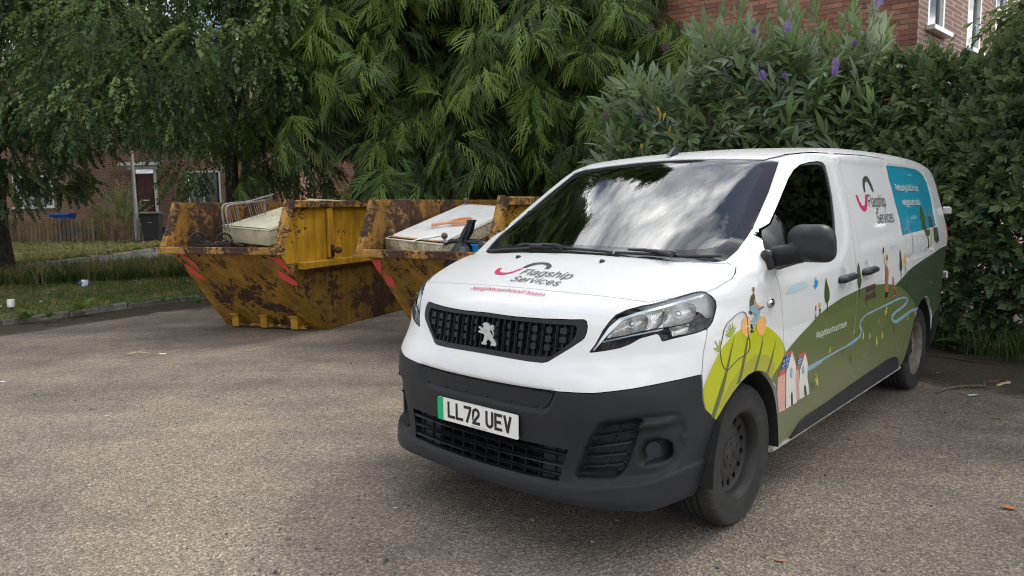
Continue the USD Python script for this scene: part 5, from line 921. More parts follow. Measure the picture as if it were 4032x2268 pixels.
FOG_PANEL = [(.63,.611),(.66,.630),(.77,.650),(.835,.655),(.855,.645),(.862,.60),(.858,.50),(.845,.43),(.834,.414),(.799,.386),(.736,.383),(.535,.384),(.576,.51)]
FOG_VENT = [(.63,.614),(.765,.639),(.75,.599),(.737,.542),(.722,.488),(.709,.434),(.692,.407),(.676,.397),(.538,.392),(.576,.503)]
FOG_HOOD = [(.772,.637),(.845,.641),(.853,.632),(.845,.607),(.757,.598),(.755,.612)]
FOG_HOLE = [(.758,.50),(.762,.528),(.776,.542),(.803,.547),(.82,.529),(.825,.503),(.824,.469),(.812,.446),(.762,.446),(.755,.465)]
LIP = [(-.06,.1),(-.06,.332),(.125,.336),(.42,.338),(.571,.352),(.661,.362),(.737,.372),(.8,.381),(.86,.40),(.93,.42),(.93,.1)]
FRONT = _mask_grid(0, 1.0, .05, 1.25, .005, [(VENT, .016, .006), (FOG_PANEL, .014, .007), (FOG_VENT, .03, .005), (FOG_HOOD, -.018, .006), (FOG_HOLE, .035, .006), (LIP, -.009, .004)])

def fv(p):
    """implicit van body: negative inside"""
    x, y, z = p[..., 0], np.abs(p[..., 1]), p[..., 2]; y2 = np.minimum(y, 1.1) ** 2
    xs = x + _az(np.clip(z, 0, 2.3)) * y2 * np.clip((x + 2) / 2, 0, 1) - .03 * y2 * np.clip((-3.3 - x) / .6, 0, 1)
    zs = z + .055 * y2 * np.clip((z - .9) / .3, 0, 1)
    f1 = map_coordinates(SD, [(xs - GX0) / GH, (zs - GZ0) / GH], order=1, mode='nearest')
    t, r = np.clip((x + .3) / .7, 0, None), np.clip((-3.2 - x) / .85, 0, None)
    f2 = (y - (_wz(np.clip(z, 0, 2.2)) - .05 * t ** 2 - .015 * r ** 2)) * .97
    k = _kz(z); h = np.clip(k - np.abs(f1 - f2), 0, None) / k
    f = np.maximum(f1, f2) + h * h * k * .25
    f = f + map_coordinates(SIDE, [(x + 4.2) / .008, (z - .1) / .008], order=1, mode='nearest') * np.clip((y - .6) / .1, 0, 1)
    return f + map_coordinates(FRONT, [y / .005, (z - .05) / .005], order=1, mode='nearest') * np.clip((x - .25) / .08, 0, 1)

def gv(p, e=.009):
    g = np.stack([fv(p + np.eye(3)[i] * e) - fv(p - np.eye(3)[i] * e) for i in range(3)], -1)
    return g / np.maximum(np.linalg.norm(g, axis=-1, keepdims=True), 1e-9)

def surface_net(vals, o, h):
    """vertices and quads of the zero set of a grid"""
    s = vals < 0; nx, ny, nz = vals.shape
    c = [s[i:nx - 1 + i, j:ny - 1 + j, k:nz - 1 + k] for i in (0, 1) for j in (0, 1) for k in (0, 1)]
    tot = sum(q.astype(np.int8) for q in c); act = (tot > 0) & (tot < 8); ids = -np.ones(act.shape, int); ids[act] = np.arange(act.sum())
    I = np.argwhere(act); acc, cnt = np.zeros((len(I), 3)), np.zeros(len(I))
    for ax in range(3):
        o1, o2 = [a for a in range(3) if a != ax]
        for a in (0, 1):
            for b in (0, 1):
                d0 = np.zeros(3, int); d0[o1], d0[o2] = a, b; d1 = d0.copy(); d1[ax] = 1
                v0, v1 = vals[tuple((I + d0).T)], vals[tuple((I + d1).T)]; cr = (v0 < 0) != (v1 < 0); t = v0 / np.where(cr, v0 - v1, 1)
                p = (I + d0).astype(float); p[:, ax] += t; acc[cr] += p[cr]; cnt[cr] += 1
    V = acc / cnt[:, None] * h + o; F = []
    for ax in range(3):
        o1, o2 = (ax + 1) % 3, (ax + 2) % 3
        a, b = np.moveaxis(s, ax, 0)[:-1], np.moveaxis(s, ax, 0)[1:]
        E = np.argwhere(a != b); inside0 = a[tuple(E.T)]
        rest = [q for q in range(3) if q != ax]; P0 = np.zeros((len(E), 3), int); P0[:, ax] = E[:, 0]; P0[:, rest[0]] = E[:, 1]; P0[:, rest[1]] = E[:, 2]
        q = []
        for d1, d2 in ((-1, -1), (0, -1), (0, 0), (-1, 0)):
            Q = P0.copy(); Q[:, o1] += d1; Q[:, o2] += d2; q.append(ids[tuple(Q.T)])
        q = np.stack(q, 1); q[~inside0] = q[~inside0][:, ::-1]; F.append(q)
    F = np.vstack(F); return V, F[(F >= 0).all(1)]

def to_manifold(V, F):
    F = np.vstack([F[:, [0, 1, 2]], F[:, [0, 2, 3]]]) if F.shape[1] == 4 else F
    return manifold3d.Manifold(manifold3d.Mesh(np.ascontiguousarray(V, np.float32), np.ascontiguousarray(F, np.uint32)))

WALL = .032
def body_box(x0, x1, h):
    o = np.array([x0, -1.02, .06]); n = [int((x1 - x0) / h) + 1, int(2.04 / h) + 1, int(1.92 / h) + 1]
    gx, gy, gz = [o[i] + np.arange(n[i]) * h for i in range(3)]
    vals = fv(np.stack(np.meshgrid(gx, gy, gz, indexing='ij'), -1)); out = []
    for iso in (0.0, WALL):
        v = vals + iso
        for ax in range(3):
            w = np.moveaxis(v, ax, 0); w[0] = np.maximum(w[0], .01); w[-1] = np.maximum(w[-1], .01)
        V, F = surface_net(v, o, h); inner = (V[:, 0] > x0 + 1.5 * h) & (V[:, 0] < x1 - 1.5 * h) & (V[:, 2] > .09)
        for _ in range(2):
            q = V[inner]; V[inner] = q - np.clip(fv(q) + iso, -.01, .01)[:, None] * gv(q)
        out.append((V, F))
    return out

def prism3(poly, axis, lo, hi):
    """a Manifold prism: polygon in (x,z) along y, (y,z) along x or (x,y) along z"""
    parts = []
    for g in getattr(poly, 'geoms', [poly]):
        if g.area < 1e-8: continue
        rings = [np.array(r.coords)[:-1] for r in [g.exterior, *g.interiors]]
        parts.append(manifold3d.Manifold.extrude(manifold3d.CrossSection(rings, manifold3d.FillRule.EvenOdd), hi - lo))
    m = manifold3d.Manifold.compose(parts).translate((0, 0, lo))
    M = {'z': [[1, 0, 0, 0], [0, 1, 0, 0], [0, 0, 1, 0]], 'y': [[1, 0, 0, 0], [0, 0, 1, 0], [0, 1, 0, 0]], 'x': [[0, 0, 1, 0], [1, 0, 0, 0], [0, 1, 0, 0]]}[axis]
    return m.transform(np.array(M, float))

def skin(name, man, m, parent, label=None):
    """a body panel: outer faces take the body's smooth normals, cut edges stay sharp"""
    v, f = tri(man)
    if not len(f): return None
    fn = np.cross(v[f[:, 1]] - v[f[:, 0]], v[f[:, 2]] - v[f[:, 0]]); fn /= np.maximum(np.linalg.norm(fn, axis=1), 1e-15)[:, None]
    G = gv(v); c = v[f].mean(1); outer = (np.abs(fv(c)) < .006) & ((fn * G[f].mean(1)).sum(1) > .6)
    fo, fr = f[outer], f[~outer]; keep = np.unique(fo); re = np.full(len(v), -1); re[keep] = np.arange(len(keep))
    V = np.vstack([v[keep], v[fr].reshape(-1, 3)]); N = np.vstack([G[keep], np.repeat(fn[~outer], 3, 0)])
    F = np.vstack([re[fo], len(keep) + np.arange(len(fr) * 3).reshape(-1, 3)])
    return tag(raw_mesh(path_for(name, parent), V, F, m, N), label)

def drop(uv, axis, sgn=1):
    """points of the 2-d frame dropped onto the body along the axis"""
    uv = np.asarray(uv, float); p = np.zeros((len(uv), 3)); a = {'x': (1, 2, 0), 'y': (0, 2, 1), 'z': (0, 1, 2)}[axis]
    p[:, a[0]], p[:, a[1]] = uv[:, 0], uv[:, 1]; p[:, a[2]] = sgn * {'x': 1.0, 'y': 1.05, 'z': 2.0}[axis]
    for _ in range(60): p[:, a[2]] -= sgn * np.clip(fv(p), -.05, .08) * .9
    return p

def sheet(poly, axis, off, res=.03, sgn=1):
    uv, f = plan_mesh(poly, res); p = drop(uv, axis, sgn); n = gv(p)
    if (axis == 'y') == (sgn > 0): f = f[:, ::-1]
    return p + n * off, f, n

def slab(poly, axis, hi, lo, res=.03, sgn=1):
    """closed plate between two offsets from the body"""
    uv, f = plan_mesh(poly, res); p = drop(uv, axis, sgn); n = gv(p)
    if (axis == 'y') == (sgn > 0): f = f[:, ::-1]
    e = np.sort(np.vstack([f[:, [0, 1]], f[:, [1, 2]], f[:, [2, 0]]]), 1); d = np.vstack([f[:, [0, 1]], f[:, [1, 2]], f[:, [2, 0]]])
    u, inv, cnt = np.unique(e, axis=0, return_inverse=True, return_counts=True); b = d[cnt[inv] == 1]; m = len(p)
    return np.vstack([p + n * hi, p + n * lo]), np.vstack([f, f[:, ::-1] + m, np.c_[b[:, 0], b[:, 1] * 0 + b[:, 0] + m, b[:, 1]], np.c_[b[:, 1], b[:, 0] + m, b[:, 1] + m]])

def dirty_paint(name, color, rough, coat, dust, spots=True):
    """paint with road dust low down and a few flecks"""
    return usdkit.material(stage, L(name), {
        'tc': ('texture_coordinate', {}), 'sep': ('separate_xyz', {}), 'n': ('noise_texture', {'scale': 5.0, 'detail': 6.0, 'roughness': .7}),
        'zr': ('map_range', {'from_min': .75, 'from_max': .22, 'to_min': 0.0, 'to_max': .55, 'clamp': True}), 'mu': ('math', {'math_type': 'multiply'}),
        'v': ('voronoi_texture', {'scale': 26.0}), 'vr': ('rgb_ramp', {'ramp': [(0.0, (.55, .55, .55)), (.055, (.4, .4, .4)), (.075, (0, 0, 0)), (1, (0, 0, 0))]}),
        'n2': ('noise_texture', {'scale': 2.2, 'detail': 2.0}), 'gate': ('rgb_ramp', {'ramp': [(.50, (0, 0, 0)), (.60, (1, 1, 1))]}), 'sp': ('math', {'math_type': 'multiply'}),
        'm1': ('mix', {'color1': color, 'color2': dust}), 'm2': ('mix', {'color2': (.09, .085, .075)}),
        'fr': ('map_range', {'from_min': 0.0, 'from_max': .5, 'to_min': rough, 'to_max': .6, 'clamp': True}),
        'p': ('principled_bsdf', {'coat_weight': coat, 'coat_roughness': .04, 'specular_ior_level': .5})},
        [('tc.object', 'sep.vector'), ('tc.object', 'n.vector'), ('sep.z', 'zr.value'), ('zr.result', 'mu.value1'), ('n.fac', 'mu.value2'), ('mu.value', 'm1.fac'),
         ('tc.object', 'v.vector'), ('v.distance', 'vr.fac'), ('tc.object', 'n2.vector'), ('n2.fac', 'gate.fac'), ('vr.color', 'sp.value1'), ('gate.color', 'sp.value2'), ('sp.value', 'm2.fac'),
         ('m1.color', 'm2.color1'), ('m2.color', 'p.base_color'), ('mu.value', 'fr.value'), ('fr.result', 'p.roughness')], surface='p.BSDF')

white_paint = dirty_paint('white_paint', (.65, .655, .66), .30, .5, (.34, .31, .27))
black_plastic = usdkit.material(stage, L('black_plastic'), {
    'tc': ('texture_coordinate', {}), 'n': ('noise_texture', {'scale': 3.5, 'detail': 6.0, 'roughness': .65}), 'r': ('rgb_ramp', {'ramp': [(.3, (.008, .0095, .0125)), (.7, (.015, .0165, .020))]}),
    'g': ('noise_texture', {'scale': 420.0, 'detail': 2.0}), 'b': ('bump', {'strength': .25, 'distance': .002}),
    'v': ('voronoi_texture', {'scale': 30.0}), 'vr': ('rgb_ramp', {'ramp': [(0.0, (.5, .5, .5)), (.05, (0, 0, 0)), (1, (0, 0, 0))]}), 'm': ('mix', {'color2': (.22, .20, .17)}),
    'p': ('principled_bsdf', {'roughness': .46, 'specular_ior_level': .32})},
    [('tc.object', 'n.vector'), ('n.fac', 'r.fac'), ('tc.object', 'v.vector'), ('v.distance', 'vr.fac'), ('vr.color', 'm.fac'), ('r.color', 'm.color1'), ('m.color', 'p.base_color'), ('tc.object', 'g.vector'), ('g.fac', 'b.height'), ('b.normal', 'p.normal')], surface='p.BSDF')
black_gap = P('black_gap', (.006, .006, .007), .8)
satin_black = P('satin_black', (.012, .012, .014), .35)
windscreen = pane('windscreen_glass', (.74, .84, .81), 2.15)
door_glass = pane('door_glass', (.40, .46, .46), 1.5)
frit = P('glass_border', (.008, .008, .010), .05, specular_ior_level=.65)
chrome = P('chrome', (.75, .76, .78), .12, metallic=1.0)
matt_chrome = P('brushed_metal', (.55, .54, .52), .33, metallic=1.0)
cab_grey = P('cab_lining', (.16, .19, .185), .7)
dash_grey = P('dashboard_plastic', (.055, .065, .065), .6)
seat_cloth = P('seat_cloth', (.03, .032, .035), .9)
clear_lens = pane('lamp_lens', (.97, .98, .98), 1.32)
reflector = usdkit.material(stage, L('lamp_reflector'), {'tc': ('texture_coordinate', {}), 'w': ('wave_texture', {'scale': 38.0, 'distortion': 1.5, 'detail': 1.0}), 'b': ('bump', {'strength': .35, 'distance': .004}),
    'p': ('principled_bsdf', {'metallic': 1.0, 'base_color': (.80, .79, .76), 'roughness': .2})}, [('tc.object', 'w.vector'), ('w.fac', 'b.height'), ('b.normal', 'p.normal')], surface='p.BSDF')
lamp_body = P('lamp_housing', (.012, .014, .018), .18)
light_strip = P('lamp_light_strip', (.80, .84, .88), .22, metallic=.6)
rubber = mottled('tyre_rubber', (.009, .009, .009), (.022, .021, .020), 9.0, .82, .3, 300.0)
steel_black = mottled('black_steel', (.006, .006, .007), (.018, .017, .016), 14.0, .55)
steel_dusty = mottled('dusty_steel', (.10, .085, .065), (.20, .17, .14), 10.0, .6)

van = thing('van', 'white panel van with cartoon hills printed on its side, parked before the bushes', 'van', VAN_AT, VAN_YAW)
zip2 = lambda a: list(zip(np.array(a[::2]) / 1000, np.array(a[1::2]) / 1000))
P2 = lambda n: Polygon(zip2(TR[n])).buffer(0)

ARCH_F = [(.36,.10),(.36,.24),(.345,.40),(.284,.569),(.223,.626),(.165,.672),(.102,.708),(.039,.731),(-.02,.737),(-.074,.731),(-.145,.708),(-.213,.664),(-.276,.607),(-.318,.539),(-.350,.45),(-.37,.36),(-.385,.24),(-.385,.10)]
ARCH_R = [(-2.86,.10),(-2.87,.24),(-2.885,.40),(-2.912,.476),(-2.955,.592),(-3.039,.696),(-3.12,.748),(-3.22,.765),(-3.30,.757),(-3.40,.71),(-3.49,.64),(-3.56,.55),(-3.61,.43),(-3.63,.24),(-3.63,.10)]
DOOR_FRONT = [(-.244,1.361),(-.205,1.30),(-.215,1.21),(-.239,1.17),(-.27,1.06),(-.29,.978),(-.33,.83),(-.389,.66),(-.421,.544),(-.441,.456),(-.475,.33),(-.49,.10)]
DOOR_TOP = [(-1.40,1.810),(-1.223,1.808),(-1.079,1.800),(-.955,1.788),(-.857,1.766),(-.785,1.740),(-.71,1.700),(-.625,1.648),(-.537,1.592),(-.452,1.537),(-.40,1.502),(-.335,1.445)]
DOOR_REAR = [(-1.56,.10),(-1.53,.50),(-1.49,.59),(-1.463,.65),(-1.464,.72),(-1.461,.82),(-1.457,.928),(-1.449,.99),(-1.43,1.08),(-1.405,1.208),(-1.402,1.312),(-1.436,1.53),(-1.46,1.66),(-1.44,1.75)]
DOOR = Polygon(DOOR_FRONT + DOOR_REAR + DOOR_TOP).buffer(0)
SLIDE = Polygon([(-1.44,1.75),(-1.46,1.66)] + [(x - .001, z) for x, z in DOOR_REAR[::-1][2:]] + [(-2.74,.10),(-2.73,.40),(-2.70,.62),(-2.66,.80),(-2.627,.96),(-2.60,1.05),(-2.558,1.14),(-2.552,1.26),(-2.524,1.276),(-2.541,1.478),(-2.539,1.641),(-2.50,1.772),(-2.53,1.795),(-2.52,1.815),(-2.47,1.824),(-2.047,1.826),(-1.50,1.812)]).buffer(0)
WS = np.array([(.128,0),(.128,.283),(.106,.582),(.04,.70),(-.02,.785),(-.10,.805),(-.20,.81),(-.30,.80),(-.56,.762),(-.83,.705),(-.82,.35),(-.825,0)])
WSC = np.array([(.048,0),(.043,.228),(.0,.52),(-.056,.655),(-.10,.712),(-.16,.735),(-.24,.735),(-.365,.713),(-.55,.678),(-.74,.650),(-.768,.62),(-.77,.35),(-.768,0)])
sym = lambda a: Polygon(np.vstack([a, (a * [1, -1])[::-1]])).buffer(0)
WS_P, WSC_P = sym(WS), sym(WSC).buffer(-.01).buffer(.01)
BONNET = np.array([(.613,0),(.605,.239),(.584,.402),(.565,.50),(.546,.60),(.524,.700),(.439,.775),(.351,.82),(.321,.838),(.301,.857),(.238,.874),(.135,.891),(.091,.885),(.007,.851),(-.012,.80),(.04,.72),(.118,.582),(.140,.283),(.140,0)])
HL = np.array(TR['hl']).reshape(-1, 3) / 1000
BUMP_TOP = [(-1.2,.80),(-.9,.80),(-.867,.795),(-.814,.785),(-.729,.767),(-.60,.745),(-.437,.735),(-.258,.731),(0,.731),(.258,.731),(.437,.735),(.60,.745),(.729,.767),(.814,.785),(.867,.795),(.9,.80),(1.2,.80)]
LOW_OPEN = [(-.50,.494),(0,.489),(.50,.494),(.479,.423),(.463,.352),(.30,.345),(0,.342),(-.30,.345),(-.463,.352),(-.479,.423)]
GR_OUT = [(0,1.030),(.15,1.026),(.313,1.027),(.439,1.031),(.493,1.034),(.508,1.027),(.518,1.005),(.518,.979),(.512,.956),(.50,.944),(.46,.913),(.365,.846),(.34,.839),(.268,.838),(.137,.841),(0,.843)]
GR_IN = [(0,1.010),(.153,1.008),(.317,1.006),(.427,1.007),(.462,1.007),(.472,.993),(.472,.970),(.459,.943),(.425,.910),(.377,.872),(.355,.865),(.26,.863),(.129,.865),(0,.867)]
mirror2 = lambda a: Polygon(list(a) + [(-u, v) for u, v in reversed(a)]).buffer(0)
GRO, GRI = mirror2(GR_OUT), mirror2(GR_IN)

fo, fi = body_box(-.62, 1.05, .0105); ro, ri = body_box(-4.22, .36, .022)
front = to_manifold(*fo) - to_manifold(*fi); rear = to_manifold(*ro) - to_manifold(*ri)
arches = [prism3(Polygon(a), 'y', s, e) for a in (ARCH_F, ARCH_R) for s, e in ((.5, 1.3), (-1.3, -.5))]
under = prism3(Polygon([(.20,-.1),(.20,.238),(-4.3,.238),(-4.3,-.1)]), 'y', -1.3, 1.3) + prism3(Polygon([(-1.2,0),(-1.2,.235),(-.9,.236),(-.82,.24),(-.72,.262),(-.6,.268),(0,.268),(.6,.268),(.72,.262),(.82,.24),(.9,.236),(1.2,.235),(1.2,0)]), 'x', .19, 1.3)
cut = arches[0] + arches[1] + arches[2] + arches[3] + under
front, rear = front - cut, rear - cut
G4 = .0034
both = lambda poly, lo=.45, hi=1.3: (prism3(poly, 'y', lo, hi), prism3(poly, 'y', -hi, -lo))
def take(src, tool, gap):
    """the piece of src inside tool, and src without the slightly larger gap tool"""
    return src ^ tool, src - gap

# windscreen, its border and the bonnet
front = front - prism3(WS_P, 'z', 1.15, 1.95); rear = rear - prism3(WS_P, 'z', 1.15, 1.95)
bp = sym(BONNET)
bonnet, front = take(front, prism3(bp.buffer(-G4), 'z', 1.02, 1.45), prism3(bp.buffer(G4), 'z', 1.02, 1.45))
# headlamps: the hole is cut along the line from the lamp's axis
HLD = np.array([.80, .58, .12]); HLD /= np.linalg.norm(HLD)
HLX = np.cross([0, 0, 1.0], HLD); HLX /= np.linalg.norm(HLX); HLY = np.cross(HLD, HLX); HLO = HL.mean(0)
hl2 = lambda pts: np.stack([(np.asarray(pts) - HLO) @ HLX, (np.asarray(pts) - HLO) @ HLY], 1)
def hl_prism(pts, d0, d1, side, grow=0.0):
    g = Polygon(hl2(pts)).buffer(0).buffer(grow); m = prism3(g, 'z', d0, d1)
    T = np.c_[np.stack([HLX, HLY, HLD], 1), HLO]; m = m.transform(T)
    return m if side > 0 else m.mirror((0, 1, 0))
for s in (1, -1): front = front - hl_prism(HL, -.25, .3, s)
# side windows, doors, wings
for q in both(Polygon(GLASS)): front, rear = front - q, rear - q
doors, slides = [], []
for k in (0, 1):
    d, rear = take(rear, both(DOOR.buffer(-G4))[k], both(DOOR.buffer(G4))[k]); doors.append(d)
    d, rear = take(rear, both(SLIDE.buffer(-G4))[k], both(SLIDE.buffer(G4))[k]); slides.append(d)
WING = Polygon([(.413,.80),(.404,.871),(.392,.92),(.365,.985),(.45,1.0),(.45,1.25),(.0,1.3755),(-.13,1.3575),(-.238,1.370)] + DOOR_FRONT[1:] + [(-.385,.10)] + ARCH_F[::-1][2:-3] + [(.284,.569),(.373,.637),(.394,.683),(.406,.741)]).buffer(0)
wings = [front ^ q for q in both(WING.buffer(-G4), .3)]
ahead = prism3(Polygon([(-.13,1.352),(-.244,1.366)] + DOOR_FRONT[1:] + [(1.2,.0),(1.2,1.37),(0,1.37)]).buffer(0), 'y', -1.3, 1.3)
rear = rear - ahead
front = front - prism3(WING.buffer(G4), 'y', .3, 1.3) - prism3(WING.buffer(G4), 'y', -1.3, -.3)
front = front ^ prism3(Polygon([(.24,.0),(.24,1.3),(1.2,1.3),(1.2,0)]), 'y', -1.3, 1.3)
BTP = Polygon(BUMP_TOP + [(1.2,0),(-1.2,0)])
bumper = front ^ prism3(BTP.buffer(-.002), 'x', .1, 1.3) ^ prism3(Polygon([(.413,.83),(.406,.741),(.394,.683),(.373,.637),(.284,.569),(.30,.10),(1.3,.1),(1.3,.83)]), 'y', -1.3, 1.3)
nose = front - prism3(BTP.buffer(.002), 'x', .1, 1.3)
nose = nose - prism3(GRO, 'x', .5, 1.2); bumper = bumper - prism3(Polygon(LOW_OPEN), 'x', .6, 1.2)
skin('body_shell', rear, white_paint, van)
skin('bonnet', bonnet, white_paint, van)
skin('nose_panel', nose, white_paint, van)
bump = skin('front_bumper', bumper, black_plastic, van, 'dusty black plastic front bumper')
for w in wings: skin('front_wing', w, white_paint, van)
door_prims = [skin('front_door', d, white_paint, van) for d in doors]
slide_prims = [skin('sliding_door', d, white_paint, van) for d in slides]

# lining seen through the glass: the body's inner side, open where the windows are
V, F = ri; fq = V[F].mean(1); wsP = WS_P.buffer(.01); gP = Polygon(GLASS).buffer(.01)
keep = (fq[:, 0] > -1.49) & (fq[:, 0] < .1) & (fq[:, 2] > .82) & ~(shapely.contains_xy(wsP, fq[:, 0], fq[:, 1]) & (fq[:, 2] > 1.15)) & ~(shapely.contains_xy(gP, fq[:, 0], fq[:, 2]) & (np.abs(fq[:, 1]) > .6))
lv, lf = V - gv(V) * .004, F[keep]
obj('cab_lining', (lv, lf[:, ::-1]), cab_grey, van)
# windscreen
uv, f, n = sheet(WSC_P, 'z', -.004, .05); n = gv(uv, .05); raw_mesh(path_for('windscreen', van), uv, f, windscreen, n)
uv, f, n = sheet(WS_P.buffer(-.003).difference(WSC_P), 'z', -.0045, .04); n = gv(uv, .03); raw_mesh(path_for('windscreen_border', van), uv, f, frit, n)
for s in (1, -1):
    g = Polygon(GLASS).buffer(-.004); c = Polygon(GLASS_CLEAR)
    uv, f, n = sheet(c, 'y', -.006, .05, s); n = gv(uv, .07); n = np.tile(n[uv[:, 0] < -.7].mean(0), (len(uv), 1)); n /= np.linalg.norm(n, axis=1, keepdims=True); raw_mesh(path_for('side_window', van), uv, f, door_glass, n)
    obj('window_surround', slab(g.difference(c), 'y', -.004, -.03, .05, s), satin_black, van, 40)
    obj('window_pillar_bead', slab(LineString([(-.40,1.215),(-.425,1.485)]).buffer(.006), 'y', -.001, -.02, .05, s), black_gap, van)

# ---- grille
frame = slab(GRO.buffer(-.003).difference(GRI), 'x', -.002, -.03, .03); obj('grille_frame', frame, black_plastic, van, 35)
back = sheet(GRI.buffer(.01), 'x', -.034, .04); gr = raw_mesh(path_for('grille', van), back[0], back[1], black_gap, back[2])
class _Pr:                                           # lets a plain prim act as a parent
    def __init__(self, p): self.p = p
    def GetPath(self): return self.p.GetPath()
for i in range(-13, 14):                             # upright ribs, every second one carrying raised blocks
    y = i * .0345; lo, hi = None, None
    seg = LineString([(y, .80), (y, 1.1)]).intersection(GRI.buffer(-.002))
    if seg.is_empty: continue
    lo, hi = seg.bounds[1], seg.bounds[3]
    if i % 2 == 0:
        obj('grille_rib', slab(sbox(y - .0035, lo, y + .0035, hi), 'x', -.012, -.034, .04), black_plastic, van)
        if abs(i) >= 2:
            w = .006 + .010 * min(1, abs(y) / .45)
            for k in range(4):
                z0 = hi - .012 - k * .0375
                if z0 - .026 > lo: obj('grille_block', slab(sbox(y - w, z0 - .025, y + w, z0), 'x', -.004, -.02, .04), black_plastic, van)
    else:
        obj('grille_rib', slab(sbox(y - .0022, lo, y + .0022, hi), 'x', -.010, -.034, .04), black_plastic, van)
        obj('grille_rib', slab(sbox(y + .0050, lo, y + .0075, hi), 'x', -.013, -.034, .04), black_plastic, van)
for k in range(4):
    z = 1.0 - .0185 - k * .0375
    seg = LineString([(-.6, z), (.6, z)]).intersection(GRI.buffer(-.002)).bounds
    obj('grille_bar', slab(sbox(seg[0], z - .002, seg[2], z + .002), 'x', -.018, -.034, .05), black_plastic, van)
lion = Polygon(zip2(TR['lion'])).buffer(0).buffer(.0012)
obj('lion_badge', slab(lion, 'x', .012, -.006, .5), matt_chrome, van)
def flat_text(s, h, width=None, bold=False):
    """lettering as 2-d triangles (v, f), optionally stretched to a width"""
    m = meshkit.text_mesh(s, h, .001, bold); v, f = np.array(m.vertices), np.array(m.faces); n = np.cross(v[f[:, 1]] - v[f[:, 0]], v[f[:, 2]] - v[f[:, 0]])[:, 2]
    f = f[(n > 0) & (v[f][:, :, 2].min(1) > .0005)]; u, inv = np.unique(f, return_inverse=True); v = v[u][:, :2]; f = inv.reshape(f.shape)
    v[:, 0] -= v[:, 0].min()
    if width: v[:, 0] *= width / v[:, 0].max()
    return v, f
def print_text(name, s, h, m, axis, place, width=None, bold=False, off=.0035):
    v, f = flat_text(s, h, width, bold); uv = place(v); p = drop(uv, axis); n = gv(p); q = p + n * off
    fn = np.cross(q[f[:, 1]] - q[f[:, 0]], q[f[:, 2]] - q[f[:, 0]]); bad = (fn * n[f[:, 0]]).sum(1) < 0; f = f.copy(); f[bad] = f[bad][:, ::-1]
    return raw_mesh(path_for(name, van), q, f, m, n)
print_text('grille_lettering', 'PEUGEOT', .011, P('embossed_plastic', (.030, .032, .035), .4), 'x', lambda v: np.c_[-.068 + v[:, 0], 1.0135 + v[:, 1]][:, [0, 1]] * [1, 1], .136, off=.001)

# ---- headlamps
def hl_pts(n): return np.array(TR[n]).reshape(-1, 3) / 1000
def hl_plate(pts, depth, bowl, res=.012):
    """a reflector set behind the lens, dished"""
    g = Polygon(hl2(pts)).buffer(0); v, f = plan_mesh(g, res); e = np.array([g.exterior.distance(Point(*q)) for q in v]); e = e / max(e.max(), 1e-6)
    w3 = HLO + v[:, :1] * HLX + v[:, 1:] * HLY; t = np.zeros(len(v))
    for _ in range(60): t -= np.clip(fv(w3 + t[:, None] * HLD), -.05, .05) * .9
    return w3 + (t - depth - bowl * (1 - (1 - e) ** 2))[:, None] * HLD, f
flip = lambda m, s: moved(m, np.diag([1, s, 1]).astype(float)) if s < 0 else m
for s in (1, -1):
    hp = thing('headlamp', parent=van)
    obj('lamp_housing', flip(hl_plate(HL, .055, .02), s), lamp_body, hp, 60)
    for n, dep, bowl in (('hl_low', .022, .035), ('hl_mid', .024, .02), ('hl_high', .018, .045), ('hl_fog', .03, .02)):
        obj('reflector', flip(hl_plate(hl_pts(n), dep, bowl), s), reflector, hp, 60)
    obj('light_strip', flip(hl_plate(hl_pts('hl_strip'), .007, .0), s), light_strip, hp, 60)
    obj('chrome_trim', flip(hl_plate(hl_pts('hl_chrome'), .009, .0), s), chrome, hp, 60)
    for n, rr in (('hl_low', .014), ('hl_high', .017)):
        c = hl_pts(n).mean(0) - HLD * .04; b = moved(trimesh.creation.icosphere(2, rr), t=c); obj('bulb', flip(b, s), chrome, hp, 60)
    ring = Polygon(hl2(HL)).buffer(0); lens = hl_plate(HL, .001, .0, .03); obj('lens', flip(lens, s), clear_lens, hp, 60)
    v, f = plan_mesh(ring.difference(ring.buffer(-.006)), .03); w3 = HLO + v[:, :1] * HLX + v[:, 1:] * HLY; t = np.zeros(len(v))
    for _ in range(60): t -= np.clip(fv(w3 + t[:, None] * HLD), -.05, .05) * .9
    obj('lamp_seal', flip((w3 + (t + .0005)[:, None] * HLD, f), s), black_gap, hp)

# ---- lower grille, blank upper vent, fog lamp blanks, number plate
back = slab(Polygon(LOW_OPEN).buffer(.008), 'x', -.07, -.08, .06); obj('intake_backing', back, black_gap, van)
for z in (.464, .418, .376):
    obj('intake_slat', slab(sbox(-.49, z - .006, .49, z + .006).intersection(Polygon(LOW_OPEN)), 'x', -.004, -.07, .06), black_plastic, van, 30)
for y in np.arange(-.43, .44, .078):
    obj('intake_divider', slab(sbox(y - .002, .345, y + .002, .49).intersection(Polygon(LOW_OPEN)), 'x', -.022, -.07, .06), black_plastic, van)
for y0, y1 in ((.36, .47), (-.47, -.30)):
    obj('intake_blank', slab(sbox(y0, .35, y1, .488).intersection(Polygon(LOW_OPEN)), 'x', -.03, -.068, .06), black_plastic, van)
vent = mirror2([(0,.726),(.424,.727),(.415,.70),(.395,.664),(.37,.650),(.17,.650),(0,.651)])
notch = [sbox(y - .010, .640, y + .010, .658) for y in np.linspace(-.35, .35, 6)] + [sbox(y - .009, .722, y + .009, .74) for y in np.linspace(-.33, .33, 6)]
obj('vent_blank', slab(vent.difference(unary_union(notch)), 'x', .006, -.01, .03), black_plastic, van, 35)
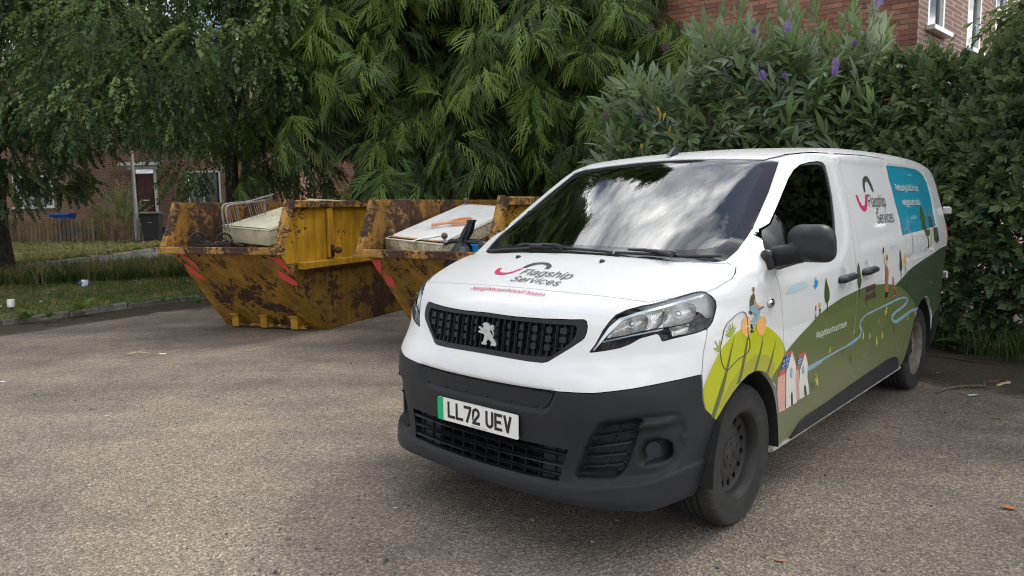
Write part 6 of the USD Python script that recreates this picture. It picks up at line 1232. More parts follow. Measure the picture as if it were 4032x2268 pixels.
obj('vent_bead', slab(LineString([(-.38, .695), (.38, .695)]).buffer(.008).difference(LineString([(-.38, .695), (.38, .695)]).buffer(.0065)), 'x', .0072, 0, .05), satin_black, van)
for s in (1, -1):
    for a, b in (((.599,.565),(.749,.590)), ((.579,.516),(.735,.542)), ((.564,.473),(.722,.493)), ((.549,.427),(.711,.447)), ((.538,.392),(.676,.400))):
        obj('corner_slat', slab(LineString([(a[0] * s, a[1]), (b[0] * s, b[1])]).buffer(.0055, cap_style='flat'), 'x', .017, -.004, .03), black_plastic, van, 30)
    obj('corner_slat_stay', slab(LineString([(.69 * s, .62), (.62 * s, .40)]).buffer(.002, cap_style='flat'), 'x', .012, -.004, .03), black_plastic, van)
    n = unit3 = np.array([.55, .83 * s, .05]); n = n / np.linalg.norm(n); c = np.array([.637, .804 * s, .505]) - n * .030
    cap = trimesh.creation.cylinder(.034, .012, sections=40); T = trimesh.geometry.align_vectors([0, 0, 1], n); T[:3, 3] = c + n * .012; cap.apply_transform(T); obj('fog_lamp_blank', cap, black_plastic, van, 40)
plate_white = P('plate_white', (.74, .74, .70), .35); plate_green = P('plate_green', (.0, .36, .14), .35); ink = P('plate_black', (.008, .008, .009), .4)
PX, PZ = .872, .552
pl = thing('number_plate', parent=van)
rr = sbox(-.26, -.0555, .26, .0555).buffer(-.008).buffer(.008)
on_plate = lambda poly, h0, h1: moved(prism(poly, h0, h1), np.array([[0, 0, 1.0], [1, 0, 0], [0, 1, 0]]), (PX, 0, PZ))
obj('plate', on_plate(rr, -.006, 0), plate_white, pl); obj('green_band', on_plate(rr.intersection(sbox(-.27, -.1, -.221, .1)), 0.0002, .001), plate_green, pl)
def stroke(pts, closed=False, w=.014): return LineString(pts).buffer(w / 2, cap_style='flat', join_style='mitre')
H_, W_ = .079, .05; a = .007
arc = lambda cx, cy, r, a0, a1, n=10: [(cx + r * math.cos(math.radians(t)), cy + r * math.sin(math.radians(t))) for t in np.linspace(a0, a1, n)]
GL = {'L': [[(a, H_), (a, a), (W_, a)]], '7': [[(0, H_ - a), (W_ - a, H_ - a), (W_ - a, H_ - .016), (.019, 0)]], '2': [[(a, H_ - .024), *arc(.025, H_ - .025, .018, 180, -25), (a - .001, a), (W_, a)]],
      'U': [[(a, H_), (a, .025), *arc(.025, .025, .018, 180, 360), (W_ - a, H_)]], 'E': [[(W_ - .002, a), (a, a), (a, H_ - a), (W_ - .002, H_ - a)], [(a, H_ / 2), (W_ - .006, H_ / 2)]], 'V': [[(.006, H_), (.025, .006), (W_ - .006, H_)]]}
x = -.190
for ch in 'LL72 UEV':
    if ch == ' ': x += .030; continue
    g = affinity.translate(unary_union([stroke(q) for q in GL[ch]]).intersection(sbox(0, 0, W_, H_)), x, -H_ / 2 + .002); obj('plate_character', on_plate(g, .0002, .0012), ink, pl); x += .0555 if ch != '7' else .0555
v, f = flat_text('Robins & Day Chiswick', .0055, .10); obj('dealer_lettering', (np.c_[np.full(len(v), PX + .0008), v[:, 0] - .03, v[:, 1] + PZ - .0505], f), ink, pl)
for y in (-.205, .165): obj('plate_screw', moved(trimesh.creation.icosphere(1, .005), t=(PX + .001, y, PZ + .004)), plate_white, pl)

# ---- wipers, washers, aerial, mirrors, handles, indicator, hinges, cladding, sill
def over(pts, h): p = np.asarray(pts, float); return drop(p[:, :2], 'z') + [0, 0, h]
for blade, arm in (([(.068, -.66), (.098, -.39), (.105, -.15), (.122, .08), (.130, .25)], [(.080, -.40), (.110, -.15), (.150, -.06)]), ([(.135, .27), (.090, .45), (.055, .60), (-.02, .765)], [(.110, .33), (.090, .45), (.120, .58)])):
    wp = thing('wiper', parent=van)
    b = smooth_path(over(blade, .018)); obj('wiper_blade', tube(b, .008, 6), satin_black, wp, 60)
    a_ = smooth_path(over(arm, .034)); obj('wiper_arm', tube(a_, np.linspace(.006, .013, len(a_)), 6), satin_black, wp, 60)
    e = over(blade, .028)[len(blade) // 2 - 1: len(blade) // 2 + 1].mean(0); obj('wiper_clip', box(e[0] - .014, e[0] + .014, e[1] - .05, e[1] + .05, e[2] - .012, e[2] + .012, .006), satin_black, wp)
for x, y in ((.238, -.285), (.245, .270)):
    q = drop([(x, y)], 'z')[0]; obj('washer_jet', moved(trimesh.creation.icosphere(2, 1.0), np.diag([.018, .012, .010]), q + [0, 0, .004]), satin_black, van, 60)
q = drop([(-.93, -.01)], 'z')[0]
fin = [(-.055, 0), (.06, 0), (.035, .018), (-.02, .055), (-.045, .058)]
fm = manifold3d.Manifold.hull_points(np.array([(x, s * .016 * (1 - z / .075), z) for x, z in fin for s in (-1, 1)])); obj('aerial_fin', moved(fm, t=q), satin_black, van)
def blob(pts): return manifold3d.Manifold.batch_hull([manifold3d.Manifold.sphere(r, 20).translate(tuple(p)) for p, r in pts])
for s in (1, -1):
    mp = thing('door_mirror', parent=van)
    head = blob([((-.285,1.045,1.345),.070),((-.285,1.125,1.345),.070),((-.29,1.030,1.285),.050),((-.30,1.145,1.285),.050),((-.25,1.075,1.30),.055),((-.25,1.12,1.29),.05),((-.255,1.08,1.35),.05)])
    neck = blob([((-.195,.962,1.278),.038),((-.205,.962,1.245),.030),((-.25,1.05,1.288),.042),((-.25,1.05,1.272),.036)])
    mm = (head + neck) - manifold3d.Manifold.cube((.2, .5, .5)).translate((-.525, .85, 1.1)); v, f = tri(mm.refine_to_length(.014)); t = trimesh.Trimesh(v, f); trimesh.smoothing.filter_taubin(t, .5, .51, 26)
    fold = lambda m: flip(m, s) if s > 0 else flip(moved(moved(m, None, (.18, -.96, 0)), rotm([0, 0, 1], 78), (-.34, .985, 0)), s)   # the far mirror is folded back
    obj('mirror_housing', fold(t), black_plastic, mp, 60)
    foot = blob([((-.15,.93,1.27),.03),((-.16,.94,1.225),.024),((-.26,.935,1.225),.02),((-.25,.935,1.26),.02)]); obj('mirror_foot', flip(foot, s), satin_black, mp, 50)
    obj('mirror_glass', fold(box(-.329, -.3255, 1.0, 1.17, 1.255, 1.385)), chrome, mp)
    for x0, x1, z in ((-1.105, -1.365, 1.078), (-1.54, -1.79, 1.088)):
        yy = drop([(x0 - .13, z)], 'y')[0][1] + .0
        h = blob([((x0 - .015,.957,z - .004),.020),((x0 - .04,.982,z - .002),.020),((x1 + .05,.985,z + .004),.017),((x1 + .012,.965,z + .008),.015)]); v, f = tri(h.refine_to_length(.02)); v[:, 1] = .957 + (v[:, 1] - .957) * 1.0
        bx = np.abs(v[:, 2] - z) > .021; obj('door_handle', flip((v, f), s), satin_black, van, 60)
    q = drop([(-.150, 1.047)], 'y', s)[0]
    ind = thing('side_indicator', parent=van)
    T = np.diag([.036, .010, .024]); obj('indicator_lens', moved(trimesh.creation.icosphere(2, 1.0), T, q + [0, s * .004, 0]), chrome, ind, 60); obj('indicator_bulb', moved(trimesh.creation.icosphere(1, .009), t=q + [0, s * .012, 0]), satin_black, ind, 60)
    for z in (1.43, .87): obj('door_hinge', [box(-4.075, -4.035, min(s * .87, s * .945), max(s * .87, s * .945), z - .036, z + .036, .012), box(-4.09, -4.07, min(s * .90, s * .93), max(s * .90, s * .93), z - .018, z + .018, .004)], matt_chrome, van)
    clad = Polygon([(-.62,.26),(-.655,.30),(-.70,.335),(-.76,.347),(-1.10,.354),(-1.471,.375),(-2.30,.405),(-2.47,.40),(-2.56,.385),(-2.67,.32),(-2.72,.27)]); clad = clad.difference(LineString([(-1.52,.2),(-1.52,.5)]).buffer(.003)).difference(LineString([(-2.72,.2),(-2.73,.5)]).buffer(.003))
    obj('side_cladding', slab(clad, 'y', .014, -.004, .06, s), black_plastic, van, 40)
    sill_l = [drop([(x, .262)], 'y', s)[0] + [0, -s * .004, -.014] for x in np.linspace(-.395, -2.86, 16)]
    obj('sill_flange', tube(np.array(sill_l), .011, 8), mottled('sill_paint%d' % (s > 0), (.50, .48, .44), (.22, .20, .17), 7.0, .5), van, 60)
    obj('rail_cover', slab(LineString([(-2.585, 1.118), (-3.40, 1.150)]).buffer(.008, cap_style='flat'), 'y', -.006, -.02, .06, s), black_gap, van)
tail = Polygon([(-3.63,.238),(-3.63,.45),(-3.60,.55),(-3.75,.60),(-4.02,.62),(-4.06,.238)])
for s in (1, -1): obj('rear_bumper_side', slab(tail, 'y', .012, -.004, .05, s), black_plastic, van, 40)
for s in (1, -1): obj('tail_lamp', slab(Polygon([(-3.985,.75),(-4.02,.75),(-4.02,1.32),(-3.985,1.32)]), 'y', .008, -.004, .05, s), P('tail_lamp_red%d' % (s > 0), (.30, .008, .008), .15), van, 40)
flap = Polygon([(.113,1.035),(.163,1.025),(.232,.996),(.259,.972),(.282,.923),(.295,.891),(.292,.866),(.279,.832),(.257,.804),(.229,.787),(.181,.81),(.137,.828),(.062,.842),(.047,.862),(.05,.888),(.072,.931),(.078,1.003),(.089,1.026)]).buffer(.012).buffer(-.012)
obj('charging_flap', slab(flap.buffer(.0013).difference(flap.buffer(.0002)), 'y', .0042, -.002, .03), P('flap_gap', (.06, .06, .055), .6), van)

# ---- wheels
NB = 62
def tyre_mesh():
    pr = [(.205,-.088),(.213,-.098),(.235,-.106),(.262,-.111),(.292,-.110),(.315,-.104),(.328,-.094),(.335,-.080),(.338,-.062),(.3385,-.044),(.3385,-.040),(.330,-.038),(.330,-.032),(.339,-.030),(.3395,-.012),(.3395,-.006),(.331,-.004),(.331,.004),(.3395,.006),(.3395,.012),(.339,.030),(.330,.032),(.330,.038),(.3385,.040),(.3385,.044),(.338,.062),(.335,.080),(.328,.094),(.315,.104),(.292,.110),(.262,.111),(.235,.106),(.213,.098),(.205,.088)]
    pr = np.array(pr); n = NB * 6; v, q = lathe(pr, n, 'y'); v = v.reshape(len(pr), n, 3); k = np.arange(n) % 6
    for r in range(len(pr)):
        h = abs(pr[r, 1]); depth = .006 if .043 < h < .095 else (.003 if h < .043 and pr[r, 0] > .334 else 0)
        if depth:
            sel = (k == 0) if pr[r, 1] > 0 else (k == 3); fac = 1 - depth * sel / pr[r, 0]; v[r, :, 0] *= fac; v[r, :, 2] *= fac
    return v.reshape(-1, 3), q
tyre = tyre_mesh()
def rim_meshes():
    barrel = lathe([(.196,-.085),(.216,-.090),(.219,-.096),(.214,-.100)][::-1] + [(.19,-.05),(.183,.0),(.186,.06),(.205,.094),(.217,.099),(.220,.096),(.218,.088),(.207,.084),(.196,.070),(.188,.050),(.186,.046)], 64, 'y')
    prof = [(.0,.038),(.062,.038),(.075,.050),(.098,.050),(.118,.040),(.145,.030),(.172,.034),(.188,.046),(.188,.040),(.172,.027),(.145,.022),(.118,.032),(.098,.042),(.075,.042),(.062,.030),(.0,.030)]
    disc = manifold3d.Manifold.revolve(manifold3d.CrossSection([np.array(prof)[::-1]], manifold3d.FillRule.NonZero), 64)
    for i in range(15):
        t = 2 * math.pi * i / 15; h = manifold3d.Manifold.cylinder(.2, 1, 1, 14).scale((.020, .0125, 1)).translate((.152, 0, -.05)).rotate((0, 0, math.degrees(t))); disc = disc - h
    v, f = tri(disc); disc = (v[:, [0, 2, 1]], f[:, ::-1])
    hub = lathe([(.0,.062),(.030,.062),(.055,.058),(.078,.053),(.082,.046),(.082,.03)], 40, 'y')
    bolts = [moved(lathe([(.0,.008),(.007,.007),(.010,.0)], 10, 'y'), t=(.052 * math.cos(t), .056, .052 * math.sin(t))) for t in np.arange(5) * 2 * math.pi / 5]
    return barrel, disc, hub, bolts
barrel, disc, hub, bolts = rim_meshes()
lion2 = affinity.scale(affinity.translate(lion, -lion.centroid.x, -lion.centroid.y), .40, .40, origin=(0, 0))
for x, rimmat, lab in ((0.0, steel_black, 'black steel front wheel'), (-3.275, steel_dusty, 'dusty grey steel rear wheel')):
    for s in (1, -1):
        w = thing('wheel', lab, None, (x, s * .792, .332), 0.0 if s > 0 else math.pi, parent=van)
        obj('tyre', tyre, rubber, w, 35); obj('rim', barrel, rimmat, w, 40); obj('wheel_disc', disc, rimmat, w, 30); obj('hub_cap', [hub, *bolts], steel_black, w, 40)
        v, f = plan_mesh(lion2, .5); obj('hub_emblem', (np.c_[-v[:, 0], np.full(len(v), .0632), v[:, 1]], f[:, ::-1]), rubber, w)
        obj('brake_drum', moved(trimesh.creation.cylinder(.15, .06, sections=32), rotm([1, 0, 0], 90), (0, -.03, 0)), steel_black, w, 40)
        ar = np.array(Polygon([(u, z) for u, z in (ARCH_F if x == 0 else ARCH_R)]).buffer(-.004).exterior.segmentize(.05).coords)[:-1]; ar = ar[ar[:, 1] > .25]; ar = ar[np.argsort(np.arctan2(ar[:, 1] - .20, ar[:, 0] - x))]
        lv = np.array([((u - x) * (1 if s > 0 else -1), y, z - .332) for u, z in ar for y in (-.33, .132)]); lf = np.array([(2 * i, 2 * i + 1, 2 * i + 3, 2 * i + 2) for i in range(len(ar) - 1)])
        obj('wheel_arch_liner', (lv, lf), black_gap, w)
obj('underbody', [box(-3.95, .62, -.70, .70, .30, .34), box(-2.8, -.45, -.86, .86, .27, .32), box(-.42, .62, -.55, .55, .22, .31)], black_gap, van)

# ---- cab interior
dash = blob([((.02,-.70,1.17),.05),((.02,.70,1.17),.05),((-.28,-.72,1.13),.07),((-.28,.72,1.13),.07),((-.30,-.70,.8),.06),((-.30,.70,.8),.06),((.1,-.7,.8),.05),((.1,.7,.8),.05)])
obj('dashboard', dash, dash_grey, van, 40)
obj('instrument_hood', blob([((-.22,-.26,1.22),.03),((-.22,-.56,1.22),.03),((-.10,-.30,1.18),.03),((-.10,-.52,1.18),.03)]), dash_grey, van, 40)
sw = trimesh.creation.torus(.185, .016, 32, 10); sw.apply_transform(trimesh.transformations.rotation_matrix(math.radians(-62), [0, 1, 0])); obj('steering_wheel', [moved(sw, t=(-.44, -.40, 1.12)), moved(trimesh.creation.cylinder(.06, .05, sections=20), rotm([0, 1, 0], -62), (-.43, -.40, 1.115)), moved(trimesh.creation.box([.03, .34, .03]), rotm([0, 1, 0], -62), (-.43, -.40, 1.115))], satin_black, van, 40)
for y, w in ((-.45, .24), (.12, .20), (.52, .20)):
    st = thing('cab_seat', parent=van)
    obj('seat_cushion', blob([((-.62,y - w + .06,.80),.06),((-.62,y + w - .06,.80),.06),((-1.12,y - w + .06,.76),.07),((-1.12,y + w - .06,.76),.07)]), seat_cloth, st, 50)
    obj('seat_back', blob([((-1.10,y - w + .06,.82),.07),((-1.10,y + w - .06,.82),.07),((-1.28,y - w + .10,1.38),.05),((-1.28,y + w - .10,1.38),.05)]), seat_cloth, st, 50)
    obj('head_rest', blob([((-1.30,y - .09,1.50),.045),((-1.30,y + .09,1.50),.045),((-1.31,y - .08,1.58),.04),((-1.31,y + .08,1.58),.04)]), seat_cloth, st, 50)
_bz = np.linspace(.40, 1.78, 20); _by = _wz(_bz) - .06; _by[-1] -= .06
obj('bulkhead', moved(prism(Polygon(list(zip(_by, _bz)) + list(zip(-_by[::-1], _bz[::-1]))), -1.50, -1.47), np.array([[0, 0, 1.0], [1, 0, 0], [0, 1, 0]])), cab_grey, van)
obj('interior_mirror', blob([((-.62,-.09,1.60),.025),((-.62,.09,1.60),.025),((-.63,0,1.64),.012)]), satin_black, van, 50)
obj('paper_slip', [(drop([(-.03,-.62),(-.05,-.50),(-.07,-.51),(-.05,-.63)], 'z') - [0, 0, .03], np.array([[0, 1, 2, 3]]))], P('paper_white', (.75, .75, .72), .7), van)

# ---- printed picture on the side (flat film, a millimetre proud, cut at the gaps and openings)
C = dict(lime=(.38,.40,.008), lime2=(.30,.30,.03), olive=(.082,.098,.034), dkgreen=(.030,.043,.024), stripe=(.075,.085,.022), leaf=(.27,.30,.03), cypress=(.035,.055,.016), water=(.20,.33,.38), pink=(.58,.32,.27), red=(.42,.09,.06), wall=(.66,.63,.58),
         navy=(.025,.06,.16), sky=(.16,.36,.42), ink=(.01,.011,.013), brown=(.055,.028,.028), skin=(.58,.27,.17), teal=(.006,.23,.34), orange=(.72,.37,.12), yellow=(.50,.48,.09), text=(.72,.74,.70), grey=(.04,.045,.05), magenta=(.52,.03,.11), rust=(.36,.12,.05), cloud=(.45,.62,.66), cloud2=(.10,.38,.47), bird=(.02,.28,.48), drop=(.045,.055,.02), hose=(.30,.35,.36), halo=(.62,.62,.62), cream=(.68,.52,.30))
def film(n, c):
    return dirty_paint('print_' + n, c, .30, .5, (.20, .18, .14))
PM = {k: film(k, c) for k, c in C.items()}
_gaps = unary_union([Polygon(a).buffer(.004) for a in (ARCH_F, ARCH_R)] + [DOOR.exterior.buffer(.0035), SLIDE.exterior.buffer(.0035), Polygon(GLASS), flap.exterior.buffer(.002), sbox(-3.42, 1.10, -2.58, 1.15).intersection(LineString([(-2.58, 1.112), (-3.42, 1.146)]).buffer(.010)),
    Polygon([(.413,.83),(.406,.741),(.394,.683),(.373,.637),(.284,.569),(.30,.10),(1.3,.1),(1.3,.83)]).buffer(.003)])
def prt(name, poly, c, off=.0012, res=.035):
    if isinstance(poly, str): poly = P2(poly)
    g = poly.buffer(0).difference(_gaps)
    if g.is_empty or g.area < 1e-7: return
    p, f, n = sheet(g, 'y', off, res); raw_mesh(path_for(name, van), p, f, PM[c], n)
def pxz(n): return zip2(TR[n])
HILL_TOP = [(-.372,.777),(-.418,.796),(-.524,.832),(-.663,.871),(-.80,.912),(-.944,.938),(-1.165,.966),(-1.447,.983),(-1.62,.989),(-1.827,.985),(-2.052,.969),(-2.259,.946),(-2.408,.921),(-2.53,.887),(-2.661,.843),(-2.804,.792),(-2.91,.743),(-2.968,.709)]
LIME_TOP = [(.402,.737),(.391,.757),(.372,.786),(.347,.828),(.312,.869),(.273,.90),(.225,.926),(.175,.947),(.132,.957),(.105,.962),(.059,.967),(.001,.966),(-.062,.956),(-.117,.94),(-.176,.916),(-.242,.881),(-.299,.847),(-.341,.808),(-.372,.777)]
hill = Polygon(HILL_TOP + [(-2.98,.60),(-2.90,.242),(-.37,.242),(-.35,.45),(-.27,.63),(-.205,.668),(-.266,.704),(-.336,.745)])
limep = Polygon(LIME_TOP + [(-.336,.745),(-.266,.704),(-.205,.668),(.0,.60),(.20,.50),(.284,.569),(.373,.637),(.394,.683),(.406,.725)])
hill2 = Polygon([(-2.305,.937),(-2.401,.959),(-2.563,.995),(-2.637,1.013),(-2.814,1.039),(-3.065,1.066),(-3.289,1.088),(-3.409,1.098),(-3.617,1.122),(-3.97,1.135),(-3.975,.62),(-3.60,.56),(-3.50,.64)] + [(-3.4,.70),(-3.2,.70),(-3.0,.66)] + HILL_TOP[::-1][:6])
prt('printed_hill', hill, 'olive'); prt('printed_lime_hill', limep, 'lime'); prt('printed_far_hill', hill2, 'dkgreen', .0016, .02)
prt('printed_hill_shadow', P2('halo').difference(limep), 'halo', .0010)
inner = Polygon([(.29,.62),(.20,.72),(.10,.79),(-.02,.82),(-.14,.80),(-.24,.74),(-.22,.66),(0,.62)]); prt('printed_lime_hollow', inner, 'lime2', .0016)
for n in ('st1','st2','st3','st4'): prt('printed_furrow', n, 'stripe', .0022)
for n in ('plant1','plant2'): prt('printed_plant', n, 'leaf', .0022)
prt('printed_stream', 'road', 'water', .0020)
for k in ('1', '2'):
    h = 'house' + k
    prt('printed_house_side', h + '_pink', 'pink', .0024); prt('printed_house_roof', h + '_roof', 'red', .0028); prt('printed_house_front', h + '_white', 'wall', .0032)
    prt('printed_solar_panel', h + '_solar', 'navy', .0036); prt('printed_house_window', h + '_win', 'sky', .0036); prt('printed_house_door', h + '_door', 'ink', .0036)
    q = np.array(pxz(h + '_solar')); lines = []
    for t in (.25, .5, .75): lines.append(LineString([q[0] + (q[1] - q[0]) * t, q[3] + (q[2] - q[3]) * t]).buffer(.0016))
    for t in (.33, .66): lines.append(LineString([q[0] + (q[3] - q[0]) * t, q[1] + (q[2] - q[1]) * t]).buffer(.0016))
    prt('printed_panel_lines', unary_union(lines), 'cloud', .0040)
for n, c in (('tree1','cypress'),('tree2','cypress'),('tree3','dkgreen'),('tree4','orange')):
    prt('printed_tree', n, c, .0024); prt('printed_trunk', n + 't', 'brown', .0028)
for n in ('bench','bench2','bench_l1','bench_l2'): prt('printed_bench', n, 'brown', .0026)
for n, c in (('w_hair','ink'),('w_face','skin'),('w_top','cream'),('w_bag','cypress'),('w_trousers','rust'),('w_shoes','ink')): prt('printed_woman', n, c, .0028 + .0003 * (n == 'w_bag'))
prt('printed_dog', 'dog', 'red', .0026); prt('printed_dog', 'dog_dark', 'brown', .0030)
for n, c, o in (('cyc_w1','orange',.0026),('cyc_w2','orange',.0026),('cyc_f1','wall',.0030),('cyc_f2','wall',.0030),('cyc_seat','ink',.0030),('cyc_leg2','sky',.0030),('cyc_legs','water',.0034),('cyc_shirt','cypress',.0036),('cyc_arm','skin',.0040),('cyc_face','skin',.0034),('cyc_hair','ink',.0038),('cyc_shoe','ink',.0038),('cyc_shoe2','ink',.0038),('cyc_bar','ink',.0040)): prt('printed_cyclist', n, c, o)
prt('printed_reeds', 'grassy', 'yellow', .0024); prt('printed_reeds', 'grassy2', 'cypress', .0024); prt('printed_reeds', 'reed', 'yellow', .0026)
prt('printed_cloud', 'cloud1', 'cloud', .0014); prt('printed_cloud', 'cloud2', 'cloud', .0014)
prt('printed_bird', 'bird', 'bird', .0020); prt('printed_tulip', 'tulip', 'magenta', .0020); prt('printed_tulip', 'flower', 'orange', .0020); prt('printed_stem', 'tulip_s', 'cypress', .0022); prt('printed_stem', 'flower_s', 'cypress', .0022)
def drop_shape(t, b):
    t, b = np.array(t), np.array(b); h = np.linalg.norm(t - b); w = h * .52; u = (t - b) / h; r = np.array([u[1], -u[0]])
    return Polygon([b + u * h * y + r * w * x for x, y in ((0,1),(.18,.8),(.36,.5),(.46,.28),(.36,.08),(.12,0),(-.12,0),(-.36,.08),(-.46,.28),(-.36,.5),(-.18,.8))])
for t, b in zip(pxz('drops'), pxz('drops_b')): prt('printed_bush', drop_shape(t, b), 'yellow', .0028)
for t, b in zip(pxz('ddrops'), pxz('ddrops_b')): prt('printed_bush', drop_shape(t, b), 'drop', .0026)
prt('printed_dots', unary_union([Point(*q).buffer(.0075) for q in pxz('dots')]), 'olive', .0020)
prt('printed_teal_panel', 'teal', 'teal', .0022, .012)
for n in ('cloud3','cloud4'): prt('printed_cloud', n, 'cloud2', .0032)
for n in ('mill','mill_b','mill_low'): prt('printed_wind_turbine', n, 'hose', .0034, .015)
for n, c in (('arrow_tree','cypress'),('arrow_low','cypress'),('man','grey'),('man_legs','cream'),('man2','grey'),('man_head','rust'),('kite','red')): prt('printed_man' if n[:3] == 'man' else 'printed_tree' if n[0] == 'a' else 'printed_kite', n, c, .0036, .015)
prt('logo_arc', 'arc_grey', 'grey', .0018); prt('logo_arc', 'arc_pink', 'magenta', .0018)
side_at = lambda x0, z0: (lambda v: np.c_[x0 - v[:, 0], z0 + v[:, 1]])
print_text('lettering', 'Flagship', .080, PM['grey'], 'y', side_at(-1.905, 1.482), .392)
print_text('lettering', 'Services', .080, PM['grey'], 'y', side_at(-2.02, 1.372), .385)
print_text('lettering', 'Reducing Co2 in our', .046, PM['text'], 'y', side_at(-2.625, 1.595), .66, True, .0055)
print_text('lettering', 'neighbourhoods', .046, PM['text'], 'y', side_at(-2.715, 1.487), .52, True, .0055)
print_text('lettering', 'Neighbourhood team', .037, PM['text'], 'y', side_at(-.784, .785), .507)
top_at = lambda x0, y0: (lambda v: np.c_[x0 - v[:, 1], y0 + v[:, 0]])
print_text('bonnet_lettering', 'Flagship', .066, PM['grey'], 'z', top_at(.478, -.070), .312)
print_text('bonnet_lettering', 'Services', .058, PM['grey'], 'z', top_at(.556, -.063), .295)
print_text('nose_lettering', 'Neighbourhood team', .034, PM['magenta'], 'z', top_at(.668, -.225), .462)
for n, c in (('logo_pink','magenta'),('logo_grey','grey')):
    p, f, n_ = sheet(P2(n), 'z', .0018, .04); raw_mesh(path_for('bonnet_logo_arc', van), p, f, PM[c], n_)

# ================================================================== mugs, daisies and litter
mug_w = P('mug_white', (.72, .72, .70), .22, coat_weight=.5)
def mug(label, loc, yaw, tilt, handle=True, print_=None):
    t = thing('mug', label, 'mug', loc, yaw, None, rot=None); T = rotm([1, 0, 0], tilt); k = 1.22
    obj('mug_body', moved(lathe([(.0,.004),(.036,.0),(.041,.006),(.0425,.05),(.0425,.094),(.041,.097),(.0385,.094),(.0385,.02),(.03,.010),(.0,.010)], 36, 'z'), T * k), mug_w, t, 40)
    if handle: obj('mug_handle', moved(tube(smooth_path([(.040,0,.078),(.060,0,.080),(.070,0,.062),(.066,0,.038),(.052,0,.024),(.040,0,.024)], 4), .0058, 8), T * k), mug_w, t, 60)
    if print_: obj('blue_flower_print', [moved(box(.0433 * math.cos(a) - .006, .0433 * math.cos(a) + .006, .0433 * math.sin(a) - .003, .0433 * math.sin(a) + .001, z, z + .012, .002), T * k) for a, z in ((-1.55, .05), (-1.3, .035), (-1.75, .03), (-1.2, .06))], print_, t)
p = gp(45, 1224); mug('white mug standing on the grass at the left edge, its handle hidden', (p[0] * .985, p[1] * .985, .085), 1.9, 3)
blue = P('mug_blue', (.05, .14, .52), .4); p = gp(334, 1148); mug('white mug with a handle and blue print, raised above the weed', (p[0] * .93, p[1] * .93, .20), -.35, -5, True, blue)
bl = thing('blue_flowers', 'thin stems of small blue flowers below the handled mug', 'flowers', (p[0] * .92, p[1] * .92, .05)); r_ = np.random.default_rng(4); stem_m = P('stem_green', (.05, .10, .025), .6)
for i in range(7):
    x, y, h = r_.normal(0, .09), r_.normal(0, .05), r_.uniform(.10, .26); obj('stem', tube([(x * .4, y, -.05), (x * .8, y, h * .6), (x, y, h)], .003, 4), stem_m, bl)
    for k in range(4): obj('petal', moved(trimesh.creation.icosphere(1, 1.0), np.diag([.013, .010, .006]), (x + r_.normal(0, .014), y, h + r_.normal(0, .012))), blue, bl)
daisy = lathe([(.0, .006), (.007, .004), (.016, .001), (.016, .0), (.0, .0)], 9, 'z'); dp = points_in(near_g.intersection(sbox(-10.5, 8, -4, 15)), 26, 81, .15); q4 = np.tile([1.0, 0, 0, 0], (len(dp), 1))
tag(instancer('daisies', [(daisy, P('petal_white', (.78, .78, .74), .7), None)], dp, q4, np.random.default_rng(5).uniform(.9, 1.9, len(dp)), np.zeros(len(dp), int)), 'scattered white daisies in the short grass', 'flowers')
# loose chippings
r_ = np.random.default_rng(6); st = trimesh.creation.icosphere(1, 1.0); st.vertices *= 1 + r_.normal(0, .16, (len(st.vertices), 1)); st2 = trimesh.creation.icosphere(1, 1.0); st2.vertices *= (1 + r_.normal(0, .2, (len(st2.vertices), 1))) * [1, .7, .6]
chip_m = [P('chip_grey', (.16, .15, .14), .85), P('chip_dark', (.05, .047, .045), .8), P('chip_pale', (.34, .31, .27), .85)]
view = CP.intersection(Polygon([(-1.2, 1.2), (1.2, 1.2), (9, 8), (6, 12), (-12, 14)])); u_ = r_.random(5200); ang = np.radians(r_.uniform(-40, 40, 5200)); rad = 1.9 + 9 * u_ ** 2; cp_ = np.c_[rad * np.sin(ang), rad * np.cos(ang)]; shapely.prepare(CP); cp_ = cp_[shapely.contains_xy(CP.buffer(-.05), cp_[:, 0], cp_[:, 1])]
qq = r_.normal(0, 1, (len(cp_), 4)); tag(instancer('loose_chippings', [(s, m, None) for s in (st, st2) for m in chip_m], np.c_[cp_, zg(cp_[:, 0], cp_[:, 1]) + .001], qq, np.minimum(r_.lognormal(-5.75, .45, len(cp_)), .011), r_.choice(6, len(cp_), p=[.3, .14, .06, .3, .14, .06])), 'loose stone chippings scattered over the worn car park', 'gravel', kind='stuff')
# fallen leaves and bits along the edges
lf_ = leaf_mesh(.06, .032, .5, .3); edge = LineString(KERB[3:]).buffer(.55).intersection(CP).union(LineString(BACK[3:-1]).buffer(1.0).intersection(CP)); ep = points_in(edge, 1100, 91, .008); r_ = np.random.default_rng(92); a = r_.uniform(0, 6.28, len(ep))
tag(instancer('leaf_litter', [(lf_, mottled('litter_brown', (.07, .042, .022), (.16, .10, .05), 20.0, .9), None), (lf_, P('litter_tan', (.26, .17, .09), .9), None), (lf_, P('litter_dark', (.035, .026, .02), .9), None)], ep, np.c_[np.cos(a / 2), r_.normal(0, .12, len(ep)), r_.normal(0, .12, len(ep)), np.sin(a / 2)], r_.uniform(.35, 1.0, len(ep)), r_.choice(3, len(ep), p=[.5, .12, .38])), 'small dead leaves gathered along the edges of the car park', 'dead leaves', kind='stuff')
band = LineString(KERB[3:]).buffer(.9).intersection(CP); strip2 = LineString(BACK[4:-1]).buffer(1.1).intersection(CP)
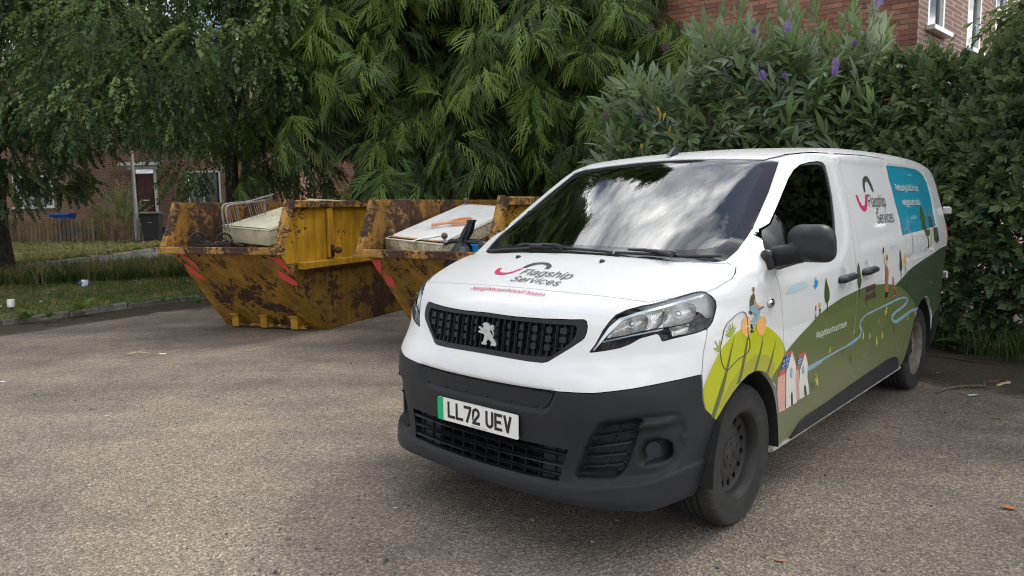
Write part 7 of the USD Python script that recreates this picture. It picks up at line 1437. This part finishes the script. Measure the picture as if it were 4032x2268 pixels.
moss_m = usdkit.material(stage, L('edge_dirt'), {'g': ('geometry', {}), 'n': ('noise_texture', {'scale': 3.0, 'detail': 8.0, 'roughness': .7}), 'a': ('attribute', {'attribute': 'edge'}), 's': ('math', {'math_type': 'multiply_add', 'value2': 1.5}), 'sub': ('math', {'math_type': 'multiply_add', 'value2': 1.0, 'value3': -.62}), 'cr': ('rgb_ramp', {'ramp': [(.0, (0, 0, 0)), (.28, (1, 1, 1))]}),
    'n2': ('noise_texture', {'scale': 40.0, 'detail': 6.0}), 'col': ('rgb_ramp', {'ramp': [(.35, (.026, .019, .012)), (.6, (.060, .046, .026)), (.75, (.060, .062, .022))]}), 'b': ('bump', {'strength': .8, 'distance': .02}), 'p': ('principled_bsdf', {'roughness': .95}), 't': ('transparent_bsdf', {}), 'm': ('mix_closure', {})},
    [('g.position', 'n.vector'), ('a.fac', 's.value1'), ('n.fac', 's.value3'), ('s.value', 'sub.value1'), ('sub.value', 'cr.fac'), ('g.position', 'n2.vector'), ('n2.fac', 'col.fac'), ('n2.fac', 'b.height'), ('b.normal', 'p.normal'), ('col.color', 'p.base_color'), ('cr.color', 'm.fac'), ('t.BSDF', 'm.closure1'), ('p.BSDF', 'm.closure2')], surface='m.closure')
for lines, w, nm in ((KERB[2:], 1.0, 'kerb'), (BACK[2:-1], 1.3, 'back')):
    ls = LineString(lines); g = ls.buffer(w).intersection(CP.buffer(-.002)); v, f = plan_mesh(g, .16); e = np.array([ls.distance(Point(*q)) for q in v]); pr = tag(raw_mesh(path_for('edge_dirt'), np.c_[v, zg(v[:, 0], v[:, 1]) + .013], f, moss_m), kind='structure')
    UsdGeom.PrimvarsAPI(UsdGeom.Mesh(pr)).CreatePrimvar('edge', Sdf.ValueTypeNames.FloatArray, 'vertex').Set(Vt.FloatArray.FromNumpy(np.clip(1 - e / w, 0, 1).astype(np.float32)))
twig_m = mottled('twig_brown', (.10, .070, .045), (.20, .15, .10), 12.0, .9); straw_m = P('straw', (.42, .34, .21), .8); paper_m = P('scrap_white', (.70, .71, .70), .7); leaf_o = P('leaf_orange', (.42, .18, .06), .8); leaf_y = P('leaf_yellow', (.45, .36, .05), .8)
def on_ground(px, py, dz=.012): q = gp(px, py); return q[0], q[1], float(zg(q[0], q[1])) + dz
def twig_thing(label, a, b, r, m, seed, name='twig', cat='twig', forks=2):
    a, b = np.array(on_ground(*a)), np.array(on_ground(*b)); t = thing(name, label, cat, a); d = b - a; r_ = np.random.default_rng(seed); n = np.array([-d[1], d[0], 0]); pts = [d * u + n * r_.normal(0, .05) + [0, 0, .012 * math.sin(u * 3.1)] for u in np.linspace(0, 1, 6)]; pts[0] = np.zeros(3); obj('stick', tube(smooth_path(pts, 3), np.linspace(r, r * .45, 16), 6), m, t, 60)
    for k in range(forks): s = pts[1 + k % 4]; obj('side_twig', tube([s, s + d * .12 + n * .10 * (-1) ** k + [0, 0, .02], s + d * .2 + n * .2 * (-1) ** k], [r * .5, r * .4, r * .2], 5), m, t)
twig_thing('long curved twig lying on the ground right of the rear wheel', (3692, 1550), (3940, 1508), .009, twig_m, 1)
twig_thing('short thick stick near the right edge beside the hedge', (3925, 1525), (3983, 1510), .012, straw_m, 2, 'stick', 'stick', 0)
twig_thing('pale straw lying on the ground in front of the left skip', (970, 1375), (1065, 1358), .006, straw_m, 3, 'straw', 'straw', 0)
twig_thing('bundle of pale straw on the car park, furthest left', (500, 1390), (590, 1384), .010, straw_m, 4, 'straw', 'straw', 3)
twig_thing('thin dark twig lying in front of the front tyre', (2440, 2200), (2500, 2090), .004, twig_m, 5)
twig_thing('dark twig on the ground right of the front tyre', (2760, 2120), (2700, 2060), .004, twig_m, 6, forks=1)
twig_thing('thin brown twig right of the front wheel on bare tarmac', (3480, 1690), (3560, 1700), .004, twig_m, 7, forks=0)
def flat_scrap(name, label, cat, px, py, size, m, seed):
    t = on_ground(px, py, .006); r_ = np.random.default_rng(seed); a = np.sort(r_.uniform(0, 6.28, 7)); v = np.c_[size * np.cos(a) * r_.uniform(.6, 1, 7), size * .6 * np.sin(a) * r_.uniform(.6, 1, 7), r_.uniform(.0, .25, 7) * size]; v = np.vstack([v, [[0, 0, .12 * size]]]); f = np.array([[i, (i + 1) % 7, 7] for i in range(7)]); pr = obj(name, (v + np.array(t), f), m); tag(pr, label, cat); return pr
for px, py, sz, m, nm, ct, lab in ((1557,2003,.020,paper_m,'paper_scrap','paper','white scrap of paper left of the front tyre and below the bumper'), (3830,1560,.045,paper_m,'paper_scrap','paper','white torn wrapper on the ground right of the rear wheel'), (3950,1518,.035,paper_m,'paper_scrap','paper','white scrap by the stick at the right edge'), (640,1386,.055,paper_m,'paper_scrap','paper','crumpled white scrap near the straw on the car park'), (1018,1317,.05,paper_m,'paper_scrap','paper','white and orange paper strip just in front of the left skip'), (10,1505,.03,paper_m,'paper_scrap','paper','white scrap at the far left edge of the car park'), (1555,1530,.028,leaf_y,'fallen_leaf','leaf','small yellow leaf on the ground left of the bumper'), (135,1470,.03,paper_m,'paper_scrap','paper','tiny white scrap on the left of the car park'),
    (3058,2217,.045,leaf_o,'fallen_leaf','leaf','curled orange brown leaf at the bottom edge of the photo'), (3975,2005,.050,leaf_o,'fallen_leaf','leaf','long orange brown leaf near the right edge'), (3925,1650,.035,leaf_o,'fallen_leaf','leaf','brown leaf on bare tarmac at the right edge'), (3796,1553,.03,leaf_o,'fallen_leaf','leaf','tan leaf beside the white wrapper'), (210,1408,.04,leaf_o,'fallen_leaf','leaf','orange scrap of leaf on the left of the car park'), (352,1915,.018,paper_m,'paper_scrap','paper','white fleck on the bare foreground at the left'), (422,1642,.022,paper_m,'paper_scrap','paper','white fleck in the middle of the bare car park')):
    flat_scrap(nm, lab, ct, px, py, sz, m, int(px))
